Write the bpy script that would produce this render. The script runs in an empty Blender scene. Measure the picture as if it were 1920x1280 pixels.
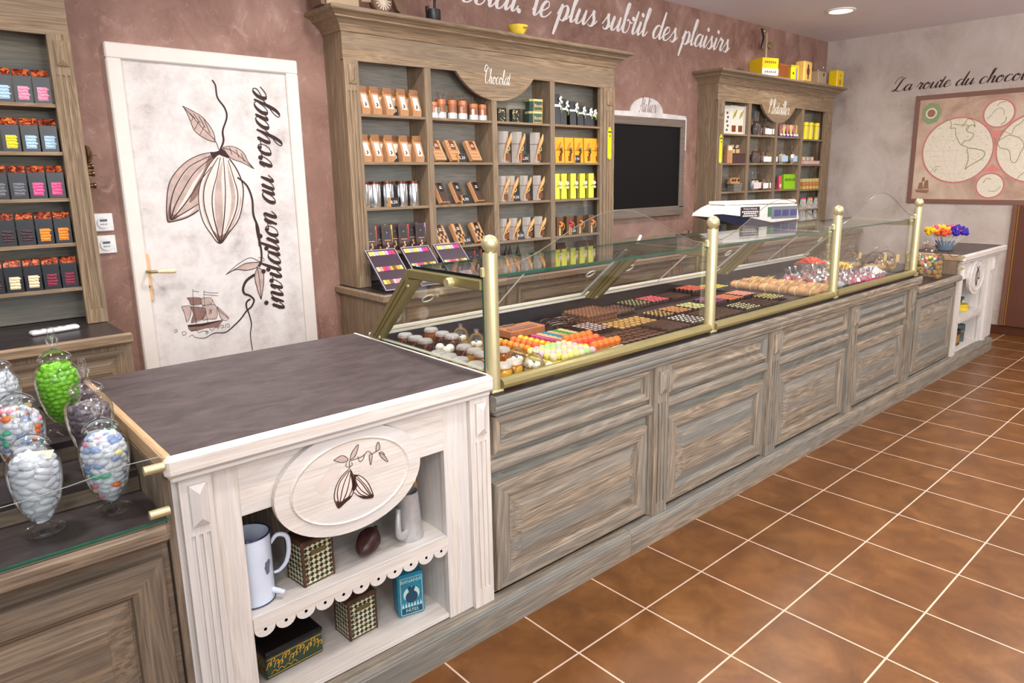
import bpy, bmesh, math, random
from mathutils import Vector, Matrix, noise
R_ = random.Random(7)
scene = bpy.context.scene
COL = scene.collection

# ------------------------------------------------------------------ camera
F_PX, CX, CY = 1308.75, 992.98, 602.69          # focal length and optical centre, pixels of a 1920x1280 frame
CAM = Vector((-1.454, -1.384, 1.519))
YAW, PITCH, ROLL = math.radians(42.264), math.radians(11.759), math.radians(-0.807)
fw = Vector((math.sin(YAW)*math.cos(PITCH), math.cos(YAW)*math.cos(PITCH), -math.sin(PITCH)))
rt0 = Vector((math.cos(YAW), -math.sin(YAW), 0)); up0 = rt0.cross(fw)
rt = math.cos(ROLL)*rt0 + math.sin(ROLL)*up0
up = -math.sin(ROLL)*rt0 + math.cos(ROLL)*up0
cam_d = bpy.data.cameras.new('camera'); cam = bpy.data.objects.new('camera', cam_d); COL.objects.link(cam)
cam.matrix_world = Matrix(((rt.x, up.x, -fw.x, CAM.x), (rt.y, up.y, -fw.y, CAM.y), (rt.z, up.z, -fw.z, CAM.z), (0, 0, 0, 1)))
cam_d.sensor_width = 36.0; cam_d.lens = F_PX*36/1920
cam_d.shift_x = (960-CX)/1920; cam_d.shift_y = (CY-640)/1920
cam_d.clip_start = 0.02; cam_d.clip_end = 60
scene.camera = cam
# ------------------------------------------------------------------ world, lights, exposure
world = bpy.data.worlds.new('world'); scene.world = world; world.use_nodes = True
bg = world.node_tree.nodes['Background']; bg.inputs[0].default_value = (0.97, 0.98, 1.0, 1); bg.inputs[1].default_value = .55
def area(name, loc, target, sx, sy, power, color=(1, 0.95, 0.88), shape='RECTANGLE', spread=180):
    d = bpy.data.lights.new(name, 'AREA'); d.shape = shape; d.size = sx; d.size_y = sy; d.energy = power; d.color = color
    d.spread = math.radians(spread)
    o = bpy.data.objects.new(name, d); COL.objects.link(o); o.location = loc
    o.rotation_euler = (Vector(target)-Vector(loc)).to_track_quat('-Z', 'Y').to_euler()
    return o
area('front_fill_light', (0.8, -4.6, 1.3), (4.6, 1.6, 2.6), 3.4, 1.8, 80, (1.0, 0.985, 0.98))  # unseen fill from the shop front, added to brighten the far ceiling
area('front_fill_light', (-3.2, -3.6, 2.1), (0.6, 1.2, 1.0), 3.0, 2.0, 70, (1.0, 0.985, 0.975))  # unseen soft fill behind the camera, standing in for window daylight
for i, (lx, ly, e) in enumerate([(-1.6, 0.9, 34), (0.2, 1.1, 34), (2.0, 1.1, 30), (-0.6, -0.7, 26), (1.4, -0.9, 20), (3.2, -0.9, 18), (4.6, -0.5, 16), (3.6, 1.0, 18)]):
    area('downlight_light', (lx, ly, 2.84), (lx, ly, 0), 0.22, 0.22, e, (1.0, 0.965, 0.92), 'DISK', 150)
area('flash_like_key_light', (-2.0, -1.7, 2.5), (1.3, 1.6, .9), .5, .5, 26, (1.0, .985, .97))  # added flash-like key near the camera, for contrast and glints
area('right_wall_fill_light', (3.9, -2.6, 2.35), (6.1, 1.2, 2.0), 1.4, .7, 58, (1.0, .985, .98))  # unseen fill added to brighten the right wall and ceiling
area('bounced_flash_fill_light', (-.9, -2.4, 1.9), (3.3, -.2, 2.86), .9, .9, 105, (1.0, .99, .99), spread=150)  # added bounced-flash fill near the camera, tilted up to lighten the ceiling
scene.view_settings.view_transform = 'Standard'; scene.view_settings.look = 'None'
scene.view_settings.exposure = -0.42; scene.view_settings.gamma = 1.0; scene.view_settings.use_curve_mapping = False
scene.cycles.transparent_max_bounces = 32

# ------------------------------------------------------------------ geometry helpers
def ray(u, v):
    a, b = (u-CX)/F_PX, (v-CY)/F_PX
    return rt*a - up*b + fw
def P(u, v, ax, val):
    d = ray(u, v); t = (val-CAM[ax])/d[ax]
    return CAM + d*t
def Z(x0, y0, s):
    return lambda u, v: (x0+u/s, y0+v/s)
def pts(s):
    return [tuple(float(c) for c in w.split(',')) for w in s.split()]

class MB:
    def __init__(self): self.v = []; self.f = []; self.m = []; self.M = None
    def add(self, vs, fs, mi=0):
        o = len(self.v)
        if self.M is not None: vs = [self.M @ Vector(p) for p in vs]
        self.v.extend(tuple(p) for p in vs)
        for f in fs: self.f.append(tuple(i+o for i in f)); self.m.append(mi)
        return self
    def box(self, x0, y0, z0, x1, y1, z1, b=0.0, mi=0):
        if x0 > x1: x0, x1 = x1, x0
        if y0 > y1: y0, y1 = y1, y0
        if z0 > z1: z0, z1 = z1, z0
        if b <= 0:
            vs = [(x, y, z) for x in (x0, x1) for y in (y0, y1) for z in (z0, z1)]
            return self.add(vs, [(0, 1, 3, 2), (4, 6, 7, 5), (0, 4, 5, 1), (2, 3, 7, 6), (0, 2, 6, 4), (1, 5, 7, 3)], mi)
        b = min(b, (x1-x0)/2.01, (y1-y0)/2.01, (z1-z0)/2.01)
        lo, hi = (x0, y0, z0), (x1, y1, z1); vs = []; ix = {}
        for c in [(i, j, k) for i in (0, 1) for j in (0, 1) for k in (0, 1)]:
            for a in range(3):
                p = [(hi if c[t] else lo)[t] + (0 if t == a else (-b if c[t] else b)) for t in range(3)]
                ix[c, a] = len(vs); vs.append(p)
        fs = []
        for a in range(3):
            o1, o2 = [t for t in range(3) if t != a]
            for s in (0, 1):
                q = []
                for (i, j) in ((0, 0), (1, 0), (1, 1), (0, 1)):
                    c = [0, 0, 0]; c[a] = s; c[o1] = i; c[o2] = j; q.append(ix[tuple(c), a])
                fs.append(q)
            for i in (0, 1):
                for j in (0, 1):
                    c0 = [0, 0, 0]; c0[o1] = i; c0[o2] = j; c1 = list(c0); c1[a] = 1
                    fs.append([ix[tuple(c0), o1], ix[tuple(c1), o1], ix[tuple(c1), o2], ix[tuple(c0), o2]])
        for c in [(i, j, k) for i in (0, 1) for j in (0, 1) for k in (0, 1)]: fs.append([ix[c, 0], ix[c, 1], ix[c, 2]])
        return self.add(vs, fs, mi)
    def prism(self, poly, ax, a0, a1, mi=0, cap=True):
        # poly: 2D outline in the two axes other than ax (in order)
        n = len(poly); vs = []
        for a in (a0, a1):
            for (p, q) in poly:
                vs.append({0: (a, p, q), 1: (p, a, q), 2: (p, q, a)}[ax])
        fs = [(i, (i+1) % n, n+(i+1) % n, n+i) for i in range(n)]
        if cap: fs += [tuple(range(n)), tuple(range(n, 2*n))]
        return self.add(vs, fs, mi)
    def lathe(self, prof, n=20, c=(0, 0, 0), mi=0, axis=2, arc=None):
        vs = []; fs = []
        for (r, h) in prof:
            for i in range(n):
                t = 2*math.pi*i/n; p, q = r*math.cos(t), r*math.sin(t)
                w = {2: (p, q, h), 1: (p, h, q), 0: (h, p, q)}[axis]
                vs.append((c[0]+w[0], c[1]+w[1], c[2]+w[2]))
        for k in range(len(prof)-1):
            for i in range(n):
                j = (i+1) % n; fs.append((k*n+i, k*n+j, (k+1)*n+j, (k+1)*n+i))
        if prof[0][0] > 1e-6: fs.append(tuple(range(n)))
        if prof[-1][0] > 1e-6: fs.append(tuple((len(prof)-1)*n+i for i in range(n)))
        return self.add(vs, fs, mi)
    def surf(self, prof, n=20, c=(0, 0, 0), mi=0):
        k0 = len(self.f); self.lathe(prof, n, c, mi)
        drop = (1 if prof[0][0] > 1e-6 else 0)+(1 if prof[-1][0] > 1e-6 else 0)
        if drop: self.f = self.f[:-drop]; self.m = self.m[:-drop]
        return self
    def ball(self, c, r, n=12, mi=0, s=(1, 1, 1)):
        k = max(4, n//2)
        prof = [(max(1e-7, math.sin(math.pi*i/k))*1.0, -math.cos(math.pi*i/k)) for i in range(k+1)]
        prof[0] = (0, -1); prof[-1] = (0, 1)
        t = MB(); t.lathe(prof, n)
        return self.add([(c[0]+p[0]*r*s[0], c[1]+p[1]*r*s[1], c[2]+p[2]*r*s[2]) for p in t.v], t.f, mi)
    def tube(self, path, r, n=8, mi=0, closed=False):
        path = [Vector(p) for p in path]
        if not closed and 4 <= len(path) < 12:
            m = len(path); q = 4; r0 = list(r) if isinstance(r, (list, tuple)) else [r]*m; np_, nr = [], []
            for i in range(m-1):
                a, b, c, d = path[max(i-1, 0)], path[i], path[i+1], path[min(i+2, m-1)]
                for t in range(q):
                    u = t/q; np_.append(0.5*((2*b)+(c-a)*u+(2*a-5*b+4*c-d)*u*u+(3*b-a-3*c+d)*u**3)); nr.append(r0[i]+(r0[i+1]-r0[i])*u)
            path = np_+[path[-1]]; r = nr+[r0[-1]]
        k = len(path)
        rs = r if isinstance(r, (list, tuple)) else [r]*k
        vs = []; fs = []; prev = None
        for i, p in enumerate(path):
            d = (path[(i+1) % k]-path[i-1]) if closed else (path[min(i+1, k-1)]-path[max(i-1, 0)])
            d.normalize()
            if prev is None: a = d.orthogonal().normalized()
            else:
                a = prev-d*prev.dot(d)
                a = a.normalized() if a.length > 1e-6 else d.orthogonal().normalized()
            prev = a; b = d.cross(a)
            for j in range(n):
                t = 2*math.pi*j/n; vs.append(p+(a*math.cos(t)+b*math.sin(t))*rs[i])
        for i in range(k if closed else k-1):
            for j in range(n):
                i2 = (i+1) % k; fs.append((i*n+j, i*n+(j+1) % n, i2*n+(j+1) % n, i2*n+j))
        if not closed: fs += [tuple(range(n)), tuple((k-1)*n+j for j in range(n))]
        return self.add(vs, fs, mi)
    def rings(self, x0, x1, z0, z1, prof, mi=0, vert=0):
        # concentric rectangles in the XZ plane: prof = [(inset, y), ...]; the last is capped
        vs = []; fs = []
        for (i, y) in prof: vs += [(x0+i, y, z0+i), (x1-i, y, z0+i), (x1-i, y, z1-i), (x0+i, y, z1-i)]
        for k in range(len(prof)-1):
            for j in range(4): fs.append((4*k+j, 4*k+(j+1) % 4, 4*k+4+(j+1) % 4, 4*k+4+j))
        k = len(prof)-1; fs.append((4*k, 4*k+1, 4*k+2, 4*k+3))
        self.add(vs, fs, mi); n0 = len(self.m)-len(fs)
        for i in range(4*vert):
            if i % 2: self.m[n0+i] = 1
        return self
    def hip(self, x0, x1, z0, z1, y, d):
        # elongated pyramid block standing proud of a face at y towards -Y
        xm = (x0+x1)/2; e = (x1-x0)*0.55
        b = y-d*0.35
        vs = [(x0, y, z0), (x1, y, z0), (x1, y, z1), (x0, y, z1), (x0, b, z0), (x1, b, z0), (x1, b, z1), (x0, b, z1), (xm, y-d, z0+e), (xm, y-d, z1-e)]
        return self.add(vs, [(0, 1, 5, 4), (1, 2, 6, 5), (2, 3, 7, 6), (3, 0, 4, 7), (4, 5, 8), (5, 6, 9, 8), (6, 7, 9), (7, 4, 8, 9)])
    def build(self, name, mats, parent=None, smooth=False, off=None, flip=True):
        if not isinstance(mats, (list, tuple)): mats = [mats]
        me = bpy.data.meshes.new(name)
        root = parent
        while root is not None and root.parent is not None: root = root.parent
        if off is None and root is not None and root.get('world_parts'): off = root.location
        vs = [(p[0]-off[0], p[1]-off[1], p[2]-off[2]) for p in self.v] if off is not None else self.v
        me.from_pydata(vs, [], self.f); me.update()
        for m in mats: me.materials.append(m)
        me.polygons.foreach_set('material_index', [min(i, len(mats)-1) for i in self.m])
        if flip:
            bm = bmesh.new(); bm.from_mesh(me); bmesh.ops.recalc_face_normals(bm, faces=bm.faces); bm.to_mesh(me); bm.free()
        if smooth:
            me.polygons.foreach_set('use_smooth', [True]*len(me.polygons))
            try: me.set_sharp_from_angle(angle=math.radians(smooth if smooth is not True else 40))
            except Exception: pass
        o = bpy.data.objects.new(name, me); COL.objects.link(o)
        if parent is not None: o.parent = parent
        return o

def thing(name, label, cat, loc=(0, 0, 0), rz=0.0, group=None, world=False):
    o = bpy.data.objects.new(name, None); COL.objects.link(o); o.empty_display_size = 0.05
    o.location = loc; o.rotation_euler = (0, 0, rz); o['label'] = label; o['category'] = cat
    if group: o['group'] = group
    if world: o['world_parts'] = 1
    return o
def tag(o, label, cat, group=None, kind=None):
    o['label'] = label; o['category'] = cat
    if group: o['group'] = group
    if kind: o['kind'] = kind
    return o
def dup(root, loc=None, rz=None, label=None, group=None, rot=None, scale=None):
    r = root.copy(); COL.objects.link(r)
    if loc is not None: r.location = loc
    if rz is not None: r.rotation_euler = (0, 0, rz)
    if rot is not None: r.rotation_euler = rot
    if scale is not None: r.scale = scale
    if label: r['label'] = label
    if group: r['group'] = group
    for ch in list(root.children):
        c = ch.copy(); COL.objects.link(c); c.parent = r
        for g in ch.children:
            d = g.copy(); COL.objects.link(d); d.parent = c
    return r
def struct(name, mb, mats, parent=None, smooth=False):
    o = mb.build(name, mats, parent, smooth)
    if parent is None: o['kind'] = 'structure'
    return o
ORD = ['first', 'second', 'third', 'fourth', 'fifth', 'sixth', 'seventh', 'eighth', 'ninth', 'tenth', 'eleventh', 'twelfth']
def nth(i, n, side='from the left'):
    if n == 1: return 'the only'
    if i == 0: return 'leftmost'
    if i == n-1: return 'rightmost'
    return ORD[i]
# ------------------------------------------------------------------ painted strokes and script lettering
def catmull(p, k=6):
    if len(p) < 3: return [(p[0][0]+(p[1][0]-p[0][0])*t/k, p[0][1]+(p[1][1]-p[0][1])*t/k) for t in range(k+1)]
    q = [p[0]]+list(p)+[p[-1]]; out = []
    for i in range(1, len(q)-2):
        for t in range(k):
            u = t/k; a, b, c, d = q[i-1], q[i], q[i+1], q[i+2]
            out.append(tuple(0.5*((2*b[j])+(-a[j]+c[j])*u+(2*a[j]-5*b[j]+4*c[j]-d[j])*u*u+(-a[j]+3*b[j]-3*c[j]+d[j])*u**3) for j in (0, 1)))
    out.append(p[-1]); return out
def ribbon(mb, p, wf, place, mi=0, lift=0.0, k=6):
    """p: 2D polyline; wf(t, dx, dy) -> width; place(u, v, lift) -> 3D"""
    c = catmull(p, k); n = len(c); L = []; Rr = []
    for i in range(n):
        a, b = c[max(i-1, 0)], c[min(i+1, n-1)]; dx, dy = b[0]-a[0], b[1]-a[1]; l = math.hypot(dx, dy) or 1e-9
        dx /= l; dy /= l; w = wf(i/(n-1), dx, dy)/2
        li = lift+.0005*i/n; L.append(place(c[i][0]-dy*w, c[i][1]+dx*w, li)); Rr.append(place(c[i][0]+dy*w, c[i][1]-dx*w, li))
    mb.add(L+Rr, [(i, i+1, n+i+1, n+i) for i in range(n-1)], mi)
def blob(mb, p, place, mi=0, lift=0.0, k=5, smooth=True):
    c = catmull(list(p)+[p[0]], k)[:-1] if smooth else p
    from mathutils.geometry import tessellate_polygon
    tri = tessellate_polygon([[Vector((a[0], a[1], 0)) for a in c]])
    mb.add([place(a[0], a[1], lift) for a in c], [tuple(t) for t in tri], mi)
def taper(w0, w1=None):
    w1 = w0 if w1 is None else w1
    return lambda t, dx, dy: w0+(w1-w0)*t
BOWL = '0.85,.8 .62,1 .32,.86 .13,.45 .2,.08 .42,0 .65,.25 .86,.8'
GLY = {
 'a': (1.12, BOWL+'|.92,1 .83,.4 .87,.06 1,.03 1.2,.35'),
 'b': (1.02, '0,.3 .3,1.3 .42,2 .3,2.1 .2,1.8 .17,.5 .25,.08 .5,0 .72,.25 .75,.65 .6,.95 .42,.85|.68,.85 .85,.75 1.02,.8'),
 'c': (.92, '.78,.75 .7,.97 .45,1 .2,.75 .13,.35 .25,.05 .5,0 .75,.15 .98,.45'),
 'd': (1.15, BOWL+'|1.05,2.1 .92,1 .86,.3 .92,.04 1.05,.05 1.25,.38'),
 'e': (.9, '0,.25 .4,.45 .68,.7 .62,.97 .4,1 .18,.7 .14,.3 .28,.03 .52,0 .75,.15 .97,.42'),
 'g': (1.12, BOWL+'|.92,1 .83,0 .7,-.7 .45,-1 .25,-.85 .4,-.5 .8,-.1 1.2,.35'),
 'h': (1.02, '0,.3 .3,1.2 .45,2 .32,2.1 .22,1.8 .15,0|.15,0 .28,.6 .52,1 .7,.88 .67,.4 .72,.06 .85,.03 1.08,.35'),
 'i': (.55, '0,.35 .24,1 .17,.3 .24,.03 .36,.05 .58,.38|.3,1.5 .31,1.52'),
 'l': (.55, '0,.3 .3,1.1 .48,1.9 .38,2.1 .26,1.9 .18,1 .17,.25 .25,.02 .4,.06 .6,.38'),
 'n': (1.08, '0,.5 .1,.9 .22,1 .23,.8 .15,0|.15,0 .3,.65 .55,1 .73,.9 .69,.35 .75,.04 .88,.05 1.12,.38'),
 'o': (.95, '.5,1 .25,.9 .1,.5 .2,.08 .45,0 .7,.2 .78,.6 .65,.93 .45,1 .5,.8 .75,.75 1,.8'),
 'p': (1.05, '0,.35 .27,1.05 .19,.2 .02,-1|.16,.2 .35,.8 .6,1 .8,.8 .78,.35 .6,.02 .4,0 .25,.12|.6,.02 .88,.15 1.07,.4'),
 'r': (.85, '0,.4 .26,1.08 .36,.9 .55,.95 .62,.85 .5,.3 .55,.05 .7,.05 .9,.38'),
 's': (.82, '0,.3 .3,.8 .42,1.08 .45,.8 .6,.4 .5,.05 .25,-.02 .1,.12|.5,.03 .75,.2 .9,.42'),
 't': (.6, '.38,1.7 .24,.7 .2,.2 .28,.02 .42,.05 .64,.38|0,1.08 .55,1.13'),
 'u': (1.1, '0,.4 .22,1 .13,.35 .2,.03 .42,.05 .65,.4 .82,1|.84,1 .76,.3 .82,.03 .95,.05 1.15,.38'),
 'v': (.98, '0,.6 .12,.95 .25,.9 .22,.3 .32,.02 .55,.1 .75,.5 .78,.9 .66,1.02 .6,.85 .8,.75 1.02,.8'),
 'y': (1.08, '0,.4 .22,1 .13,.35 .2,.03 .42,.05 .65,.4 .82,1|.84,1 .75,.1 .62,-.7 .4,-1 .22,-.85 .35,-.5 .75,-.1 1.12,.38'),
 ':': (.55, '.25,.95 .26,.97|.15,.08 .16,.1'), '.': (.4, '.15,.05 .16,.07'), ' ': (.62, ''),
 'C': (1.15, '1,1.6 .95,2 .65,2.2 .3,1.8 .1,.9 .25,.15 .6,0 .9,.2 1.15,.5|.65,2.2 .2,2.55 -.2,2.3 -.25,1.8 0,1.6 .15,1.8'),
 'L': (1.3, '-.25,1.2 -.2,1.85 .2,2.25 .5,2.15|.95,2.1 .62,1.85 .4,1 .2,.25 -.1,0 -.25,.15 -.05,.3 .35,.12 .8,-.02 1.1,.1 1.3,.45'),
 'A': (1.15, '-.2,.15 .1,0 .45,.8 .9,2.2 .84,.8 .88,.05 1.15,.2|.25,.8 .98,.85'),
 'P': (1.05, '.4,2 .28,1 .1,0|-.1,1.4 .05,2 .6,2.2 .85,1.75 .6,1.25 .3,1.2'),
 'B': (1.1, '.4,2 .28,1 .1,0|-.1,1.4 .05,2 .6,2.2 .85,1.75 .6,1.25 .3,1.15 .72,1 .88,.5 .6,.05 .2,0 0,.2'),
}
def script_len(s): return sum(GLY[c][0] for c in s)
def script(mb, s, place, thick=.2, thin=.05, slant=.3, mi=0, sy=1.0):
    x = 0.0; n = 0
    def wf(t, dx, dy):
        e = min(1, 6*t, 6*(1-t))
        return thin+(thick-thin)*(max(0, -dy)**1.2)*(.35+.65*e)
    for ch in s:
        adv, st = GLY[ch]
        for stroke in (st.split('|') if st else []):
            p = [(x+a+slant*b*sy, b*sy) for a, b in pts(stroke)]; n += 1
            lift = 0.00052*(n % 4)
            if len(p) == 2:
                blob(mb, [(p[0][0]+thick*.62*math.cos(k*math.pi/4), p[0][1]+thick*.62*math.sin(k*math.pi/4)) for k in range(8)], place, mi, lift)
            else: ribbon(mb, p, wf, place, mi, lift, 5)
        x += adv
    return x
def font_mesh(text, size, align='CENTER'):
    c = bpy.data.curves.new('text', 'FONT'); c.body = text; c.size = size; c.align_x = align; c.align_y = 'CENTER'; c.resolution_u = 2
    o = bpy.data.objects.new('text', c); COL.objects.link(o); bpy.context.view_layer.update()
    me = bpy.data.meshes.new_from_object(o.evaluated_get(bpy.context.evaluated_depsgraph_get()))
    out = ([tuple(v.co) for v in me.vertices], [tuple(p.vertices) for p in me.polygons])
    bpy.data.objects.remove(o); bpy.data.curves.remove(c); bpy.data.meshes.remove(me)
    return out
def letters(mb, text, size, M, mi=0, sx=1.0):
    v, f = font_mesh(text, size)
    mb.add([M @ Vector((a*sx, b, 0)) for a, b, _ in v], f, mi)
FRONT = Matrix(((1, 0, 0, 0), (0, 0, -1, 0), (0, 1, 0, 0), (0, 0, 0, 1)))   # text plane -> facing -Y
def front(x, y, z): return Matrix.Translation((x, y, z)) @ FRONT
# ------------------------------------------------------------------ materials
def lin(c):
    c = c/255.0
    return c/12.92 if c <= 0.04045 else ((c+0.055)/1.055)**2.4
def rgb(r, g, b): return (lin(r), lin(g), lin(b), 1)
class NT:
    def __init__(self, name):
        self.mat = bpy.data.materials.new(name); self.mat.use_nodes = True; self.t = self.mat.node_tree; self.t.nodes.clear()
        self.out = self.n('ShaderNodeOutputMaterial')
    def n(self, typ, **kw):
        x = self.t.nodes.new(typ)
        for k, v in kw.items():
            setattr(x, k, v)
        return x
    def l(self, a, b): self.t.links.new(a, b)
    def bsdf(self, rough=.5, metal=0.0, spec=.5):
        b = self.n('ShaderNodeBsdfPrincipled'); b.inputs['Roughness'].default_value = rough; b.inputs['Metallic'].default_value = metal
        b.inputs['Specular IOR Level'].default_value = spec; self.l(b.outputs[0], self.out.inputs[0]); return b
    def coord(self, kind='Object', scale=(1, 1, 1), jitter=0.0):
        c = self.n('ShaderNodeTexCoord'); m = self.n('ShaderNodeMapping'); m.inputs['Scale'].default_value = scale
        src = c.outputs[kind]
        if jitter:
            oi = self.n('ShaderNodeObjectInfo'); v = self.n('ShaderNodeVectorMath', operation='SCALE'); v.inputs[0].default_value = (jitter, jitter*.7, jitter*1.3)
            self.l(oi.outputs['Random'], v.inputs['Scale']); a = self.n('ShaderNodeVectorMath', operation='ADD')
            self.l(src, a.inputs[0]); self.l(v.outputs[0], a.inputs[1]); src = a.outputs[0]
        self.l(src, m.inputs[0]); return m.outputs[0]
    def noise(self, vec, scale=5, detail=4, rough=.55, dist=0.0):
        x = self.n('ShaderNodeTexNoise'); x.inputs['Scale'].default_value = scale; x.inputs['Detail'].default_value = detail
        x.inputs['Roughness'].default_value = rough; x.inputs['Distortion'].default_value = dist
        if vec is not None: self.l(vec, x.inputs['Vector'])
        return x.outputs['Fac']
    def ramp(self, fac, stops, interp='LINEAR'):
        r = self.n('ShaderNodeValToRGB'); r.color_ramp.interpolation = interp; e = r.color_ramp.elements
        while len(e) < len(stops): e.new(0.5)
        for x, (p, c) in zip(e, stops): x.position = p; x.color = c
        self.l(fac, r.inputs[0]); return r.outputs[0]
    def mix(self, fac, a, b, blend='MIX'):
        m = self.n('ShaderNodeMix', data_type='RGBA', blend_type=blend)
        if isinstance(fac, float): m.inputs[0].default_value = fac
        else: self.l(fac, m.inputs[0])
        for i, v in ((6, a), (7, b)):
            if isinstance(v, tuple): m.inputs[i].default_value = v
            else: self.l(v, m.inputs[i])
        return m.outputs[2]
    def bump(self, fac, bsdf, strength=.2, dist=.002):
        b = self.n('ShaderNodeBump'); b.inputs['Strength'].default_value = strength; b.inputs['Distance'].default_value = dist
        self.l(fac, b.inputs['Height']); self.l(b.outputs[0], bsdf.inputs['Normal'])
MATS = {}
def plain(name, c, rough=.5, metal=0.0, spec=.5, var=.0, scale=60):
    if name in MATS: return MATS[name]
    t = NT(name); b = t.bsdf(rough, metal, spec)
    v = var or .06
    f = t.noise(t.coord('Object', (1, 1, 1)), scale, 3)
    lo = tuple(x*(1-v) for x in c[:3])+(1,); hi = tuple(min(1, x*(1+v)) for x in c[:3])+(1,)
    t.l(t.ramp(f, [(.3, lo), (.7, hi)]), b.inputs['Base Color'])
    MATS[name] = t.mat; return t.mat
def wood(name, axis, c_dark, c_mid, c_light, c_tint, rough=.5, ring=1.0):
    """brushed, stained softwood: long streaks along the grain, flame figure, a few knots"""
    t = NT(name); b = t.bsdf(rough, 0, .22)
    ax = 'XYZ'.index(axis)
    sc = [52, 52, 52]; sc[ax] = 1.7
    fine = t.noise(t.coord('Object', tuple(sc), 3.0), 3.2, 5, .65, .4)
    sb = [5.5, 5.5, 5.5]; sb[ax] = .55
    vec = t.coord('Object', tuple(sb), 5.0)
    warp = t.noise(vec, 1.5, 2, .5, .3)
    m = t.n('ShaderNodeMath', operation='MULTIPLY'); t.l(warp, m.inputs[0]); m.inputs[1].default_value = 17*ring
    s = t.n('ShaderNodeMath', operation='SINE'); m2 = t.n('ShaderNodeMath', operation='MULTIPLY'); t.l(m.outputs[0], m2.inputs[0]); m2.inputs[1].default_value = 6.283
    t.l(m2.outputs[0], s.inputs[0])
    rings = t.n('ShaderNodeMapRange'); t.l(s.outputs[0], rings.inputs[0]); rings.inputs[1].default_value = -1; rings.inputs[2].default_value = 1
    broad = t.noise(t.coord('Object', tuple(x*.16 for x in sc), 4.0), 1.6, 3, .5, .2)
    col = t.ramp(fine, [(.28, c_dark), (.5, c_mid), (.72, c_light)])
    col = t.mix(t.ramp(rings.outputs[0], [(.02, (.20, .20, .20, 1)), (.26, (0, 0, 0, 1))]), t.mix(t.ramp(rings.outputs[0], [(.72, (0, 0, 0, 1)), (.98, (.30, .30, .30, 1))]), col, c_light), c_dark)
    col = t.mix(t.ramp(broad, [(.42, (0, 0, 0, 1)), (.68, (.75, .75, .75, 1))]), col, c_tint)
    t.l(col, b.inputs['Base Color']); t.bump(fine, b, .12, .002)
    return t.mat
# grey-brown patinated pine (counters), browner pine (wall cabinets), white-limed pine
GD, GM, GL, GT = rgb(92, 82, 72), rgb(136, 124, 109), rgb(186, 168, 145), rgb(116, 121, 119)
W_GREY_H = wood('grey_stained_pine_horizontal', 'X', GD, GM, GL, GT); W_GREY_V = wood('grey_stained_pine_vertical', 'Z', GD, GM, GL, GT)
BD, BM, BL, BT = rgb(104, 85, 66), rgb(142, 120, 96), rgb(175, 152, 125), rgb(126, 112, 96)
W_BRN_H = wood('brown_stained_pine_horizontal', 'X', BD, BM, BL, BT); W_BRN_V = wood('brown_stained_pine_vertical', 'Z', BD, BM, BL, BT)
SD, SM, SL, ST = rgb(116, 110, 100), rgb(152, 146, 134), rgb(176, 164, 146), rgb(128, 133, 132)
W_BLUE = wood('blue_green_washed_pine', 'X', rgb(84, 82, 76), rgb(122, 122, 114), rgb(160, 152, 138), rgb(108, 118, 116))
W_BACK = wood('blue_grey_stained_boards', 'X', SD, SM, SL, ST)
WD, WM_, WL, WT = rgb(194, 184, 174), rgb(214, 206, 198), rgb(227, 221, 215), rgb(206, 205, 205)
W_WHT_H = wood('white_limed_pine_horizontal', 'X', WD, WM_, WL, WT, .45, .7); W_WHT_V = wood('white_limed_pine_vertical', 'Z', WD, WM_, WL, WT, .45, .7)
TD, TM, TL, TT = rgb(160, 125, 90), rgb(196, 162, 124), rgb(214, 184, 148), rgb(186, 156, 124)
W_TAN_X = wood('honey_pine_edge_long', 'X', TD, TM, TL, TT, .4, .6); W_TAN_Y = wood('honey_pine_edge_deep', 'Y', TD, TM, TL, TT, .4, .6)
def laminate(name, a, b_, rough):
    t = NT(name); b = t.bsdf(rough, 0, .5)
    f = t.noise(t.coord('Object', (1, 2.2, 1)), 9, 8, .65, .6); g = t.noise(t.coord('Object', (9, 30, 9)), 2.2, 5, .6, .6)
    c = t.mix(t.ramp(f, [(.35, (0, 0, 0, 1)), (.75, (1, 1, 1, 1))]), a, b_)
    c = t.mix(t.ramp(g, [(.66, (0, 0, 0, 1)), (.82, (.45, .45, .45, 1))]), c, rgb(150, 138, 138))
    t.l(c, b.inputs['Base Color']); return t.mat
SLATE = laminate('slate_laminate', rgb(58, 50, 52), rgb(92, 81, 82), .45)
SLATE_D = laminate('dark_slate_laminate', rgb(44, 38, 40), rgb(62, 55, 57), .35)
def stucco(name, cols, scale, rough=.55, b_strength=.25, streak=(0, 0, 0, 1)):
    t = NT(name); b = t.bsdf(rough, 0, .3); v = t.coord('Object', (1, 1, .8))
    f = t.noise(v, scale, 9, .66, .5); g = t.noise(v, scale*.33, 4, .5, .8); h = t.noise(v, scale*3.2, 8, .72, 1.6)
    c = t.ramp(f, [(.3, cols[0]), (.47, cols[1]), (.6, cols[2]), (.78, cols[3])])
    c = t.mix(t.ramp(g, [(.35, (0, 0, 0, 1)), (.7, (.65, .65, .65, 1))]), c, cols[1])
    c = t.mix(t.ramp(h, [(.55, (0, 0, 0, 1)), (.78, (.55, .55, .55, 1))]), c, cols[3])
    t.l(c, b.inputs['Base Color']); t.bump(h, b, b_strength, .004); return t.mat
TERRA = stucco('terracotta_waxed_plaster', [rgb(118, 86, 74), rgb(146, 112, 100), rgb(164, 130, 118), rgb(206, 176, 166)], 4.2)
GREYP = stucco('pale_grey_plaster', [rgb(150, 134, 126), rgb(190, 176, 168), rgb(202, 190, 183), rgb(214, 204, 198)], 2.6, .6, .12)
CEIL = plain('ceiling_paint', rgb(236, 228, 234), .8, 0, .2, .02, 3)
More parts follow.
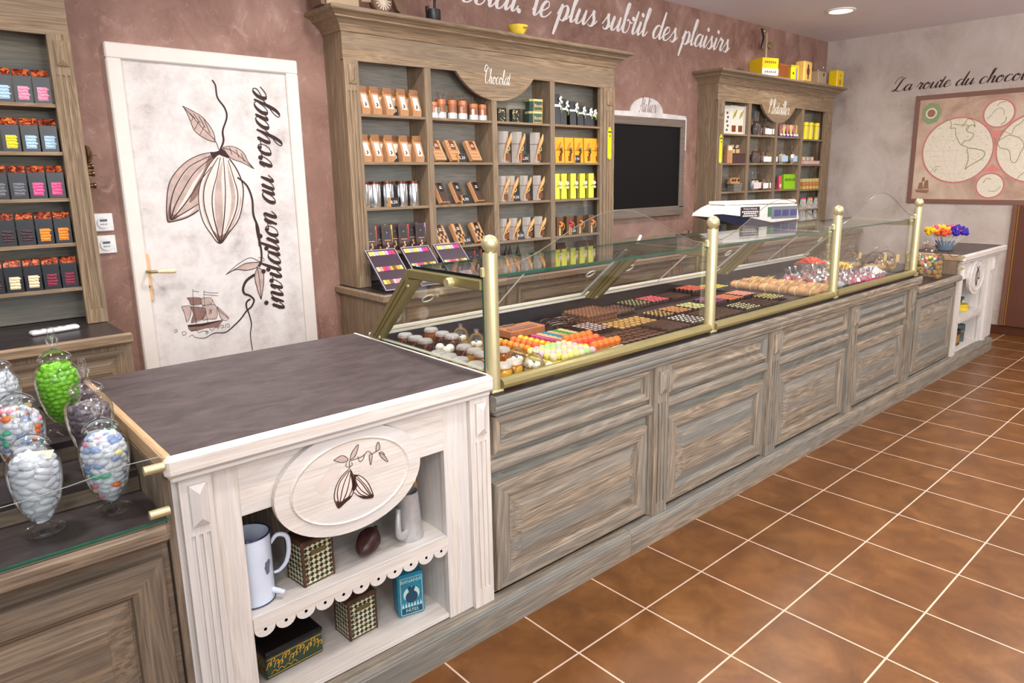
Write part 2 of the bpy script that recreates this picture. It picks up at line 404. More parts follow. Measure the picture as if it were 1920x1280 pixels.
def door_paint(name):
    t = NT(name); b = t.bsdf(.5, 0, .3); v = t.coord('Object', (1, 1, 1))
    f = t.noise(v, 5.5, 9, .72, .15); g = t.noise(v, 17, 8, .75, .1)
    c = t.ramp(f, [(.3, rgb(176, 168, 168)), (.42, rgb(206, 199, 197)), (.56, rgb(224, 219, 217)), (.8, rgb(230, 226, 224))])
    c = t.mix(t.ramp(g, [(.58, (0, 0, 0, 1)), (.8, (.5, .5, .5, 1))]), c, rgb(214, 202, 200))
    t.l(c, b.inputs['Base Color']); return t.mat
DOORW = door_paint('mottled_white_door_paint')
FRAMEW = plain('white_frame_paint', rgb(229, 222, 215), .45, 0, .4, .03, 12)
def tiles():
    t = NT('terracotta_floor_tiles'); b = t.bsdf(.3, 0, .5)
    c = t.n('ShaderNodeTexCoord'); sep = t.n('ShaderNodeSeparateXYZ'); t.l(c.outputs['Object'], sep.inputs[0])
    S = .345; G = .0062
    outs = []; cell = []
    for k in (0, 1):
        d = t.n('ShaderNodeMath', operation='DIVIDE'); t.l(sep.outputs[k], d.inputs[0]); d.inputs[1].default_value = S
        a = t.n('ShaderNodeMath', operation='ADD'); t.l(d.outputs[0], a.inputs[0]); a.inputs[1].default_value = 100.5
        fl = t.n('ShaderNodeMath', operation='FLOOR'); t.l(a.outputs[0], fl.inputs[0]); cell.append(fl.outputs[0])
        fr = t.n('ShaderNodeMath', operation='FRACT'); t.l(a.outputs[0], fr.inputs[0])
        s = t.n('ShaderNodeMath', operation='SUBTRACT'); t.l(fr.outputs[0], s.inputs[0]); s.inputs[1].default_value = .5
        ab = t.n('ShaderNodeMath', operation='ABSOLUTE'); t.l(s.outputs[0], ab.inputs[0])
        g = t.n('ShaderNodeMath', operation='LESS_THAN'); t.l(ab.outputs[0], g.inputs[0]); g.inputs[1].default_value = G/2/S
        outs.append(g.outputs[0])
    mx = t.n('ShaderNodeMath', operation='MAXIMUM'); t.l(outs[0], mx.inputs[0]); t.l(outs[1], mx.inputs[1])
    cb = t.n('ShaderNodeCombineXYZ'); t.l(cell[0], cb.inputs[0]); t.l(cell[1], cb.inputs[1])
    wn = t.n('ShaderNodeTexWhiteNoise'); t.l(cb.outputs[0], wn.inputs[0])
    v = t.coord('Object', (1, 1, 1)); f = t.noise(v, 7, 6, .6, .5); h = t.noise(v, 2.0, 3, .5, .4)
    col = t.ramp(f, [(.3, rgb(92, 57, 27)), (.5, rgb(114, 73, 34)), (.72, rgb(138, 93, 50))])
    col = t.mix(t.ramp(h, [(.4, (0, 0, 0, 1)), (.7, (.5, .5, .5, 1))]), col, rgb(114, 70, 36))
    dk = t.n('ShaderNodeMapRange'); t.l(wn.outputs[0], dk.inputs[0]); dk.inputs[3].default_value = 0; dk.inputs[4].default_value = .22
    col = t.mix(dk.outputs[0], col, rgb(90, 52, 29))
    col = t.mix(mx.outputs[0], col, rgb(208, 184, 164))
    t.l(col, b.inputs['Base Color'])
    rr = t.n('ShaderNodeMapRange'); t.l(mx.outputs[0], rr.inputs[0]); rr.inputs[3].default_value = .34; rr.inputs[4].default_value = .8; t.l(rr.outputs[0], b.inputs['Roughness'])
    iv = t.n('ShaderNodeMath', operation='SUBTRACT'); iv.inputs[0].default_value = 1; t.l(mx.outputs[0], iv.inputs[1]); t.bump(iv.outputs[0], b, .3, .002)
    return t.mat
TILES = tiles()
BRASS = plain('satin_champagne_brass', rgb(206, 196, 154), .40, .66, .5, .03, 40)
BRASS_D = plain('olive_gold_anodised', rgb(156, 144, 98), .40, .66, .5, .04, 30)
STEEL = plain('brushed_aluminium', rgb(196, 196, 196), .3, 1.0, .5, .05, 80)
SILVER = plain('bright_tin', rgb(225, 228, 232), .16, 1.0, .5, .03, 60)
def glass(name, tint=(1, 1, 1, 1), f0=.03, k=.75, edge=None, rough=.02):
    """thin clear glass: see-through with a mirror reflection that grows at grazing angles"""
    t = NT(name); tr = t.n('ShaderNodeBsdfTransparent'); tr.inputs[0].default_value = tint
    gl = t.n('ShaderNodeBsdfGlossy'); gl.inputs['Roughness'].default_value = rough; gl.inputs[0].default_value = (1, 1, 1, 1)
    lw = t.n('ShaderNodeLayerWeight'); lw.inputs['Blend'].default_value = .28
    mr = t.n('ShaderNodeMapRange'); t.l(lw.outputs['Fresnel'], mr.inputs[0]); mr.inputs[3].default_value = f0; mr.inputs[4].default_value = k
    if edge is not None:
        t.l(t.ramp(lw.outputs['Facing'], [(.55, tint), (1, edge)]), tr.inputs[0])
    mx = t.n('ShaderNodeMixShader'); t.l(mr.outputs[0], mx.inputs[0]); t.l(tr.outputs[0], mx.inputs[1]); t.l(gl.outputs[0], mx.inputs[2])
    t.l(mx.outputs[0], t.out.inputs[0]); return t.mat
GLASS = glass('clear_pane_glass', (.98, .99, .985, 1), .0, .22)
JARGLASS = glass('blown_jar_glass', (.985, .99, .99, 1), .03, .62, (.38, .39, .41, 1))
TOPGLASS = glass('shelf_glass', (.97, .985, .98, 1), .01, .55)
DOMEGLASS = glass('dome_glass', (.985, .99, .985, 1), .06, .8, (.25, .25, .24, 1))
def lid_glass():
    m = glass('pressed_lid_glass', (.97, .97, .96, 1), .10, .8, (.6, .6, .6, 1), .06); t = m.node_tree
    d = t.nodes.new('ShaderNodeBsdfDiffuse'); d.inputs[0].default_value = (.86, .85, .82, 1); mx = t.nodes.new('ShaderNodeMixShader'); mx.inputs[0].default_value = .38
    o = [n for n in t.nodes if n.type == 'OUTPUT_MATERIAL'][0]; src = o.inputs[0].links[0].from_socket
    t.links.new(src, mx.inputs[1]); t.links.new(d.outputs[0], mx.inputs[2]); t.links.new(mx.outputs[0], o.inputs[0]); return m
LIDGLASS = lid_glass()
CELLO = glass('crinkled_cellophane', (.95, .96, .97, 1), .10, .8, (.7, .72, .75, 1), .12)
G_EDGE = plain('green_glass_edge', rgb(28, 84, 66), .1, 0, .8, .1, 30)
INK = plain('sepia_paint', rgb(62, 44, 42), .6, 0, .2); INK2 = plain('brown_wash_paint', rgb(190, 168, 160), .6, 0, .2, .16, 25); INK3 = plain('mid_brown_wash_paint', rgb(138, 108, 100), .6, 0, .2, .12, 25)
BLK = plain('black_card', rgb(24, 24, 28), .32, 0, .5); DKBR = plain('dark_brown_card', rgb(52, 32, 26), .4)
KRAFT = plain('kraft_paper', rgb(186, 138, 98), .6, 0, .3, .08, 30); CREAMP = plain('cream_paper', rgb(240, 228, 208), .5); WHITEP = plain('white_paper', rgb(240, 238, 236), .5)
WHITE_PLASTIC = plain('white_plastic', rgb(236, 238, 240), .3); GOLDP = plain('gold_print', rgb(206, 160, 66), .3, .6)
def colour(name, r, g, b, rough=.45, metal=0.0): return plain(name, rgb(r, g, b), rough, metal)
# ------------------------------------------------------------------ the setting
YW, XW, ZC = 2.249, 6.169, 2.861
struct('floor', MB().box(-7, -6, -.06, XW+.1, YW+.1, 0), TILES)
struct('ceiling', MB().box(-7, -6, ZC, XW+.1, YW+.1, ZC+.06), CEIL)
struct('wall_back', MB().box(-7, YW, 0, XW+.1, YW+.1, ZC), TERRA)
struct('wall_right', MB().box(XW, -6, 0, XW+.1, YW, ZC), GREYP)
SKIRT = plain('brown_skirting_tile', rgb(84, 48, 34), .3)
struct('baseboard_right', MB().box(XW-.012, -6, 0, XW, YW, .082, .003), SKIRT)
lampm = NT('lamp_glow'); em = lampm.n('ShaderNodeEmission'); em.inputs[0].default_value = (1, .86, .62, 1); em.inputs[1].default_value = 9; lampm.l(em.outputs[0], lampm.out.inputs[0])
t = thing('ceiling_light', 'round recessed downlight glowing warm in the grey ceiling', 'ceiling light', (4.79, 1.50, ZC))
MB().surf([(.118, 0), (.118, -.008), (.098, -.012), (.090, -.004), (.088, 0)], 32).build('trim_ring', WHITEP, t, True)
MB().lathe([(0, -.003), (.09, -.003)], 32).build('lamp_lens', lampm.mat, t)
ll = bpy.data.lights.new('downlight_lamp', 'AREA'); ll.shape = 'DISK'; ll.size = .17; ll.energy = 14; ll.color = (1, .9, .76); ll.spread = math.radians(150)
lo = bpy.data.objects.new('downlight_lamp', ll); COL.objects.link(lo); lo.location = (4.79, 1.5, ZC-.014)

# door with its painted picture
dr = bpy.data.objects.new('door_1', None); COL.objects.link(dr); dr.location = (-.21, YW, 0); dr['kind'] = 'structure'; dr['world_parts'] = 1
f = MB()
f.box(-.648, 2.222, 0, -.585, YW+.01, 2.052, .006).box(.163, 2.222, 0, .229, YW+.01, 2.052, .006).box(-.648, 2.222, 2.05, .229, YW+.01, 2.118, .006)
f.build('door_frame', FRAMEW, dr)
leaf = MB().box(-.586, 2.238, .01, .164, YW+.005, 2.051, .002).build('door_leaf', DOORW, dr)
yD = 2.2375
def dplace(zf):
    def pl(u, v, lift):
        p = P(*zf(u, v), 1, yD); return (p.x, yD-lift, p.z)
    return pl
A = dplace(Z(300, 140, 4.0)); B = dplace(Z(320, 420, 4.921))
art = MB()
L1, L2, L3 = .0004, .0008, .0012
blob(art, pts('168,235 250,275 330,330 400,430 412,505 340,480 260,420 225,340 190,265'), A, 1, L1)
blob(art, pts('470,545 520,535 580,550 630,590 660,650 705,705 620,660 540,630 500,590'), A, 1, L1)
blob(art, pts('395,580 300,600 200,650 110,740 65,830 50,960 55,1090 90,1100 200,1070 290,1015 300,850 380,700 420,620'), A, 1, L1)
blob(art, pts('360,620 420,600 420,640 330,800 285,900 220,960 260,840 320,740'), A, 2, L2)
for q in ('330,620 215,700 135,820 95,960 88,1010 125,850 205,715', '340,690 260,790 180,930 120,1040 200,940 280,800', '270,990 200,1030 120,1075 210,1052'): blob(art, pts(q), A, 3, L2+.0001)
blob(art, pts('70,960 85,1040 150,1060 75,1098 52,1090'), A, 2, L2)
blob(art, pts('440,590 360,690 300,830 290,950 320,1090 380,1190 450,1265 520,1180 590,1080 620,950 620,830 580,720 520,630 480,600'), A, 3, L2+.0001)
for q in ('430,625 390,700 335,850 330,1000 380,1150 440,1240 360,1120 318,980 325,830 370,710', '470,640 460,800 470,960 470,1120 452,1250 420,1100 410,920 430,760', '500,650 545,800 565,930 540,1060 470,1220 520,1060 535,920 515,780', '600,900 585,1020 520,1150 455,1262 560,1110 610,960'):
    blob(art, pts(q), A, 1, L2+.00025)
blob(art, pts('400,1165 450,1266 530,1165 480,1195 440,1205'), A, 2, L3)
blob(art, pts('375,585 440,570 462,550 522,625 470,612 440,602 400,628'), A, 0, L3)
for q, w in (('390,40 415,80 430,170 485,250 500,320 470,420 475,500 440,585', 11), ('580,770 650,830 690,930 700,1050 735,1150 748,1285', 13)):
    ribbon(art, pts(q), taper(w*.9, w*1.35), A, 0, L3+.0002)
for q in ('168,235 250,275 330,330 400,430 412,505', '168,235 190,265 225,340 260,420 340,480 412,505', '168,235 240,310 320,400 410,490 440,560', '470,545 520,535 580,550 630,590 660,650 705,705', '470,545 500,590 540,630 620,660 705,705', '475,550 540,570 620,630 705,705',
          '225,290 262,330', '250,290 300,360', '290,310 340,400', '330,335 375,440', '235,350 250,310', '260,410 290,350', '300,450 330,385', '520,545 540,600', '570,560 590,620', '610,590 630,650'):
    ribbon(art, pts(q), taper(4), A, 0, L3)
for q in ('395,580 300,600 200,650 110,740 65,830 50,960 55,1090 90,1100 200,1070 290,1015', '395,600 220,690 120,830 80,960 75,1080', '405,610 260,730 160,890 110,990 80,1085', '385,690 300,800 200,950 85,1090', '285,970 190,1030 90,1088',
          '440,590 360,690 300,830 290,950 320,1090 380,1190 450,1265 520,1180 590,1080 620,950 620,830 580,720 520,630', '435,620 370,740 330,860 335,1000 390,1160 448,1262', '452,620 425,760 392,900 400,1050 452,1262', '475,620 485,760 490,900 480,1080 455,1262', '510,640 550,770 583,900 560,1050 458,1262'):
    ribbon(art, pts(q), taper(5, 9), A, 0, L3+.0001)
for q, a, b in (('790,-10 800,80 835,240 835,340 815,395', 17, 12), ('775,465 700,520 668,590 680,640 730,660 768,700 745,760 700,800 640,880 540,975 490,1000 400,1005 310,1050 215,1040', 20, 3), ('735,690 700,720 700,770 720,820 745,920 735,1020 755,1165', 14, 5),
             ('510,465 600,385 680,330 740,310 800,335 825,350', 4, 4), ('510,465 600,420 700,425 790,400 825,350', 5, 5), ('510,465 620,400 700,360 820,350', 5, 5), ('800,400 850,430 858,530 835,695', 5, 5), ('800,400 775,480 800,600 835,695', 5, 5), ('800,400 820,520 835,695', 4, 4), ('810,310 850,310 860,335 820,345', 3, 3)):
    ribbon(art, pts(q), taper(a*1.25, b*1.25), B, 0, L3)
blob(art, pts('510,465 600,420 700,425 790,400 825,350 700,360 620,400'), B, 1, L1)
blob(art, pts('800,400 850,430 858,530 835,695 800,600 775,480'), B, 1, L1)
blob(art, pts('155,930 240,925 350,905 490,880 440,950 330,960 260,980 190,990 165,970'), B, 2, L1, smooth=False)
blob(art, pts('155,930 300,915 490,880 440,900 300,940 165,950'), B, 0, L2, smooth=False)
for q, m in (('185,760 290,770 320,810 300,870 190,910 210,830', 2), ('100,760 180,755 185,830 150,905 130,830', 1), ('290,755 400,740 430,800 420,870 350,875 290,880 325,810', 1), ('150,680 270,680 285,735 190,745 175,710', 2), ('275,685 370,680 375,735 290,745', 1), ('430,760 535,865 470,880', 1)):
    blob(art, pts(q), B, m, L1+.0001, smooth=False)
    ribbon(art, pts(q)+pts(q)[:1], taper(4), B, 0, L2, k=3)
for q in ('205,600 210,760 240,930', '305,610 315,760 345,910', '205,615 260,625', '305,622 360,632 440,635', '310,650 440,660', '380,690 440,790 540,870', '30,990 50,970 60,990 35,1000', '100,1000 130,990 145,1010 115,1025 108,1005', '170,1040 200,1020 215,1040', '320,985 345,990 335,1015 322,1000', '440,960 470,930 490,945 465,960', '505,960 510,925 540,925 540,950 518,945', '185,990 230,975 260,1000 300,985 350,1000', '360,960 380,980 420,950 440,965'):
    ribbon(art, pts(q), taper(3.5), B, 0, L2)
script(art, 'B', lambda u, v, l: B(350+u*27, 830-v*22, L3+l), .16, .08, .1)
ao = art.build('painted_cacao_picture', [INK, INK2, INK3, colour('pale_pod_paint', 226, 212, 206)], dr, flip=False)
ao['label'] = 'sepia cacao pods, vine and sailing ship'
tx = MB(); TL_ = script_len('invitation au voyage')
k = (1.965-.835)/TL_
script(tx, 'invitation au voyage', lambda u, v, l: (.055-v*k*.98, yD-.0010-l, .835+u*k), .30, .07, .32)
tx.build('painted_lettering', INK, dr, flip=False)
h = MB(); h.box(-.602, 2.226, .966, -.574, 2.2385, 1.19, .002)
ho = h.build('handle_plate', colour('honey_wood_plate', 222, 178, 130, .4), dr)
h = MB(); h.tube([(-.590, 2.23, 1.108), (-.590, 2.185, 1.108), (-.575, 2.175, 1.108), (-.555, 2.175, 1.108)], .007, 10)
h.build('handle_neck', BRASS_D, ho, True)
h = MB(); h.tube([(-.558, 2.175, 1.108), (-.55, 2.175, 1.108), (-.53, 2.175, 1.107), (-.50, 2.175, 1.105), (-.483, 2.175, 1.104), (-.478, 2.175, 1.104)], [.008, .009, .0105, .012, .0115, .006], 12)
h.build('handle_grip', colour('boxwood_grip', 236, 214, 178, .35), ho, True)
h = MB(); h.lathe([(0, 0), (.005, 0)], 10, (-.588, 2.2255, 1.035), axis=1); h.build('keyhole', BLK, ho)

# lettering painted on the walls
tx = MB(); S1 = 'chocolat: le plus subtil des plaisirs'
xe, xs = 4.265, 1.90; i0 = script_len('chocolat: '); k = (xe-xs)/(script_len(S1)-i0)
script(tx, S1, lambda u, v, l: (xs+(u-i0)*k, YW-.0012-l, 2.568+v*k*.9),  .27, .085, .32)
tag(tx.build('wall_lettering', plain('white_wall_paint', rgb(244, 240, 238), .6), flip=False), 'white script lettering on the terracotta wall above the wooden cabinets', 'lettering')
tx = MB(); S2 = 'La route du chocolat'
k = (1.545-.478)/(script_len('La route du choco'))
script(tx, S2, lambda u, v, l: (XW-.0012-l, 1.545-u*k, 2.296+v*k*.85), .25, .07, .32)
tag(tx.build('wall_lettering', INK, flip=False), 'dark script lettering on the grey wall above the world map', 'lettering')

# world map panel on the right wall
mp = thing('world_map_panel', 'framed old world map with two round hemispheres on grey wall', 'map', (XW, .605, 1.2), 0, None, True)
FRB = colour('brown_map_border', 128, 92, 80)
y0, y1, z0, z1 = -.112, 1.322, 1.202, 2.232
f = MB()
for (a, b, c, d) in ((y0, y1, z0, z0+.043), (y0, y1, z1-.043, z1), (y0, y0+.043, z0+.043, z1-.043), (y1-.043, y1, z0+.043, z1-.043)): f.box(XW-.012, a, c, XW-.0005, b, d, .002)
f.build('frame', FRB, mp)
mt = NT('aged_map_paper'); mb_ = mt.bsdf(.35); fz = mt.noise(mt.coord('Object'), 2.6, 5, .6, .8)
mt.l(mt.ramp(fz, [(.32, rgb(166, 134, 116)), (.48, rgb(196, 168, 148)), (.66, rgb(214, 192, 172))]), mb_.inputs[0])
MB().box(XW-.008, y0+.042, z0+.042, XW-.0005, y1-.042, z1-.042).build('map_sheet', mt.mat, mp)
mq = MB(); xm = XW-.0085
def mpl(u, v, l): return (xm-l, u, v)
def disc(cy, cz, r, mi, lift, n=64): blob(mq, [(cy+r*math.cos(2*math.pi*i/n), cz+r*math.sin(2*math.pi*i/n)) for i in range(n)], mpl, mi, lift, smooth=False)
for (cy, cz, r) in ((.916, 1.704, .312), (.292, 1.704, .312), (.604, 2.02, .134), (.61, 1.374, .124)):
    disc(cy, cz, r, 1, .0005); disc(cy, cz, r-.013, 3, .0009); disc(cy, cz, r-.017, 0, .0013)
for q in ('.53,1.87 .68,1.87 .604,1.80', '.53,1.50 .68,1.50 .604,1.575'): blob(mq, pts(q), mpl, 1, .0004, smooth=False)
q = Z(1640, 120, 4.571)
def mpx(u, v, l): p = P(*q(u, v), 0, xm); return (xm-l, p.y, p.z)
for s_, w in (('580,510 640,480 660,520 650,555 690,550 700,620 740,690 790,710 800,730', 6), ('680,515 760,520 800,470 850,490 860,540 840,520 790,545 800,580 850,600 820,650 770,660 750,690', 6), ('800,720 860,725 940,750 930,800 850,850 800,880 775,900 800,830 800,770 790,730', 7), ('1060,660 1090,640 1160,610 1250,640 1280,700 1250,760 1210,840 1170,830 1150,740 1080,720 1060,690', 6), ('1080,610 1100,570 1170,600 1200,540 1260,500 1280,470', 5), ('1200,1010 1240,960 1280,930', 5),
                ('1050,360 1080,330 1130,320', 5), ('960,470 1000,440 1030,400 1080,375 1110,400 1110,440', 4), ('1080,520 1120,490 1130,450', 7), ('930,1020 960,980 1000,990', 5), ('970,1085 1030,1090 1080,1050', 4), ('490,915 520,880 560,880', 4), ('510,925 530,895', 6), ('740,540 780,520 810,540 790,565', 5), ('870,490 885,480', 6)):
    ribbon(mq, pts(s_), taper(w), mpx, 2, .0018)
for i in range(90):
    a, r = R_.uniform(0, 6.28), .29*math.sqrt(R_.random()); cy, cz = (.916, 1.704) if i % 3 else (.292, 1.704)
    u, v = cy+r*math.cos(a), cz+r*math.sin(a); ribbon(mq, [(u, v), (u+R_.uniform(-.02, .02), v+R_.uniform(-.006, .006))], taper(.0025), mpl, 4, .0016, k=1)
for k in range(-2, 3):
    for cy in (.916, .292):
        ribbon(mq, [(cy-.29, 1.704+k*.09), (cy, 1.704+k*.1), (cy+.29, 1.704+k*.09)] if abs(k) < 2 else [(cy-.22, 1.704+k*.1), (cy, 1.704+k*.11), (cy+.22, 1.704+k*.1)], taper(.0015), mpl, 5, .0014)
        ribbon(mq, [(cy, 1.40), (cy+k*.12, 1.704), (cy, 2.0)], taper(.0015), mpl, 5, .0015)
# corner cartouches: a leafy wreath and a small ship
cy, cz = 1.17, 2.06
for i in range(14):
    a = 2*math.pi*i/14; disc(cy+.062*math.cos(a), cz+.075*math.sin(a), .022+.005*(i % 2), 6, .001+.0002*i, 10)
disc(cy, cz, .05, 0, .0046, 24); disc(cy, cz, .036, 7, .005, 24)
for q_ in ('1.24,1.31 1.14,1.30 1.12,1.335 1.25,1.335', '1.23,1.34 1.18,1.34 1.19,1.41 1.22,1.40', '1.18,1.345 1.13,1.345 1.14,1.43 1.17,1.42', '1.20,1.41 1.17,1.42 1.175,1.46 1.195,1.45'): blob(mq, pts(q_), mpl, 7, .001, smooth=False)
mq.build('map_drawing', [colour('map_cream', 228, 218, 200), colour('map_rose_line', 214, 136, 128), colour('map_green_line', 142, 146, 84), colour('map_dark_rose', 128, 74, 74), colour('map_dotted_ink', 120, 104, 88), colour('map_faint_grid', 202, 186, 162), colour('map_wreath_green', 140, 158, 116), colour('map_brown_drawing', 150, 112, 88)], mp, flip=False)
# brown framed panel below the map
t = thing('wall_panel', 'tall dark brown panel with thin gold edge below the map', 'panel', (XW, -.1, .085), 0, None, True)
MB().box(XW-.03, -.62, .085, XW-.0005, .362, 1.198, .003).build('panel_board', colour('dark_brown_board', 96, 58, 44, .4), t)
f = MB(); f.box(XW-.036, .362, .085, XW-.0005, .40, 1.2, .003).box(XW-.036, -.66, .085, XW-.0005, -.62, 1.2, .003); f.build('panel_frame', colour('brown_panel_frame', 122, 82, 64, .4), t)
MB().box(XW-.038, .350, .09, XW-.029, .356, 1.196).build('gold_line', GOLDP, t)
# switches
for i, (za, zb) in enumerate(((1.303, 1.382), (1.203, 1.284))):
    t = thing('wall_timer', ['white square timer switch on the plaster, upper of the two', 'white square timer switch on the plaster, lower of the two'][i], 'timer', (-.737, YW, (za+zb)/2), 0, None, True)
    zc = (za+zb)/2
    MB().box(-.776, YW-.010, za, -.698, YW-.0002, zb, .003).build('cover_plate', WHITE_PLASTIC, t)
    MB().lathe([(0, YW-.016), (.025, YW-.016), (.026, YW-.009)], 28, (-.737, 0, zc), axis=1).build('dial', WHITE_PLASTIC, t, True)
    MB().box(-.752, YW-.0172, zc+.004, -.723, YW-.0155, zc+.014).build('display', colour('timer_display', 46, 70, 92, .2), t)
    for k in range(3): MB().lathe([(0, YW-.0175), (.003, YW-.0175), (.003, YW-.0155)], 8, (-.747+k*.009, 0, zc-.008), axis=1).build('button', colour('timer_button', 120, 122, 126), t)

# ------------------------------------------------------------------ joinery
def pilaster(mb, x0, x1, z0, z1, yf, depth, diamond=None, flutes=None, groove=.006):
    w = x1-x0
    mb.box(x0, yf+groove, z0, x1, yf+depth, z1)
    if flutes:
        fa, fb = flutes; n = 3; m = w*.2; g = (w-2*m)/(2*n-1)
        mb.box(x0, yf, z0, x1, yf+groove, fa).box(x0, yf, fb, x1, yf+groove, z1)
        mb.box(x0, yf, fa, x0+m, yf+groove, fb).box(x1-m, yf, fa, x1, yf+groove, fb)
        for i in range(n-1): a = x0+m+g*(1+2*i); mb.box(a, yf, fa, a+g, yf+groove, fb)
    else: mb.box(x0, yf, z0, x1, yf+groove, z1)
    if diamond: mb.hip(x0+w*.27, x1-w*.2, diamond[0], diamond[1], yf, min(.018, w*.25))
    return mb
def raised_panel(mb, x0, x1, z0, z1, y, fr=.05, d=.016):
    # framed field-and-bevel panel: moulding ring, sunk groove, bevelled centre
    bv = fr*.72; g = min(.017, d*.8)
    mb.rings(x0, x1, z0, z1, [(0, y), (0, y-d+.007), (.002, y-d+.002), (.007, y-d), (fr-.013, y-d), (fr-.009, y-d+.003), (fr-.004, y-d+.005), (fr, y-d+g), (fr+.004, y-d+g), (fr+.005, y-d+g-.002), (fr+bv, y-d+.004), (fr+bv+.002, y-d+.002)], 0, 7)
    return mb
def cornice(mb, x0, x1, yf, yb, prof):
    n = len(prof); vs = []; fs = []
    for (o, z) in prof: vs += [(x0-o, yb, z), (x0-o, yf-o, z), (x1+o, yf-o, z), (x1+o, yb, z)]
    for k in range(n-1):
        for j in range(3): fs.append((4*k+j, 4*k+j+1, 4*k+4+j+1, 4*k+4+j))
        fs.append((4*k+3, 4*k, 4*k+4, 4*k+7))
    fs += [(0, 1, 2, 3), tuple(4*n-4+i for i in range(4))]
    return mb.add(vs, fs)
def arc_pts(cx, half, zc, drop, n=22):
    Rr = (half*half+drop*drop)/(2*drop); a0 = math.asin(half/Rr)
    return [(cx+Rr*math.sin(-a0+2*a0*i/n), zc-drop+Rr-Rr*math.cos(-a0+2*a0*i/n)) for i in range(n+1)]
def hutch(name, label, x0, x1, cols, zsh, zopen=2.118, ztop=2.268, yf=2.05, arch=None, zb=.9325, H=W_BRN_H, V=W_BRN_V, zbot=None, text=None, th=.0145, per=None):
    t = thing(name, label, 'shelf cabinet', ((x0+x1)/2, yf+.1, zb), 0, None, True)
    yb = YW
    for s, (a, b) in enumerate(((x0, x0+.018), (x1-.018, x1))):
        MB().box(a, yf+.02, zb, b, yb, ztop, .001).build('side_panel', V, t)
    MB().box(x0+.018, yb-.022, zb, x1-.018, yb-.002, ztop).build('back_panel', W_BACK, t)
    for s, (a, b) in enumerate(((x0, cols[0][0]), (cols[-1][1], x1))):
        if s == 1: a = cols[-1][1]+.025 if b-a > .09 else a
        pilaster(MB(), a, b, zb, zopen+.004, yf-.008, .03, (zopen-.115, zopen-.02), (zb+.06, zopen-.15), .005).build('pilaster', V, t)
    if x1-cols[-1][1] > .09: MB().box(cols[-1][1], yf, zb, cols[-1][1]+.026, yf+.03, zopen, .002).build('stile', V, t)
    for i in range(len(cols)-1):
        MB().box(cols[i][1], yf, zb, cols[i+1][0], yb-.022, zopen+.03, .0015).build('divider', V, t)
    for i, (a, b) in enumerate(cols):
        for z in (per or {}).get(i, zsh): MB().box(a, yf+.003, z-th, b, yb-.022, z, .001).build('shelf', H, t)
    if zbot: MB().box(cols[0][0], yf+.003, zb, cols[-1][1], yb-.022, zbot).build('shelf', H, t)
    poly = [(x0, ztop), (x1, ztop), (x1, zopen)]
    if arch: cx, half, drop = arch; poly += list(reversed(arc_pts(cx, half, zopen+.006, drop)))
    poly += [(x0, zopen)]
    fo = MB().prism(poly, 1, yf-.002, yf+.02).build('fascia', H, t)
    cornice(MB(), x0, x1, yf-.002, yb, [(0, ztop-.012), (.006, ztop-.010), (.010, ztop), (.022, ztop+.022), (.042, ztop+.040), (.058, ztop+.048), (.060, ztop+.056), (.072, ztop+.066), (.094, ztop+.074), (.098, ztop+.080), (.098, ztop+.092), (.09, ztop+.096)]).build('cornice', H, t)
    if text:
        s_, xa, xb, zz, sc = text; m = MB(); k = (xb-xa)/script_len(s_)
        script(m, s_, lambda u, v, l: (xa+u*k, yf-.0032-l, zz+v*k*sc), .2, .07, .22)
        m.build('painted_lettering', plain('white_sign_paint', rgb(240, 236, 230), .5), fo, flip=False)
    return t
def base_unit(name, label, x0, x1, units, ztop=.93, yf=1.717, ends=(1, 1), H=W_BRN_H, V=W_BRN_V):
    t = thing(name, label, 'base cabinet', ((x0+x1)/2, yf+.25, 0), 0, None, True)
    e0, e1 = ends
    MB().box(x0+.022, yf+.02, ztop-.006, x1-(.022 if e1 else 0), YW-.001, ztop).build('worktop', SLATE_D, t)
    n = MB(); n.box(x0, yf, ztop-.042, x1, yf+.024, ztop+.0015, .008)
    n.build('front_edge', H, t)
    n = MB().box(x0, yf+.02, ztop-.042, x0+.024, YW-.001, ztop+.0015, .008); n.build('side_edge', H, t)
    MB().box(x0+.03, yf+.035, .0, x1-.005, YW-.001, ztop-.042).build('carcass', V, t)
    w = (x1-x0-.05)/units
    for i in range(units):
        a = x0+.03+i*w
        MB().box(a, yf+.024, .09, a+.07, yf+.036, ztop-.042, .002).build('stile', V, t)
        raised_panel(MB(), a+.09, a+w-.015, ztop-.205, ztop-.065, yf+.036, .03, .012).build('drawer_front', [H, V], t)
        raised_panel(MB(), a+.09, a+w-.015, .12, ztop-.225, yf+.036, .06, .012).build('cupboard_door', [H, V], t)
    MB().box(x0+.022, yf+.02, 0, x1, yf+.05, .085, .002).build('plinth', H, t)
    return t
COLS = [(.083, .499), (.543, .985), (1.026, 1.483), (1.525, 1.975)]
MX, RX = .395, 3.83
ZS = [1.856, 1.606, 1.36, 1.111]
hutch('shelf_cabinet', 'large brown pine shelf cabinet with sixteen compartments between door and blackboard', MX, MX+2.115, [(MX+a, MX+b) for a, b in COLS], ZS, arch=(1.422, .306, .15), text=('Chocolat', 1.325, 1.525, 2.072, 1.5))
hutch('shelf_cabinet', 'far brown pine shelf cabinet beside the grey wall corner', RX, RX+2.115, [(RX+.1+a-.083, RX+b) if i == 0 else (RX+a, RX+b) for i, (a, b) in enumerate(COLS)], ZS, arch=(4.85, .31, .15), text=('P.Batailler', 4.66, 5.04, 2.055, 1.35), per={3: [1.843, 1.596, 1.348, 1.15]})
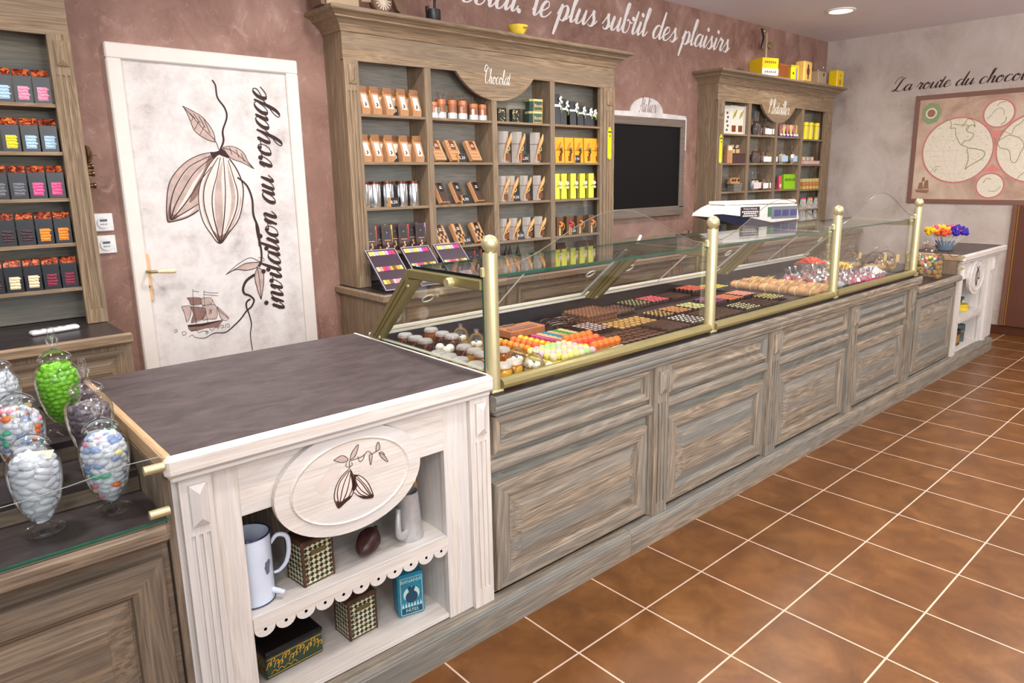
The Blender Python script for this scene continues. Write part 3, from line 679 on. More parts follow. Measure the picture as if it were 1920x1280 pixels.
hutch('shelf_cabinet', 'brown pine shelf cabinet of black candy boxes left of the door', -2.925, -.81, [(-2.84, -2.42), (-2.375, -1.93), (-1.885, -1.42), (-1.375, -.888)], [1.827, 1.641, 1.458, 1.275, 1.09], zopen=2.088, ztop=2.27, yf=2.03)
base_unit('base_cabinet', 'low brown pine cabinet under the shelves behind the glass case', .359, 6.15, 7)
base_unit('base_cabinet', 'low brown pine cabinet with dark worktop left of the door', -3.0, -.795, 3, yf=1.69)
MB_ = MB().box(2.55, YW-.016, .932, 3.80, YW-.0008, 1.03, .002); tag(MB_.build('backsplash_board', W_BRN_H), 'brown pine upstand board on the worktop under the blackboard', 'board')

# blackboard
t = thing('blackboard', 'framed blackboard with white arched back panel on the terracotta wall', 'blackboard', (3.12, YW, 1.18), 0, None, True)
poly = [(2.555, 1.75), (2.62, 1.75), (2.62, 1.90), (3.60, 1.90), (3.60, 1.715), (3.665, 1.715), (3.665, 1.975), (3.645, 1.995), (3.335, 2.003)]
poly += [(3.13+.205*math.cos(a), 2.003+.113*math.sin(a)) for a in [math.pi*i/16 for i in range(1, 16)]] + [(2.925, 2.003), (2.575, 1.995), (2.555, 1.975)]
bo = MB().prism(poly, 1, YW-.012, YW-.0005).build('back_panel', DOORW, t)
m = MB(); k = .21/script_len('Atelier'); script(m, 'Atelier', lambda u, v, l: (3.03+u*k, YW-.0125-l, 2.003+v*k*1.5), .16, .06, .2); m.build('painted_lettering', colour('grey_brown_lettering', 128, 104, 92), bo, flip=False)
f = MB(); a, b, c, d, w = 2.60, 3.622, 1.178, 1.962, .062
f.box(a, YW-.034, d-w, b, YW-.01, d, .004).box(a, YW-.034, c, b, YW-.01, c+w+.015, .004).box(a, YW-.034, c+w, a+w, YW-.01, d-w, .004).box(b-w, YW-.034, c+w, b, YW-.01, d-w, .004)
f.build('frame', wood('grey_brown_frame_wood', 'X', rgb(98, 84, 74), rgb(122, 108, 98), rgb(140, 126, 114), rgb(112, 104, 98)), t)
MB().box(a+.03, YW-.022, c+.03, b-.03, YW-.011, d-.03).build('slate', plain('matt_black_slate', rgb(16, 14, 16), .65, 0, .2), t)
# ------------------------------------------------------------------ white counter, glass case counter, candy counters
def scallop(mb, xa, xb, y0, y1, zt, zb, n):
    w = (xb-xa)/n; zm = zb+w*.42; poly = [(xa, zt), (xa, zm)]
    for i in range(n):
        for k in range(1, 9): a = math.pi*k/8; poly.append((xa+w*(i+.5)-w*.49*math.cos(a), zm-(zm-zb)*math.sin(a)))
        if i < n-1: poly.append((xa+w*(i+1), zm+.002))
    poly += [(xb, zm), (xb, zt)]
    return mb.prism(poly, 1, y0, y1)
def ellipse(cx, cz, rx, rz, n=56): return [(cx+rx*math.cos(2*math.pi*i/n), cz+rz*math.sin(2*math.pi*i/n)) for i in range(n)]
def white_counter(name, label, x0, x1, yb, ox0, ox1, pil, side_mat, cz=.702, orx=.222, orz=.151, art_fn=None, nsc=11, ztop=.905):
    t = thing(name, label, 'counter', ((x0+x1)/2, .5, 0), 0, None, True)
    MB().box(x0+.022, .287, ztop-.008, x1-.012, yb, ztop).build('worktop', SLATE, t)
    MB().box(x0, .258, ztop-.050, x1, .288, ztop+.0015, .010).box(x0+.012, .270, ztop-.064, x1-.010, .30, ztop-.049, .004).build('front_edge', W_WHT_H, t)
    MB().box(x0+.002, .286, ztop-.044, x0+.0235, yb, ztop+.0015, .004).build('side_edge', W_TAN_Y, t)
    MB().box(x1-.0125, .286, ztop-.040, x1-.001, yb, ztop+.0012, .002).build('side_edge', W_WHT_H, t)
    MB().box(x0+.0015, .303, .109, x0+.0175, yb-.01, ztop-.046).build('side_panel', side_mat, t)
    MB().box(x1-.036, .315, .10, x1-.016, yb-.01, ztop-.044).build('side_panel', W_WHT_V, t)
    for i, (a, b) in enumerate(pil): pilaster(MB(), a, b, .109, ztop-.06, .287, .03, (ztop-.19, ztop-.085), (.17, ztop-.215), .005).build('pilaster', W_WHT_V, t)
    MB().box(x0+.018, .305, .109, ox0, .325, ztop-.06, .001).build('stile', W_WHT_V, t)
    MB().box(ox1, .305, .109, x1-.016, .325, ztop-.06, .001).build('stile', W_WHT_V, t)
    MB().box(ox0, .305, .692, ox1, .325, ztop-.05, .001).build('apron', W_WHT_H, t)
    cx = (ox0+ox1)/2-.012
    ov = MB().prism(ellipse(cx, cz, orx, orz), 1, .285, .304).build('oval_plaque', W_WHT_H, t)
    m = MB(); e1, e2, e3 = ellipse(cx, cz, orx*.82, orz*.80), ellipse(cx, cz, orx*.80, orz*.775), ellipse(cx, cz, orx*.775, orz*.745); n = len(e1)
    m.add([(p[0], .2849, p[1]) for p in e1]+[(p[0], .2795, p[1]) for p in e2]+[(p[0], .2835, p[1]) for p in e3], [(i, (i+1) % n, n+(i+1) % n, n+i) for i in range(n)]+[(n+i, n+(i+1) % n, 2*n+(i+1) % n, 2*n+i) for i in range(n)]+[tuple(2*n+i for i in range(n))])
    m.build('oval_moulding', W_WHT_H, ov)
    if art_fn: art_fn(ov, cx, cz)
    ybk = min(.70, yb-.03)
    MB().box(ox0-.048, .3125, .385, ox1+.02, ybk, .402, .001).build('shelf', W_WHT_H, t)
    MB().box(ox0-.062, .3125, .1095, ox1+.04, ybk, .125, .001).build('shelf', W_WHT_H, t)
    MB().box(ox0-.062, ybk, .10, ox1+.04, ybk+.016, ztop-.05).build('back_panel', side_mat, t)
    MB().box(ox0-.062, .326, .125, ox0-.050, ybk, ztop-.05).build('inner_side', W_WHT_V, t)
    MB().box(ox1+.004, .326, .125, ox1+.02, ybk, ztop-.05).build('inner_side', W_WHT_V, t)
    s = scallop(MB(), ox0, ox1, .301, .312, .401, .342, nsc).build('scalloped_trim', W_WHT_H, t)
    w = (ox1-ox0)/nsc; m = MB()
    for i in range(nsc): m.lathe([(0, .3005), (.0045, .3005)], 10, (ox0+w*(i+.5), 0, .363), axis=1)
    m.build('drilled_holes', colour('hole_brown', 96, 72, 52), s)
    return t
def oval_art(ov, cx, cz):
    m = MB(); zf = Z(500, 790, 5.333)
    def pl(u, v, l): p = P(*zf(u, v), 1, .2832); return (p.x, .2832-l, p.z)
    blob(m, pts('740,440 735,500 640,640 560,740 480,640 560,560 640,460'), pl, 3, .0002); blob(m, pts('950,430 1060,410 1060,480 990,510 930,490'), pl, 3, .0002)
    blob(m, pts('830,465 740,560 690,660 675,760 700,840 720,865 780,810 850,740 880,620 860,520'), pl, 2, .0005); blob(m, pts('870,530 940,545 1010,610 1060,720 1060,755 960,765 860,700 880,600'), pl, 2, .0004)
    blob(m, pts('690,790 720,866 780,810 850,740 800,760 740,800'), pl, 0, .0008); blob(m, pts('830,465 862,520 882,620 860,700 850,600 838,540'), pl, 0, .0008); blob(m, pts('1060,718 1060,757 960,765 900,735 980,745 1030,735'), pl, 0, .0008)
    blob(m, pts('870,530 930,535 890,560 905,640 870,690 868,600'), pl, 0, .0008)
    for s_ in ('830,465 740,560 690,660 675,760 700,840 720,865', '860,520 880,620 850,740 780,810 720,865', '820,490 735,600 705,720 725,850', '830,490 775,610 745,730 725,855', '840,500 820,620 790,730 725,860', '850,510 860,620 830,730 740,850',
              '870,530 940,545 1010,610 1060,720 1060,757', '860,700 960,765 1060,757', '885,560 950,620 1040,745', '890,600 940,680 1040,752', '880,650 930,720 1030,756', '900,545 990,640 1050,740'):
        ribbon(m, pts(s_), taper(7, 11), pl, 0, .0010)
    for s_ in ('840,390 950,350 1010,295 1050,320 1090,300', '830,460 825,400 840,390', '800,410 790,440 820,455 855,430 845,405', '910,350 930,400 965,370 975,330', '1120,320 1150,300 1180,330'): ribbon(m, pts(s_), taper(6), pl, 0, .0010)
    for s_ in ('668,388 740,342 790,350 810,388 750,408', '832,380 850,310 915,228 895,320 865,362', '1022,340 1050,320 1052,370 1037,432', '1092,300 1095,240 1117,205 1130,270', '1120,312 1170,330 1210,400 1150,362'):
        blob(m, pts(s_), pl, 1, .0005); ribbon(m, pts(s_)+pts(s_)[:1], taper(6), pl, 0, .0010)
    m.build('painted_cacao_pods', [colour('dark_cocoa_paint', 60, 34, 30), INK2, colour('pale_pod_paint2', 228, 212, 204), plain('pale_brushed_paint', rgb(212, 200, 193), .6, 0, .2, .10, 18)], ov, flip=False)
def oval_art_far(ov, cx, cz):
    m = MB(); pl = lambda u, v, l: (cx+u*orx_, .2832-l, cz+v*orz_)
    orx_, orz_ = .1, .1
    for s_ in ('-.3,.75 0,.5 .3,.7', '0,.5 -.35,.1 -.3,-.5 -.05,-.8 .1,-.4 .05,.1 0,.5', '0,.5 .4,.2 .55,-.3 .2,-.2 .05,.1', '-.1,.4 -.2,-.2 -.08,-.7'): ribbon(m, pts(s_), taper(.10), pl, 0, .0006)
    m.build('painted_cacao_pods', INK, ov, flip=False)
WC0, WC1 = -1.075, -.112
white_counter('display_counter', 'white limed counter with dark top, oval cacao plaque and open shelves', WC0, WC1, 1.145, -.905, -.286, [(-1.045, -.972), (-.194, -.116)], wood('dark_side_pine', 'Z', rgb(84, 72, 60), rgb(122, 106, 90), rgb(158, 138, 114), rgb(100, 94, 86)), art_fn=oval_art)
white_counter('display_counter', 'small white limed counter with oval plaque at the far right end', 4.43, 5.52, .68, 4.60, 5.16, [(4.45, 4.52), (5.22, 5.29)], W_BRN_V, orx=.20, art_fn=oval_art_far, nsc=10, ztop=.895)

# plinth boards that run along the foot of the counters
for i, (a, b, lb) in enumerate(((WC0+.01, .582, 'grey pine plinth board under the nearest white counter'), (.584, 3.50, 'grey pine plinth board under the glass case counter'), (3.502, 5.42, 'grey pine plinth board under the far right white counter'))):
    m = MB().prism([(.2616, 0), (.2616, .086), (.2640, .090), (.2640, .094), (.268, .098), (.270, .104), (.276, .108), (.312, .1085), (.312, 0)], 0, a, b)
    tag(m.build('plinth_board', W_GREY_H), lb, 'plinth')

# glass case counter
GX0, GX1 = -.1105, 3.56
t = thing('glass_case_counter', 'long grey washed pine counter with raised panels carrying the glass case', 'counter', (1.7, .6, 0), 0, None, True)
MB().prism([(.300, .776), (.268, .777), (.261, .783), (.259, .793), (.262, .800), (.258, .806), (.256, .818), (.259, .829), (.266, .835), (.300, .836)], 0, GX0, GX1+.02).box(GX0+.01, .272, .760, GX1, .31, .777, .004).build('front_edge', W_GREY_H, t)
MB().box(GX0+.002, .2605, .8362, GX1, .300, .8384).build('slate_strip', SLATE_D, t)
MB().box(GX0, .318, .11, GX1, .332, .776).build('back_board', W_BLUE, t)
DECKM = plain('black_display_deck', rgb(38, 34, 38), .3, 0, .5, .1, 30); MB().box(GX0+.002, .30, .818, GX1, 1.05, .838).build('display_deck', DECKM, t)
MB().prism([(1.03, .838), (1.05, .838), (1.064, .903), (1.044, .903)], 0, GX0+.002, GX1).build('back_plate', DECKM, t)
MB().box(GX0+.002, 1.05, .1, GX1, 1.07, .82).build('rear_board', W_BRN_H, t)
bays = [(GX0, .742), (.836, 1.662), (1.758, 2.572), (2.668, 3.452)]
for i, (a, b) in enumerate(bays):
    MB().prism([(.320, .552), (.302, .554), (.297, .560), (.292, .566), (.290, .577), (.292, .590), (.298, .598), (.304, .602), (.320, .604)], 0, a, b).build('middle_rail', W_GREY_H, t)
    raised_panel(MB(), a+.018, b-.02, .624, .752, .318, .034, .026).build('drawer_front', [W_GREY_H, W_GREY_V], t)
    raised_panel(MB(), a+.018, b-.03, .128, .518, .318, .064, .028).build('door_panel', [W_GREY_H, W_GREY_V], t)
    if i: MB().box(a, .30, .112, a+.012, .32, .775, .001).build('stile', W_GREY_V, t)
    MB().box(b-.012, .30, .112, b, .32, .775, .001).build('stile', W_GREY_V, t)
    pb = bays[i+1][0] if i < 3 else 3.565
    pilaster(MB(), b, pb, .109, .762, .282, .036, (.640, .738), (.16, .60), .005).build('pilaster', W_GREY_V, t)

# candy counters with stepped tops at both ends
def candy_counter(label, x0, x1, ztop, panel, steps, glass_h, H=W_GREY_H, V=W_GREY_V):
    t = thing('candy_counter', label, 'counter', ((x0+x1)/2, .6, 0), 0, None, True)
    MB().box(x0, .262, ztop-.045, x1, .302, ztop, .010).build('front_edge', H, t)
    MB().box(x0, .316, .11, x1, .330, ztop-.04).build('back_board', H, t)
    raised_panel(MB(), panel[0], panel[1], panel[2], panel[3], .318, .075, .028).build('door_panel', [H, V], t)
    z = ztop-.005
    for i, (ya, yb) in enumerate(steps):
        MB().box(x0, ya, z-.018, x1, yb+.004, z).build('tread', SLATE_D, t)
        if i < len(steps)-1: MB().box(x0, yb, z-.018, x1, yb+.014, z+.037).build('riser', H, t)
        z += .055
    return t
pe = P(*Z(0, 850, 2.977)(905, 575), 1, .30)
candy_counter('grey pine candy counter with stepped dark shelves beside the nearest white counter', -1.95, WC0-.0015, .752, (-1.72, pe.x, .13, pe.z), [(.298, .525), (.525, .715), (.715, .90), (.90, 1.10)], .1, wood('dark_grey_pine_h', 'X', rgb(84, 72, 60), rgb(122, 106, 90), rgb(158, 138, 114), rgb(100, 94, 86)), wood('dark_grey_pine_v', 'Z', rgb(84, 72, 60), rgb(122, 106, 90), rgb(158, 138, 114), rgb(100, 94, 86)))
candy_counter('grey pine candy counter with one tall panel before the far white counter', 3.582, 4.432, .752, (3.64, 4.40, .15, .665), [(.298, .56), (.56, .76), (.76, .96)], .1)

# thin glass guards of the candy counters, on brass pegs
m = MB()
n = 24; top = [(-1.95+(WC0-.002+1.95)*i/n, .912-.022*math.sin(math.pi*max(0, min(1, (i-9)/13)))*1.0+(.018*math.sin(math.pi*max(0, (6-i)/6)))) for i in range(n+1)]
m.prism([(-1.95, .762)]+[(WC0-.002, .762)]+list(reversed(top)), 1, .272, .278)
t = thing('glass_guard', 'clear glass guard with wavy top edge in front of the candy jars', 'glass guard', (-1.4, .275, .76), 0, None, True)
m.build('glass_pane', [GLASS], t)
e = MB().tube([(a, .275, b) for a, b in top], .0010, 6).build('polished_edge', colour('polished_glass_edge', 150, 158, 156, .15), t, True)
MB().box(-1.95, .271, .757, WC0-.002, .279, .762).build('lower_edge', G_EDGE, t)
for z in (.892, .786):
    pg = MB().tube([(WC0-.0005, .262, z), (WC0-.042, .262, z)], .0105, 14).build('brass_peg', BRASS, t, 40)
t = thing('glass_guard', 'clear glass guard in front of the big jar at the far candy counter', 'glass guard', (4.0, .275, .76), 0, None, True)
pr = [(3.60, .76), (4.425, .76), (4.425, .905), (4.2, .905), (4.05, .955), (3.9, .935), (3.75, .87), (3.60, .86)]
MB().prism(pr, 1, .272, .278).build('glass_pane', GLASS, t)
MB().tube([(a, .275, b) for a, b in pr[2:]], .002, 6).build('polished_edge', colour('dark_glass_edge', 40, 44, 40, .15), t, True)
for z in (.885, .80): MB().tube([(4.43, .268, z), (4.385, .268, z)], .010, 12).build('brass_peg', BRASS, t, 40)

# the glass display case
cs = thing('glass_display_case', 'brass and glass display case full of chocolates on the grey counter', 'display case', (1.7, .55, .838), 0, None, True)
PX = [-.086, 1.14, 2.333, 3.505]; ZG = 1.205
for i, x in enumerate(PX):
    p = MB().lathe([(.0235, .845), (.0235, 1.282), (.0225, 1.288), (0, 1.288)], 28, (x, .300, 0)).build('post', BRASS, cs, 30)
    MB().box(x-.024, .274, .8388, x+.026, .326, .848, .003).build('post_foot', BRASS, p)
    MB().lathe([(.011, 1.286), (.0105, 1.292), (.014, 1.294), (.0105, 1.297)]+[(.0275*math.sin(a), 1.3165-.0275*math.cos(a)) for a in [.45+(math.pi-.45)*k/14 for k in range(15)]], 28, (x, .300, 0)).build('ball_finial', BRASS, p, True)
    MB().box(x-.03, .302, 1.212, x+.034, .318, 1.243, .003).build('glass_clip', BRASS, p)
for i in range(3):
    a, b = PX[i]+.022, PX[i+1]-.022
    MB().prism([(.276, .8465), (.270, .852), (.270, .862), (.276, .874), (.290, .880), (.300, .880), (.300, .846)], 0, a, b).build('bottom_rail', BRASS_D, cs)
    xs = [a+(b-a)*k/40 for k in range(41)]; w = PX[i+1]-PX[i]
    tp = [(x, 1.232+.160*max(0, .5-.5*math.cos(2*math.pi*(x-PX[i])/w))**1.05) for x in xs]
    g = MB().prism([(a, .878), (b, .878)]+list(reversed(tp)), 1, .306, .312).build('front_glass', GLASS, cs)
    MB().tube([(p, .309, q) for p, q in tp], .0015, 6).build('polished_edge', colour('smoky_glass_edge', 120, 116, 100, .15), g, True)
    g = MB().box(PX[i]-.012, .318, ZG, PX[i+1]-.016, .715, ZG+.008).build('top_glass', TOPGLASS, cs)
    MB().box(PX[i]-.012, .313, ZG-.0005, PX[i+1]-.016, .3185, ZG+.0085).build('green_edge', G_EDGE, g)
    MB().box(PX[i]-.012, .715, ZG-.0005, PX[i+1]-.016, .718, ZG+.0085).build('green_edge', G_EDGE, g)
ge = MB().box(PX[0]-.016, .313, ZG-.001, PX[0]-.012, .718, ZG+.009).build('end_edge', colour('dark_green_glass_edge', 16, 30, 26, .1), cs)
eg = MB().prism([(.318, .912), (.318, ZG-.03), (.70, ZG-.03), (1.0, .912)], 0, -.104, -.099).build('end_glass', GLASS, cs)
MB().box(-.106, .312, .908, -.096, .320, ZG).build('green_edge', G_EDGE, eg)
for i, x in enumerate(PX):
    xx = x-.016 if i == 0 else x
    arm = MB().box(xx-.012, .318, ZG-.036, xx+.012, .735, ZG-.003, .003).build('top_arm', BRASS_D, cs)
    if i == 0: MB().lathe([(0, xx-.034), (.015, xx-.034), (.017, xx-.028), (.017, xx-.012), (.012, xx-.011)], 20, (0, .47, ZG-.024), axis=0).build('clamp_knob', BRASS, arm, 40)
    M = MB(); wdt = .034
    M.prism([(.735, ZG-.004), (.735, ZG-.040), (.672, ZG-.036), (.955, .908), (1.035, .908)], 0, xx-.014, xx+.014)
    st = M.build('rear_strut', BRASS_D, cs)
    for gx in (.35, .62): MB().tube([(xx-.0145, .715+gx*.0+.27*k, ZG-.04-(ZG-.945)*k) for k in (.05, .5, .97)] if gx < .5 else [(xx-.0145, .735+.27*k, ZG-.03-(ZG-.935)*k) for k in (.05, .5, .97)], .0022, 6).build('groove', colour('dark_gold_groove', 92, 80, 42, .4), st)
    for k in (.12, .93): MB().lathe([(0, xx-.017), (.006, xx-.0165), (.007, xx-.014)], 12, (0, .70+.27*k, ZG-.03-(ZG-.93)*k), axis=0).build('bolt', BRASS, st)
MB().box(PX[0]-.016, 1.028, .905, GX1, 1.060, .918, .002).box(PX[0], 1.034, .918, GX1, 1.050, .932, .002).build('rear_sill', [colour('white_enamelled_rail', 226, 222, 214, .25)], cs)
MB().box(PX[0], 1.0275, .9185, GX1, 1.0335, .923).build('gold_strip', BRASS, cs)
MB().box(PX[0]-.02, .33, .9072, PX[0]-.012, 1.03, .9125).build('end_base_strip', colour('pale_glass_strip', 186, 196, 172, .2), cs)
for i in range(3):
    a, b = PX[i]+.03, PX[i+1]-.03
    pth = lambda f: (.742+.285*f, 1.168-.245*f)
    (ya, za), (yb, zb) = pth(0), pth(1)
    g = MB().add([(a, ya, za), (b, ya, za), (b, yb, zb), (a, yb, zb)], [(0, 1, 2, 3)]).build('rear_glass', GLASS, cs)
    fr = MB()
    for xx in (b-.012, ): fr.prism([(ya, za), (ya+.008, za+.007), (yb+.008, zb+.007), (yb, zb)], 0, xx, xx+.018)
    fr.build('aluminium_stile', colour('pale_aluminium', 196, 196, 192, .3, .4), g)
    for fx in (.10, .90):
        y, z = pth(.45); x = a+(b-a)*fx; ring = []
        for k in range(20):
            an = 2*math.pi*k/20; ring.append((x+.024*math.cos(an), y+.024*math.sin(an)*.758, z-.024*math.sin(an)*.652))
        MB().tube(ring, .0028, 6, closed=True).build('finger_ring', colour('clear_ring', 216, 212, 200, .15), g, True)
    g2 = MB()
    y, z = pth(0); y2, z2 = pth(1); xm = (a+b)/2
    MB().tube([(xm-.02, y, z), (xm-.02, y2, z2)], .003, 6).build('pane_edge', colour('pane_edge_pale', 206, 204, 194, .2), g)
# ------------------------------------------------------------------ goods on the wall cabinets
def pos(i, n): return 'only' if n == 1 else 'leftmost' if i == 0 else 'rightmost' if i == n-1 else ORD[i]
def xat(zf, us, v, y): return [P(*zf(u, v), 1, y).x for u in us]
RIB = colour('dark_red_cord', 92, 40, 30); LEAFG = colour('dried_leaf_green', 120, 136, 60); ORANGE_BOW = colour('orange_raffia', 240, 128, 50); CORDC = colour('pale_cord', 232, 190, 110)
WOODSC = colour('pale_scoop_wood', 226, 166, 104, .5); BROWNW = colour('chocolate_brown_label', 120, 62, 22)
def kraft_bag(h=.146):
    t = thing('paper_bag', 'kraft bag', 'bag')
    hb = h*.78
    m = MB().prism([(-.028, 0), (.022, 0), (.024, .02), (.004, hb), (-.004, hb), (-.031, .03)], 0, -.030, .030)
    m.build('bag_body', KRAFT, t)
    MB().box(-.030, -.0045, hb-.004, .030, .0045, h, .001).build('folded_top', colour('kraft_paper_dark', 150, 104, 72), t)
    fy = lambda z: -.031+.027*(z-.03)/(hb-.03)-.0012
    m = MB(); m.add([(-.016, fy(.033), .033), (.018, fy(.033), .033), (.018, fy(hb*.9), hb*.9), (-.016, fy(hb*.9), hb*.9)], [(0, 1, 2, 3)])
    m.M = None; l = m.build('paper_label', CREAMP, t)
    q = MB()
    for (u, z) in ((0, .055), (.004, .048), (-.003, .042)): q.add([(u-.006, fy(z)-.0006, z), (u+.006, fy(z-.003)-.0006, z-.003), (u+.003, fy(z+.010)-.0006, z+.010)], [(0, 1, 2)])
    q.build('printed_mark', INK, l, flip=False)
    MB().box(-.032, -.006, hb-.003, -.027, .006, hb+.012, .001).build('gold_clip', GOLDP, t)
    return t
def price_tag(loc, rz, txt, label):
    t = thing('price_tag', label, 'price tag', loc, rz); t.scale = (1.2, 1.2, 1.2)
    MB().prism([(0, 0), (.004, 0), (.016, .042), (.012, .042)], 0, -.024, .024).build('slate', BLK, t)
    f = MB(); f.box(-.0255, -.002, 0, -.022, .018, .044).build('wood_edge', colour('tag_wood_edge', 214, 160, 100), t)
    m = MB(); M = Matrix.Translation((0, .0058, .021)) @ Matrix.Rotation(math.radians(-16), 4, 'X') @ Matrix.Translation((0, -.0010, 0)) @ FRONT
    letters(m, txt, .021, M); m.build('chalk_price', colour('chalk_white', 222, 220, 214, .8), t, flip=False)
    return t
A1 = Z(650, 120, 6.736); A2 = Z(900, 120, 6.736); A3 = Z(650, 300, 6.736); A4 = Z(900, 300, 6.736)
proto = None
for r, (z, zf, fu, bu, v, nm) in enumerate(((1.856, A1, [205, 350, 515, 690, 850], [255, 425, 590, 760], 620, 'top left'), (1.606, A1, [225, 365, 530, 720, 890], [285, 440, 610, 790], 1215, 'second left'))):
    for row, us, y in (('front', fu, 2.09), ('back', bu, 2.165)):
        xs = xat(zf, us, v, y)
        for i, x in enumerate(xs):
            lb = f'{pos(i, len(xs))} kraft paper bag of the {row} row in the {nm} compartment'
            rz = math.radians(14-i*2 if row == 'front' else 8)
            if proto is None: proto = kraft_bag(); o = proto; o.location = (x, y, z); o.rotation_euler = (0, 0, rz); o['label'] = lb; o['group'] = 'kraft paper bags'
            else: dup(proto, (x, y, z), rz, lb, 'kraft paper bags')
def pxz(zf, u, v, z): return (P(*zf(u, v), 1, 2.064).x, 2.064, z)
price_tag(pxz(A1, 590, 615, 1.856), -.25, '3,80', 'small slate price tag before the kraft bags of the top left compartment')
price_tag(pxz(A1, 595, 1205, 1.606), -.25, '3,80', 'small slate price tag before the kraft bags of the second left shelf')
# tall metal tins
def metal_tin():
    t = thing('metal_tin', 'tin', 'tin')
    MB().lathe([(.0335, 0), (.034, .002), (.034, .126), (.0335, .128)], 28).build('tin_body', SILVER, t, 40)
    MB().lathe([(.035, .126), (.0352, .128), (.035, .138), (.033, .1415), (0, .1425)], 28).build('lid', colour('copper_brown_lid', 96, 52, 34, .25, .6), t, 40)
    return t
proto = None
xs = xat(A3, [225, 360, 525, 700, 850], 590, 2.115); 
for i, x in enumerate(xs):
    lb = f'{pos(i, 5)} tall silver tin with brown lid in the left column'
    if i == 0: o = proto = metal_tin(); o.location = (x, 2.115, 1.36); o['label'] = lb; o['group'] = 'silver tins'
    else: o = dup(proto, (x, 2.115, 1.36), 0, lb, 'silver tins')
price_tag(pxz(A3, 610, 585, 1.36), 0, '8,50', 'slate price tag reading 8,50 before the silver tins')
# dark pouches with a bright edge
def pouch(edge, h=.148, w=.057):
    t = thing('dark_pouch', 'pouch', 'pouch')
    MB().prism([(-.024, 0), (.022, 0), (.004, h), (-.003, h), (-.026, .04)], 0, -w/2, w/2).build('pouch_body', colour('dark_choc_pouch', 58, 34, 24, .35), t)
    m = MB().add([(w/2+.0005, -.024, 0), (w/2+.0005, .022, 0), (w/2+.0005, .004, h), (w/2+.0005, -.003, h)], [(0, 1, 2, 3)]); m.box(w/2-.004, -.008, h*.35, w/2+.004, -.004+.001, h+.001)
    m.build('bright_edge', edge, t)
    l = MB().add([(-w*.36, -.0235, h*.45), (w*.30, -.0235, h*.45), (w*.30, -.0075, h*.92), (-w*.36, -.0075, h*.92)], [(0, 1, 2, 3)]).build('black_label', BLK, t)
    m = MB(); letters(m, 'B', .012, Matrix.Translation((0, -.0155, h*.72)) @ Matrix.Rotation(math.radians(-14), 4, 'X') @ FRONT); m.box(-w*.3, -.0255, h*.42, w*.3, -.0245, h*.45); m.build('label_print', colour('salmon_print', 216, 140, 110), l, flip=False)
    m = MB()
    for k, (u, v) in enumerate(((-.006, .12), (.004, .2), (.001, .30))): m.ball((u, -.0262, h*v), .007, 8, 0, (.7, .3, 1.3))
    m.build('window_candies', colour('candy_window_mix', 214, 170, 140), t, True)
    return t
EC = dict(orange=colour('pouch_orange', 214, 84, 30), yellow=colour('pouch_yellow', 240, 190, 50), red=colour('pouch_red', 226, 50, 40), violet=colour('pouch_violet', 180, 130, 190), lemon=colour('pouch_lemon', 226, 214, 90), crimson=colour('pouch_crimson', 170, 40, 60))
us = [310, 430, 510, 610, 720, 830, 935]; ec = ['orange', 'lemon', 'yellow', 'crimson', 'red', 'violet', 'violet']
for i, (u, e) in enumerate(zip(us, ec)):
    y = 2.10 if i % 2 == 0 else 2.165; x = P(*A3(u, 1080), 1, y).x
    o = pouch(EC[e]); o.location = (x, y, 1.111); o.rotation_euler = (0, 0, -.35)
    o['label'] = f'{pos(i, 7)} dark pouch with {e} edge behind the chocolate palettes'; o['group'] = 'dark pouches on the fourth shelf'
xs = xat(A3, [1370, 1480, 1560, 1680, 1790, 1880], 1230, 2.12)
for i, x in enumerate(xs):
    o = pouch(EC[['orange', 'orange', 'red', 'orange', 'crimson', 'orange'][i]], .135); o.location = (x, 2.12+.03*(i % 2), .93); o.rotation_euler = (0, 0, -.4)
    o['label'] = f'{pos(i, 6)} dark pouch standing on the worktop under the second column'; o['group'] = 'dark pouches on the worktop'
for i, x in enumerate(xat(A4, [250, 330, 380, 480], 1130, 2.13)):
    t = thing('chocolate_pyramid', f'{pos(i, 4)} dark pointed pouch on the worktop under the grey boxes', 'pouch', (x, 2.13, .93), -.3, 'dark pointed pouches')
    MB().add([(-.028, -.024, 0), (.028, -.024, 0), (.028, .024, 0), (-.028, .024, 0), (0, 0, .15)], [(0, 1, 2, 3), (0, 1, 4), (1, 2, 4), (2, 3, 4), (3, 0, 4)]).build('pouch_body', DKBR, t)
    MB().add([(-.012, -.0225, .012), (.012, -.0225, .012), (.005, -.0115, .08), (-.005, -.0115, .08)], [(0, 1, 2, 3)]).build('paper_label', colour('tan_label', 190, 130, 90), t)
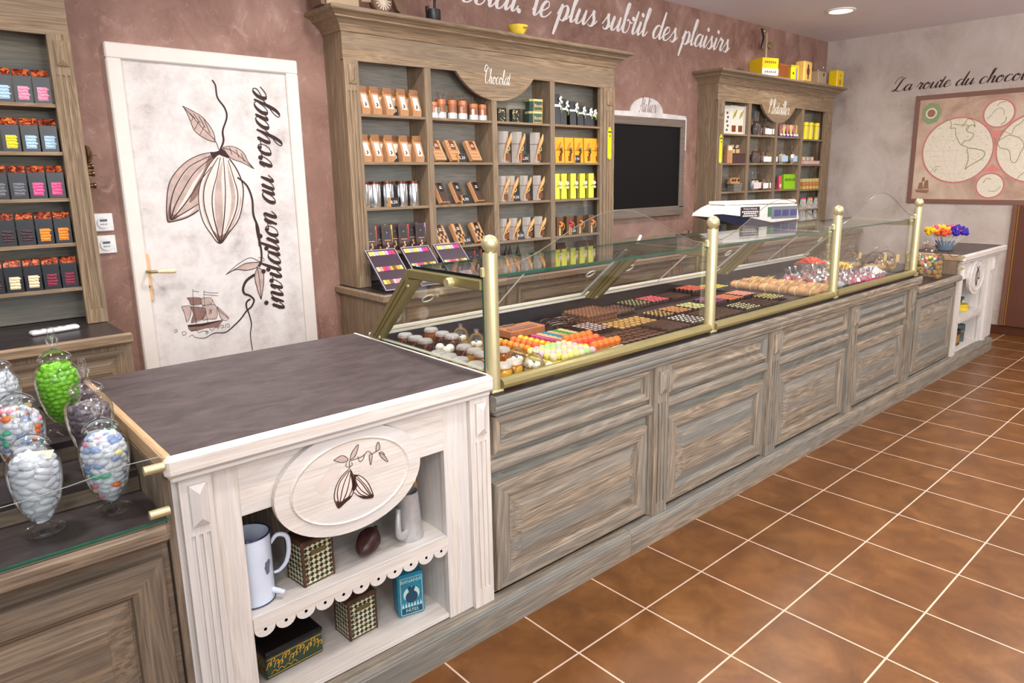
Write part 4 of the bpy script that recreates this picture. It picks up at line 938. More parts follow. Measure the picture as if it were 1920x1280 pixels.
# jars in crinkled cellophane
def cello_jar():
    t = thing('biscuit_jar', 'jar', 'jar')
    b = MB().lathe([(.027, 0), (.029, .004), (.029, .062), (.026, .068)], 20).build('jar_body', colour('caramel_filling', 176, 104, 58, .3), t, 40)
    MB().lathe([(.028, .068), (.029, .070), (.029, .088), (.027, .091), (0, .092)], 20).build('lid', colour('copper_orange_lid', 220, 136, 74, .3), t, 40)
    m = MB().lathe([(.0295, .002), (.0295, .030)], 20); m.build('paper_label', WHITEP, t, 40)
    m = MB().box(.012, -.0275, .030, .030, .012, .062, .001); m.build('green_sleeve', colour('sage_sleeve', 130, 140, 110), t)
    m = MB(); rr = random.Random(3)
    for k in range(11):
        a = 2*math.pi*k/11; r1 = .026+rr.uniform(-.003, .006); hh = .132+rr.uniform(-.015, .01)
        a2 = a+.5
        m.add([(.010*math.cos(a), .010*math.sin(a), .098), (.010*math.cos(a2), .010*math.sin(a2), .098), (r1*math.cos(a2), r1*math.sin(a2), hh), (r1*math.cos(a+.2), r1*math.sin(a+.2), hh-.01)], [(0, 1, 2), (0, 2, 3)])
    m.surf([(.032, 0), (.033, .06), (.030, .09), (.011, .099)], 14)
    m.build('cellophane', CELLO, t)
    return t
proto = None
for i, x in enumerate(xat(A1, [1095, 1195, 1330, 1460, 1600, 1715], 665, 2.11)):
    lb = f'{pos(i, 6)} orange lidded jar wrapped in cellophane under the wooden sign'
    if i == 0: o = proto = cello_jar(); o.location = (x, 2.11, 1.856); o['label'] = lb; o['group'] = 'cellophane jars'
    else: dup(proto, (x, 2.11, 1.856), .5*i, lb, 'cellophane jars', scale=(1, 1, 1.2 if i < 4 else 1.06))
# leaning packs of chocolate bars
def pack(w, h, d, face, lab, kind):
    t = thing('chocolate_pack', 'pack', 'chocolate pack')
    MB().box(-w/2, 0, 0, w/2, d, h, .0015).build('pack_box', KRAFT if kind != 'dark' else colour('tan_card', 206, 150, 106), t)
    m = MB().box(-w/2+.003, -.0012, .004, w/2-.003, .0002, h-.004).build('printed_front', face, t)
    if kind == 'grid':
        q = MB()
        for i in range(5):
            for j in range(5):
                if j > 2 and 1 <= i <= 3: continue
                q.box(-w/2+.010+i*(w-.02)/5, -.0018, .012+j*(h-.02)/5, -w/2+.004+(i+1)*(w-.02)/5, -.001, .004+(j+1)*(h-.02)/5)
        q.build('embossed_squares', colour('kraft_emboss', 168, 118, 78), m)
    if kind == 'patch':
        q = MB(); rr = random.Random(5)
        for i in range(4):
            for j in range(5):
                if (i+j) % 2 == 0 and not (j > 2): q.box(-w/2+.008+i*(w-.016)/4, -.0018, .01+j*(h-.02)/5, -w/2+.008+(i+1)*(w-.016)/4, -.001, .01+(j+1)*(h-.02)/5)
        q.build('dark_squares', DKBR, m)
    l = MB().box(-w*.22, -.0022, h*.52, w*.24, -.0008, h*.97).build('top_label', lab, t)
    q = MB(); q.box(-w*.14, -.0028, h*.66, w*.16, -.002, h*.70).box(-w*.10, -.0028, h*.74, w*.12, -.002, h*.78); q.build('label_print', CREAMP, l)
    return t
tilt = math.radians(-27)
def put_packs(us, v, zf, z, args, label, grp, n):
    pr = None
    for i, u in enumerate(us):
        x = P(*zf(u, v), 1, 2.085).x+.012; lb = label.format(pos(i, n)); z0_ = args[2]*math.sin(-tilt)
        if pr is None: o = pr = pack(*args)
        else: o = dup(pr)
        o.location = (x, 2.072, z+.001+z0_); o.rotation_euler = (tilt, 0, .26); o['label'] = lb; o['group'] = grp
put_packs([1165, 1370, 1620], 1205, A1, 1.606, (.098, .132, .026, colour('kraft_front', 208, 158, 112), BROWNW, 'grid'), '{} kraft chocolate pack with brown label leaning on the second shelf', 'kraft chocolate packs', 3)
put_packs([1220, 1430, 1670], 540, A3, 1.36, (.074, .132, .028, colour('dark_sleeve', 66, 46, 38), BLK, 'dark'), '{} dark sleeved chocolate pack leaning on the third shelf', 'dark chocolate packs', 3)
put_packs([1215, 1440, 1680], 1070, A3, 1.111, (.090, .130, .028, colour('kraft_front2', 196, 150, 104), DKBR, 'patch'), '{} checked brown chocolate pack leaning on the fourth shelf', 'checked chocolate packs', 3)
price_tag(pxz(A1, 1465, 1210, 1.606), -.1, '5,20', 'slate price tag before the middle kraft chocolate pack')
price_tag(pxz(A3, 1510, 530, 1.36), -.1, '4,90', 'slate price tag before the middle dark chocolate pack')
price_tag(pxz(A3, 1530, 1040, 1.111), -.1, '6,50', 'slate price tag before the middle checked chocolate pack')
# small ornate tins and stacked biscuit tins
GREEN_T = colour('dark_green_tin', 40, 74, 62, .3); DKT = colour('black_green_tin', 28, 32, 26, .3)
for i, x in enumerate(xat(A2, [262, 440], 680, 2.11)):
    t = thing('ornate_tin', f'{["left", "right"][i]} small dark tin with pale ornament beside the biscuit tins', 'tin', (x, 2.11, 1.856), -.3, 'small dark tins')
    b = MB().box(-.030, -.022, 0, .030, .022, .082, .002).build('tin_body', DKT, t)
    m = MB(); rr = random.Random(i)
    for k in range(26): a = rr.uniform(-.024, .022); c = rr.uniform(.006, .074); m.lathe([(0, -.0228), (.0045*rr.uniform(.5, 1), -.0226)], 7, (a, 0, c), axis=1)
    m.build('printed_ornament', colour('pale_gold_ornament', 206, 180, 122), b); MB().box(-.014, -.0232, .030, .014, -.0226, .056).build('printed_panel', colour('tin_panel_black', 30, 28, 24), b)
def biscuit_tin(lb, loc, rz):
    t = thing('biscuit_tin', lb, 'tin', loc, rz, 'green biscuit tins')
    oc = [(-.055, -.022), (-.035, -.042), (.035, -.042), (.055, -.022), (.055, .022), (.035, .042), (-.035, .042), (-.055, .022)]
    MB().prism(oc, 2, 0, .064).build('tin_body', GREEN_T, t); MB().prism([(a*1.03, b*1.03) for a, b in oc], 2, .062, .076).build('lid', colour('pale_gold_rim', 196, 186, 120, .3), t)
    m = MB(); letters(m, 'Biscuits', .030, front(.004, -.0430, .034), sx=.72); m.build('printed_name', colour('cream_gold_print', 236, 206, 140), t, flip=False)
    m = MB()
    for a in (-.036, .034): m.box(a, -.0426, .002, a+.003, -.0418, .062)
    m.box(-.036, -.0426, .004, .036, -.0418, .007); m.build('gold_lines', GOLDP, t)
bx = P(*A2(680, 700), 1, 2.12).x
biscuit_tin('lower green biscuit tin with gold lettering in the third column', (bx, 2.12, 1.856), -.12); biscuit_tin('upper green biscuit tin with gold lettering stacked in the third column', (bx+.004, 2.12, 1.9325), -.10)
# grey hexagonal boxes tied with a wooden scoop
def scoop_box(h, r):
    t = thing('gift_box', 'grey box', 'gift box')
    hx = [(r*math.cos(math.radians(60*k+10)), r*.85*math.sin(math.radians(60*k+10))) for k in range(6)]
    m = MB(); m.prism(hx, 2, 0, h-.012); m.prism([(a*1.02, b*1.02) for a, b in hx], 2, h-.013, h); m.build('box_body', colour('warm_grey_card', 172, 164, 156, .5), t)
    MB().prism([(a*1.03, b*1.03) for a, b in hx], 2, h*.60, h*.615).build('cord', RIB, t)
    s = MB(); n = 9; pth = [(-.018, -r*.98, h*.12), (-.006, -r*1.04, h*.33), (.006, -r*1.10, h*.5), (.018, -r*1.12, h*.64), (.030, -r*1.12, h*.78), (.040, -r*1.06, h*.95)]
    s.tube(pth, [.004, .005, .008, .0125, .0105, .002], 8); s.build('wooden_scoop', WOODSC, t, True)
    MB().tube([(.004, -r*1.10, h*.58), (.020, -r*1.12, h*.52), (.024, -r*1.1, h*.42), (.012, -r*1.08, h*.38), (.006, -r*1.08, h*.48)], .0028, 6).build('ribbon', CORDC, t, True)
    MB().box(.004, -r*.90, .012, .030, -r*.84, h*.30).build('brown_label', BROWNW, t)
    return t
for (us, v, zf, z, h, r, nm) in (([290, 460, 690], 1195, A2, 1.606, .192, .040, 'second shelf'), ([275, 385, 550, 715], 490, A4, 1.36, .162, .033, 'third shelf'), ([285, 415, 585, 735], 985, A4, 1.111, .140, .033, 'fourth shelf')):
    pr = None
    for i, u in enumerate(us):
        x = P(*zf(u, v), 1, 2.11).x; lb = f'{pos(i, len(us))} grey box tied with a wooden scoop on the {nm}'
        if pr is None: o = pr = scoop_box(h, r)
        else: o = dup(pr)
        o.location = (x, 2.11, z); o.rotation_euler = (0, 0, -.15); o['label'] = lb; o['group'] = 'grey scoop boxes'
for (zf, u, v, z, tx_, lb) in ((A2, 565, 1200, 1.606, '12,50', 'second shelf'), (A4, 465, 490, 1.36, '9,50', 'third shelf'), (A4, 520, 985, 1.111, '8,50', 'fourth shelf')):
    price_tag(pxz(zf, u, v, z), -.2, tx_, f'slate price tag among the grey boxes on the {lb}')
# black bags with white bows
def black_bag(h):
    t = thing('gift_bag', 'black bag', 'gift bag')
    MB().prism([(-.022, 0), (.022, 0), (.016, h), (-.014, h)], 0, -.026, .026).build('bag_body', BLK, t)
    MB().prism([(-.0225, h*.58), (-.0200, h*.66), (.0215, h*.66), (.0225, h*.58)], 0, -.0268, .0268).build('white_band', colour('pale_ribbon', 214, 222, 232), t)
    m = MB(); rr = random.Random(9)
    for k in range(7): a = rr.uniform(-1, 1); m.ball((.030+.008*a, -.022+rr.uniform(-.006, .006), h*(.58+.05*k)), .010, 8, 0, (.8, .5, 1.1))
    m.build('white_bow', colour('white_petal', 226, 222, 216), t, True)
    m = MB()
    for k in range(4): m.ball((.034+.006*(k % 2), -.026, h*(.42+.05*k)), .006, 6, 0, (.6, .4, 1.6))
    m.build('green_sprig', LEAFG, t, True)
    return t
for i, (u, h) in enumerate(zip([950, 1050, 1155, 1265, 1335, 1405], [.20, .172, .16, .14, .13, .125])):
    o = black_bag(h); x = P(*A2(u, 725), 1, 2.11).x; o.location = (x, 2.11+.012*(i % 2), 1.856); o.rotation_euler = (0, 0, -.2)
    o['label'] = f'{pos(i, 6)} black gift bag with white bow in the top right compartment'; o['group'] = 'black gift bags'
# orange bags with dried fruit, yellow boxes with white flowers, brown boxes with orange bows
def orange_bag(h=.168):
    t = thing('gift_bag', 'orange bag', 'gift bag')
    MB().prism([(-.024, 0), (.024, 0), (.017, h), (-.014, h)], 0, -.0385, .0385).build('bag_body', colour('marigold_paper', 244, 164, 28, .45), t)
    MB().box(-.010, -.0247, .010, .014, -.0225, .046).build('brown_window', BROWNW, t)
    m = MB().tube([(-.014, -.024, h*.55), (-.002, -.027, h*.68), (.010, -.024, h*.80)], .0045, 8); m.build('cinnamon_stick', colour('cinnamon', 196, 120, 70), t, True)
    m = MB(); rr = random.Random(4)
    for k in range(8): m.ball((.010+rr.uniform(-.008, .008), -.026+rr.uniform(-.002, .002), h*(.30+.035*k)), .0055, 6)
    m.build('dark_berries', colour('dark_berry', 66, 48, 44), t, True)
    MB().ball((.012, -.026, h*.58), .011, 8, 0, (1.1, .3, .9)).build('dried_leaf', LEAFG, t, True)
    m = MB().prism([(-.0235, h*.50), (-.0232, h*.512), (.021, h*.512), (.0215, h*.50)], 0, -.0345, .0345); m.build('cord', RIB, t)
    return t
pr = None
for i, x in enumerate(xat(A2, [985, 1105, 1225, 1345, 1450], 1195, 2.105)):
    lb = f'{pos(i, 5)} orange gift bag with dried fruit on the second right shelf'
    if pr is None: o = pr = orange_bag()
    else: o = dup(pr)
    o.location = (x, 2.105, 1.606); o.rotation_euler = (0, 0, -.12); o['label'] = lb; o['group'] = 'orange gift bags'
price_tag(pxz(A2, 1235, 1205, 1.606), 0, '7,90', 'slate price tag before the orange gift bags')
def yellow_box(h=.172):
    t = thing('gift_box', 'yellow box', 'gift box')
    MB().box(-.022, -.021, 0, .022, .021, h, .002).build('box_body', colour('lemon_card', 226, 226, 74, .45), t)
    m = MB()
    for k in range(5): a = 2*math.pi*k/5; m.ball((.022+.008*math.cos(a), -.026, h*.62+.008*math.sin(a)), .008, 8, 0, (1, .5, 1))
    m.ball((.024, -.028, h*.45), .010, 8); m.build('white_flower', colour('ivory_petal', 236, 228, 200), t, True)
    m = MB().tube([(.022, -.02, h*.9), (.026, -.028, h*.75), (.014, -.026, h*.55), (-.004, -.023, h*.50)], .002, 6); m.build('flower_stem', colour('red_brown_stem', 150, 70, 36), t, True)
    MB().box(.0205, -.012, .02, .0218, .010, .05).build('brown_window', BROWNW, t)
    return t
pr = None
for i, x in enumerate(xat(A4, [955, 1045, 1160, 1275, 1385], 465, 2.10)):
    lb = f'{pos(i, 5)} lemon yellow gift box with white flower on the third shelf'
    if pr is None: o = pr = yellow_box()
    else: o = dup(pr)
    o.location = (x, 2.10, 1.36); o.rotation_euler = (0, 0, -.25); o['label'] = lb; o['group'] = 'yellow gift boxes'
def brown_box(bow, h=.128):
    t = thing('gift_box', 'brown box', 'gift box')
    MB().box(-.026, -.020, 0, .026, .020, h, .002).build('box_body', colour('cocoa_card', 104, 72, 46, .5), t)
    MB().box(-.005, -.0215, 0, .006, -.0195, h*.55).build('pale_strip', colour('straw_strip', 226, 204, 130), t)
    m = MB(); rr = random.Random(2)
    for k in range(8): a = rr.uniform(0, 6.28); m.ball((.006+.011*math.cos(a), -.027, h*.60+.014*math.sin(a)), .0085, 8, 0, (1.2, .5, .8))
    m.build('ribbon_bow', bow, t, True)
    MB().tube([(.01, -.026, h*.7), (.030, -.03, h*.62), (.034, -.028, h*.4), (.022, -.026, h*.28)], .0018, 6).build('cord_loop', CORDC, t, True)
    return t
for i, x in enumerate(xat(A4, [985, 1110, 1240, 1385], 925, 2.10)):
    o = brown_box(ORANGE_BOW if i != 1 else colour('hot_pink_tissue', 236, 30, 96)); o.location = (x, 2.10, 1.111); o.rotation_euler = (0, 0, -.1)
    o['label'] = f'{pos(i, 4)} brown box with {"orange" if i != 1 else "hot pink"} bow on the fourth right shelf'; o['group'] = 'brown gift boxes'
price_tag(pxz(A4, 1190, 935, 1.111), 0, '6,80', 'slate price tag before the brown boxes with bows')
for i, u in enumerate((1060, 1330, 1420)):
    x = P(*A4(u, 1080), 1, 2.08).x
    t = thing('chocolate_pack', f'{pos(i, 3)} dark chocolate pack with gold edge on the worktop right', 'chocolate pack', (x, 2.065, .944), -.2, 'gold edged packs'); t.rotation_euler = (math.radians(-32), 0, -.25)
    MB().box(-.042, 0, 0, .042, .02, .13, .002).build('pack_box', colour('bronze_dark_pack', 70, 44, 36, .3), t); MB().box(.036, -.001, .002, .041, .001, .128).build('gold_edge', GOLDP, t)
# chocolate assortment palettes on easels
PAL = [colour('pal_%d' % i, *c, .4) for i, c in enumerate(((232, 200, 110), (240, 214, 130), (170, 170, 220), (200, 190, 90), (226, 200, 140), (214, 160, 216), (168, 60, 150), (226, 60, 80), (196, 150, 60), (240, 140, 140), (120, 84, 40)))]
def palette():
    t = thing('chocolate_palette', 'palette', 'chocolate box')
    w, h = .182, .285
    MB().box(-w/2, 0, 0, w/2, .012, h, .001).build('tray', colour('aubergine_tray', 62, 48, 60, .35), t)
    for r, (zc, seq) in enumerate(((h-.026, (0, 1, 2, 3, 4, 5, 6, 7)), (h*.52, (4, 9, 7, 6, 8, 10, 8, 0)), (h*.20, (0, 8, 10, 5, 9, 2, 4)))):
        for k, s in enumerate(seq): MB().box(-w/2+.012+k*.0198, -.003, zc-.0145, -w/2+.030+k*.0198, .001, zc+.0145, .0008).build('wrapped_square', PAL[s], t)
    f = MB()
    for (a, b, c, d) in ((-w/2, 0, -w/2+.003, h), (w/2-.003, 0, w/2, h), (-w/2, 0, w/2, .003), (-w/2, h-.003, w/2, h)): f.box(a, -.004, b, c, .002, d)
    f.build('clear_edge', colour('lilac_clear_edge', 190, 178, 200, .15), t)
    MB().tube([(-.05, .012, .11), (-.05, .09, .09), (-.05, .012, .004)], .0018, 6).tube([(-.028, .012, .11), (-.028, .09, .09), (-.028, .012, .004)], .0018, 6).build('wire_easel', STEEL, t)
    return t
g2 = Z(580, 420, 5.333); pr = None; PALX = P(725, 546, 2, .94).x+.09
for i, (u, v) in enumerate(((800, 655), (1090, 660), (1330, 640))):
    p = P(*g2(u, v), 2, .935); lb = f'{pos(i, 3)} chocolate assortment palette on a wire easel on the worktop'
    if pr is None: o = pr = palette()
    else: o = dup(pr)
    x0 = PALX+.222*i
    o.location = (x0, 1.79, .940); o.rotation_euler = (math.radians(-47), 0, -.03); o['label'] = lb; o['group'] = 'chocolate palettes'
# yellow thermometer plaques on the pilasters
for (x, z0, z1, lb) in ((2.455, 1.625, 1.855, 'yellow enamel thermometer plaque on the large cabinet right pilaster'), (3.885, 1.60, 1.845, 'yellow enamel thermometer plaque on the far cabinet left pilaster')):
    t = thing('thermometer_plaque', lb, 'thermometer', (x, 2.04, z0), 0, None, True)
    poly = [(x-.019, z0+.012), (x-.010, z0+.010), (x, z0), (x+.010, z0+.010), (x+.019, z0+.012), (x+.019, z1-.022), (x+.010, z1-.020), (x+.008, z1-.004), (x, z1), (x-.008, z1-.004), (x-.010, z1-.020), (x-.019, z1-.022)]
    MB().prism(poly, 1, 2.036, 2.0418).build('enamel_plate', colour('enamel_yellow', 250, 226, 20, .25), t)
    MB().box(x-.017, 2.0345, z1-.040, x+.017, 2.0362, z1-.028).build('blue_band', colour('slate_blue_band', 70, 84, 90), t)
    MB().ball((x+.003, 2.0358, z1-.062), .007, 8, 0, (.8, .15, 1.3)).build('dark_emblem', BLK, t, True); MB().lathe([(0, 2.0345), (.006, 2.0345), (.006, 2.0362)], 14, (x, 0, z0+.032), axis=1).build('round_bulb', WHITEP, t)
# things on top of the large cabinet
zc = 2.362
t = thing('yellow_bowl', 'small yellow pottery bowl on top of the large cabinet', 'bowl', (1.575, 2.02, zc))
b = MB().lathe([(.030, 0), (.034, .003), (.050, .030), (.062, .052), (.064, .058), (.060, .058), (.048, .034), (.03, .008), (0, .006)], 32).build('bowl_body', colour('lemon_glaze', 248, 216, 74, .25), t, True)
m = MB()
for k in range(6): m.box(-.004+.006*k, -.0615, .036+.003*(k % 2), .000+.006*k, -.0575, .046)
m.build('printed_word', colour('olive_print', 150, 130, 40), b, flip=False)
px = P(812, 20, 1, 2.02).x
t = thing('iron_pot', 'small black iron pot with upright handle on the large cabinet', 'pot', (px, 2.02, zc))
MB().lathe([(.038, 0), (.041, .004), (.041, .064), (.038, .064), (.036, .01), (0, .008)], 28).build('pot_body', colour('black_iron', 36, 32, 34, .4), t, 40)
MB().box(-.046, -.010, .050, -.030, .010, .080, .003).build('pot_lug', colour('black_iron', 36, 32, 34, .4), t); MB().tube([(.008, 0, .03), (.012, 0, .10), (.02, 0, .17)], [.008, .007, .010], 10).build('handle', colour('black_iron', 36, 32, 34, .4), t, True)
OLDW = colour('old_walnut', 110, 84, 66, .5); OLDP = colour('old_pale_wood', 168, 146, 118, .5)
px = P(725, 10, 1, 2.02).x
t = thing('spinning_wheel', 'old carved wooden wheel stand on top of the large cabinet', 'wheel', (px, 2.03, zc))
MB().lathe([(.0, -.022), (.056, -.022), (.060, -.016), (.060, .016), (.056, .022), (0, .022)], 28, (-.03, 0, .0605), axis=1).build('wheel', OLDW, t, 40)
m = MB()
for k in range(8): a = math.pi*k/8; m.tube([(-.03-.045*math.cos(a), -.024, .0605-.045*math.sin(a)), (-.03+.045*math.cos(a), -.024, .0605+.045*math.sin(a))], .0045, 6)
m.build('carved_spokes', colour('pale_carving', 206, 190, 172), t)
MB().prism([(.03, .20), (.06, .20), (.07, .10), (.10, .04), (.135, .004), (.135, 0), (.10, 0), (.06, .03), (.035, .08)], 1, -.02, .02).build('carved_leg', OLDW, t)
MB().tube([(-.09, 0, .055), (-.145, 0, .05)], .007, 8).build('axle', OLDP, t)
px = P(630, 8, 1, 2.03).x
t = thing('coffee_mill', 'old wooden box mill at the left end of the large cabinet top', 'mill', (px+.01, 2.06, zc))
MB().box(-.075, -.06, 0, .105, .06, .17, .004).build('mill_box', OLDP, t); MB().prism([(-.12, .25), (-.105, .25), (-.078, 0), (-.10, 0)], 1, -.05, .05).build('side_leg', OLDW, t); MB().box(.07, -.062, .07, .10, -.058, .13).build('front_panel', OLDW, t)

# ------------------------------------------------------------------ far cabinet goods
Mz = Z(1330, 170, 7.528); Nz = Z(1330, 320, 7.528); YR = 2.10
def clear_bag(fill, lab, h=.12, tie=None, w=.05):
    t = thing('cellophane_bag', 'clear bag', 'bag')
    MB().ball((0, 0, h*.28), h*.27, 12, 0, (w/h*1.7, .7, 1)).build('sweets_inside', fill, t, True)
    m = MB().surf([(w*.50, 0), (w*.56, h*.3), (w*.40, h*.52), (.006, h*.62), (.018, h*.9), (.022, h)], 9); m.build('cellophane', CELLO, t)
    MB().lathe([(.0075, h*.60), (.009, h*.62), (.0075, h*.64)], 8).build('tie', tie or colour('gold_brown_tie', 170, 110, 50), t)
    if lab is not None: MB().box(-w*.46, -w*.56-.002, h*.10, w*.46, -w*.56, h*.42).build('paper_label', lab, t)
    return t
def place_bags(us, v, zf, z, fill, lab, label, grp, h, w=.05, y=YR, tie=None):
    pr = None; n = len(us)
    for i, u in enumerate(us):
        x = P(*zf(u, v), 1, y).x
        if pr is None: o = pr = clear_bag(fill, lab, h*1.28, tie, w*1.3)
        else: o = dup(pr)
        o.location = (x, y+.02*(i % 2), z); o['label'] = label.format(pos(i, n)); o['group'] = grp; o.rotation_euler = (0, 0, -.2)
DSW = colour('dark_sweets', 70, 52, 46, .3); BSW = colour('brown_sweets', 130, 84, 54, .35); LBL = colour('pale_blue_label', 176, 200, 226)
WB = colour('white_gift_card', 226, 220, 208)
for i, u in enumerate((265, 345, 420, 505)):
    x = P(*Mz(u, 600), 1, YR).x
    t = thing('tall_box', f'{pos(i, 4)} tall white box on the top left shelf of the far cabinet', 'box', (x, YR+.02-.012*i, 1.8565), -.10, 'tall white boxes')
    MB().box(-.047, -.006, 0, .047, .006, .240+.004*(i % 2), .002).build('box_body', WB, t)
    if i: 
        MB().box(-.030, -.0072, .02, .026, -.0058, .075).build('brown_window', BROWNW, t)
        m = MB()
        for k in range(6): m.ball((-.012+.008*k, -.008, .145+.011*(k % 3)+.006*k), .010, 8, 0, (.7, .3, 1.5))
        m.build('green_leaf_sprig', colour('olive_leaf', 164, 160, 50), t, True)
    else:
        m = MB()
        for k in range(5): m.ball((-.002+.01*(k % 2), -.007, .035+.036*k), .014, 8, 0, (1, .2, .8))
        m.build('blue_print', colour('navy_print', 66, 76, 96), t, True)
place_bags((640, 700), 600, Mz, 1.856, DSW, None, '{} dark cellophane bag on the top shelf of the far cabinet', 'dark cellophane bags, top', .165, .06)
place_bags((775, 835, 880), 600, Mz, 1.856, BSW, WHITEP, '{} white labelled sweet bag on the far top shelf', 'white labelled bags, top', .12)
for i, u in enumerate((1000, 1045, 1095, 1145, 1190, 1225)):
    x = P(*Mz(u, 640), 1, YR).x
    t = thing('cone_packet', f'{pos(i, 6)} pink and yellow cone packet with blue foot, far cabinet', 'packet', (x, YR, 1.85), 0, 'pink and yellow packets')
    MB().lathe([(.016, 0), (.018, .002), (.017, .014), (0, .014)], 14).build('blue_foot', colour('royal_blue', 60, 50, 170), t); MB().ball((0, -.008, .024), .013, 10).build('white_ball', WHITEP, t, True)
    MB().prism([(-.010, .02), (.010, .02), (.032, .105), (.020, .122), (-.020, .122), (-.032, .105)], 1, -.004, .004).build('paper_fan', colour('pastel_yellow_fan', 222, 208, 130) if i % 2 else colour('rose_fan', 206, 120, 130), t)
    if i > 2: MB().ball((0, .03, .105), .02, 8, 0, (1.2, .6, 1)).build('blue_tuft', colour('royal_blue_tuft', 50, 36, 160), t, True)
for i, u in enumerate((1345, 1415, 1500)):
    x = P(*Mz(u, 670), 1, YR).x
    t = thing('yellow_tube', f'{pos(i, 3)} yellow candy tube on the top right shelf, far cabinet', 'tube', (x, YR, 1.844), 0, 'yellow candy tubes')
    MB().lathe([(.030, 0), (.030, .005), (.026, .010), (.026, .130), (.031, .134), (.031, .160), (.024, .166), (0, .166)], 20).build('tube_body', colour('candy_yellow', 232, 216, 40, .35), t, 40); MB().box(-.007, -.028, .016, .012, -.024, .125).build('printed_strip', colour('cream_print', 226, 206, 160), t)
t = thing('kraft_box', 'tall kraft box at the left of the far second shelf', 'box', (P(*Mz(262, 1005), 1, YR).x, YR, 1.606), -.2)
MB().box(-.034, -.022, 0, .034, .022, .155, .002).build('box_body', KRAFT, t); MB().box(-.022, -.0235, .11, .022, -.0215, .145).build('paper_label', CREAMP, t)
for i, u in enumerate((345, 410, 480)):
    t = thing('ribbon_bag', f'{pos(i, 3)} brown bag with cream label and white bow, far second shelf', 'bag', (P(*Mz(u, 1005), 1, 2.12).x, 2.15, 1.606), -.15, 'brown bags with bows')
    MB().box(-.027, -.02, 0, .027, .02, .13, .004).build('bag_body', DKBR, t); MB().box(-.024, -.0215, .088, .024, -.0195, .125).build('cream_label', colour('cream_label', 232, 196, 130), t)
    m = MB()
    for k in range(4): m.ball((-.012+.008*k, -.008, .142+.012*(k % 2)), .011, 8)
    m.build('white_bow', colour('rose_white_bow', 222, 190, 180), t, True)
t = thing('dark_box', 'wide aubergine brown box on the far second shelf', 'box', (P(*Mz(410, 1005), 1, 2.08).x, 2.085, 1.606), -.15)
MB().box(-.078, -.018, 0, .078, .018, .086, .003).build('box_body', colour('aubergine_card', 74, 48, 48), t); MB().box(-.08, -.02, .076, .08, .02, .088, .002).build('lid', colour('aubergine_lid', 84, 54, 54), t)
place_bags((620, 680), 1010, Mz, 1.606, DSW, None, '{} dark cellophane bag on the far second shelf', 'dark cellophane bags, second', .145, .055)
place_bags((750, 830, 885), 1010, Mz, 1.606, BSW, WHITEP, '{} white labelled sweet bag on the far second shelf', 'white labelled bags, second', .115)
place_bags((1000, 1060, 1165, 1240), 1020, Mz, 1.606, colour('pale_sweets', 196, 182, 150), LBL, '{} pale blue labelled sweet bag on the far second shelf', 'blue labelled bags', .135)
for k, (u, zz, c, lb) in enumerate(((1335, 1.634, (206, 150, 120), 'left'), (1390, 1.634, (126, 176, 140), 'middle'), (1455, 1.634, (214, 160, 140), 'right'))):
    t = thing('small_box', f'{lb} small patterned box on the pink boxes, far cabinet', 'box', (P(*Mz(u, 940), 1, YR).x, 2.12, 1.634), 0, 'small patterned boxes')
    MB().box(-.029, -.02, 0, .029, .02, .040, .002).build('box_body', colour('pattern_box_%d' % k, *c), t); MB().box(-.018, -.0215, .008, .018, -.0195, .032).build('printed_panel', colour('box_panel', 226, 206, 190), t)
for i, u in enumerate((1335, 1375, 1420, 1465, 1515, 1565)):
    t = thing('pink_box', f'{pos(i, 6)} flat pink striped box on the far second right shelf', 'box', (P(*Mz(u, 1035), 1, 2.09).x, 2.10, 1.598), 0, 'pink striped boxes')
    MB().box(-.023, -.03, 0, .023, .04, .034, .002).build('box_body', colour('powder_pink', 222, 180, 176), t); MB().prism([(-.023, .004), (-.010, .004), (.012, .028), (-.002, .028)], 1, -.0315, -.0295).build('stripe', [PAL[9], PAL[2], PAL[3]][i % 3], t)
t = thing('basket', 'grey woven basket on the third left shelf, far cabinet', 'basket', (P(*Nz(370, 285), 1, YR).x, 2.11, 1.36), -.1)
m = MB()
for k in range(6): m.box(-.055-.001*k, -.035-.001*k, .012*k, .055+.001*k, .035+.001*k, .012*k+.0105, .003)
m.build('woven_sides', colour('grey_wicker', 134, 126, 116, .7), t)
for i, (dx, dz) in enumerate(((-.06, .05), (-.02, .062), (.035, .055))):
    t = thing('paper_parcel', f'{pos(i, 3)} crumpled kraft parcel in the grey basket, far cabinet', 'parcel', (P(*Nz(370, 285), 1, YR).x+dx, 2.115, 1.36+.068), 0, 'kraft parcels')
    MB().add([(-.026, -.02, 0), (.026, -.02, 0), (.030, .02, 0), (-.030, .02, 0), (-.034, -.012, .045), (.020, -.016, .055), (.036, .014, .040), (-.018, .018, .060)], [(0, 1, 2, 3), (4, 5, 6, 7), (0, 1, 5, 4), (1, 2, 6, 5), (2, 3, 7, 6), (3, 0, 4, 7)]).build('parcel_paper', KRAFT, t)
    MB().ball((.002, -.018, .03), .016, 8, 0, (1.2, .4, .8)).build('dark_sweet', DSW, t, True)
place_bags((610, 680), 265, Nz, 1.36, colour('silver_sweets', 190, 190, 194), colour('white_red_label', 226, 210, 206), '{} silver sweet bag with white label, far third shelf', 'silver sweet bags', .135)
place_bags((745, 790, 835, 880), 265, Nz, 1.36, BSW, WHITEP, '{} brown sweet bag with white label, far third shelf', 'brown sweet bags', .12, .045)
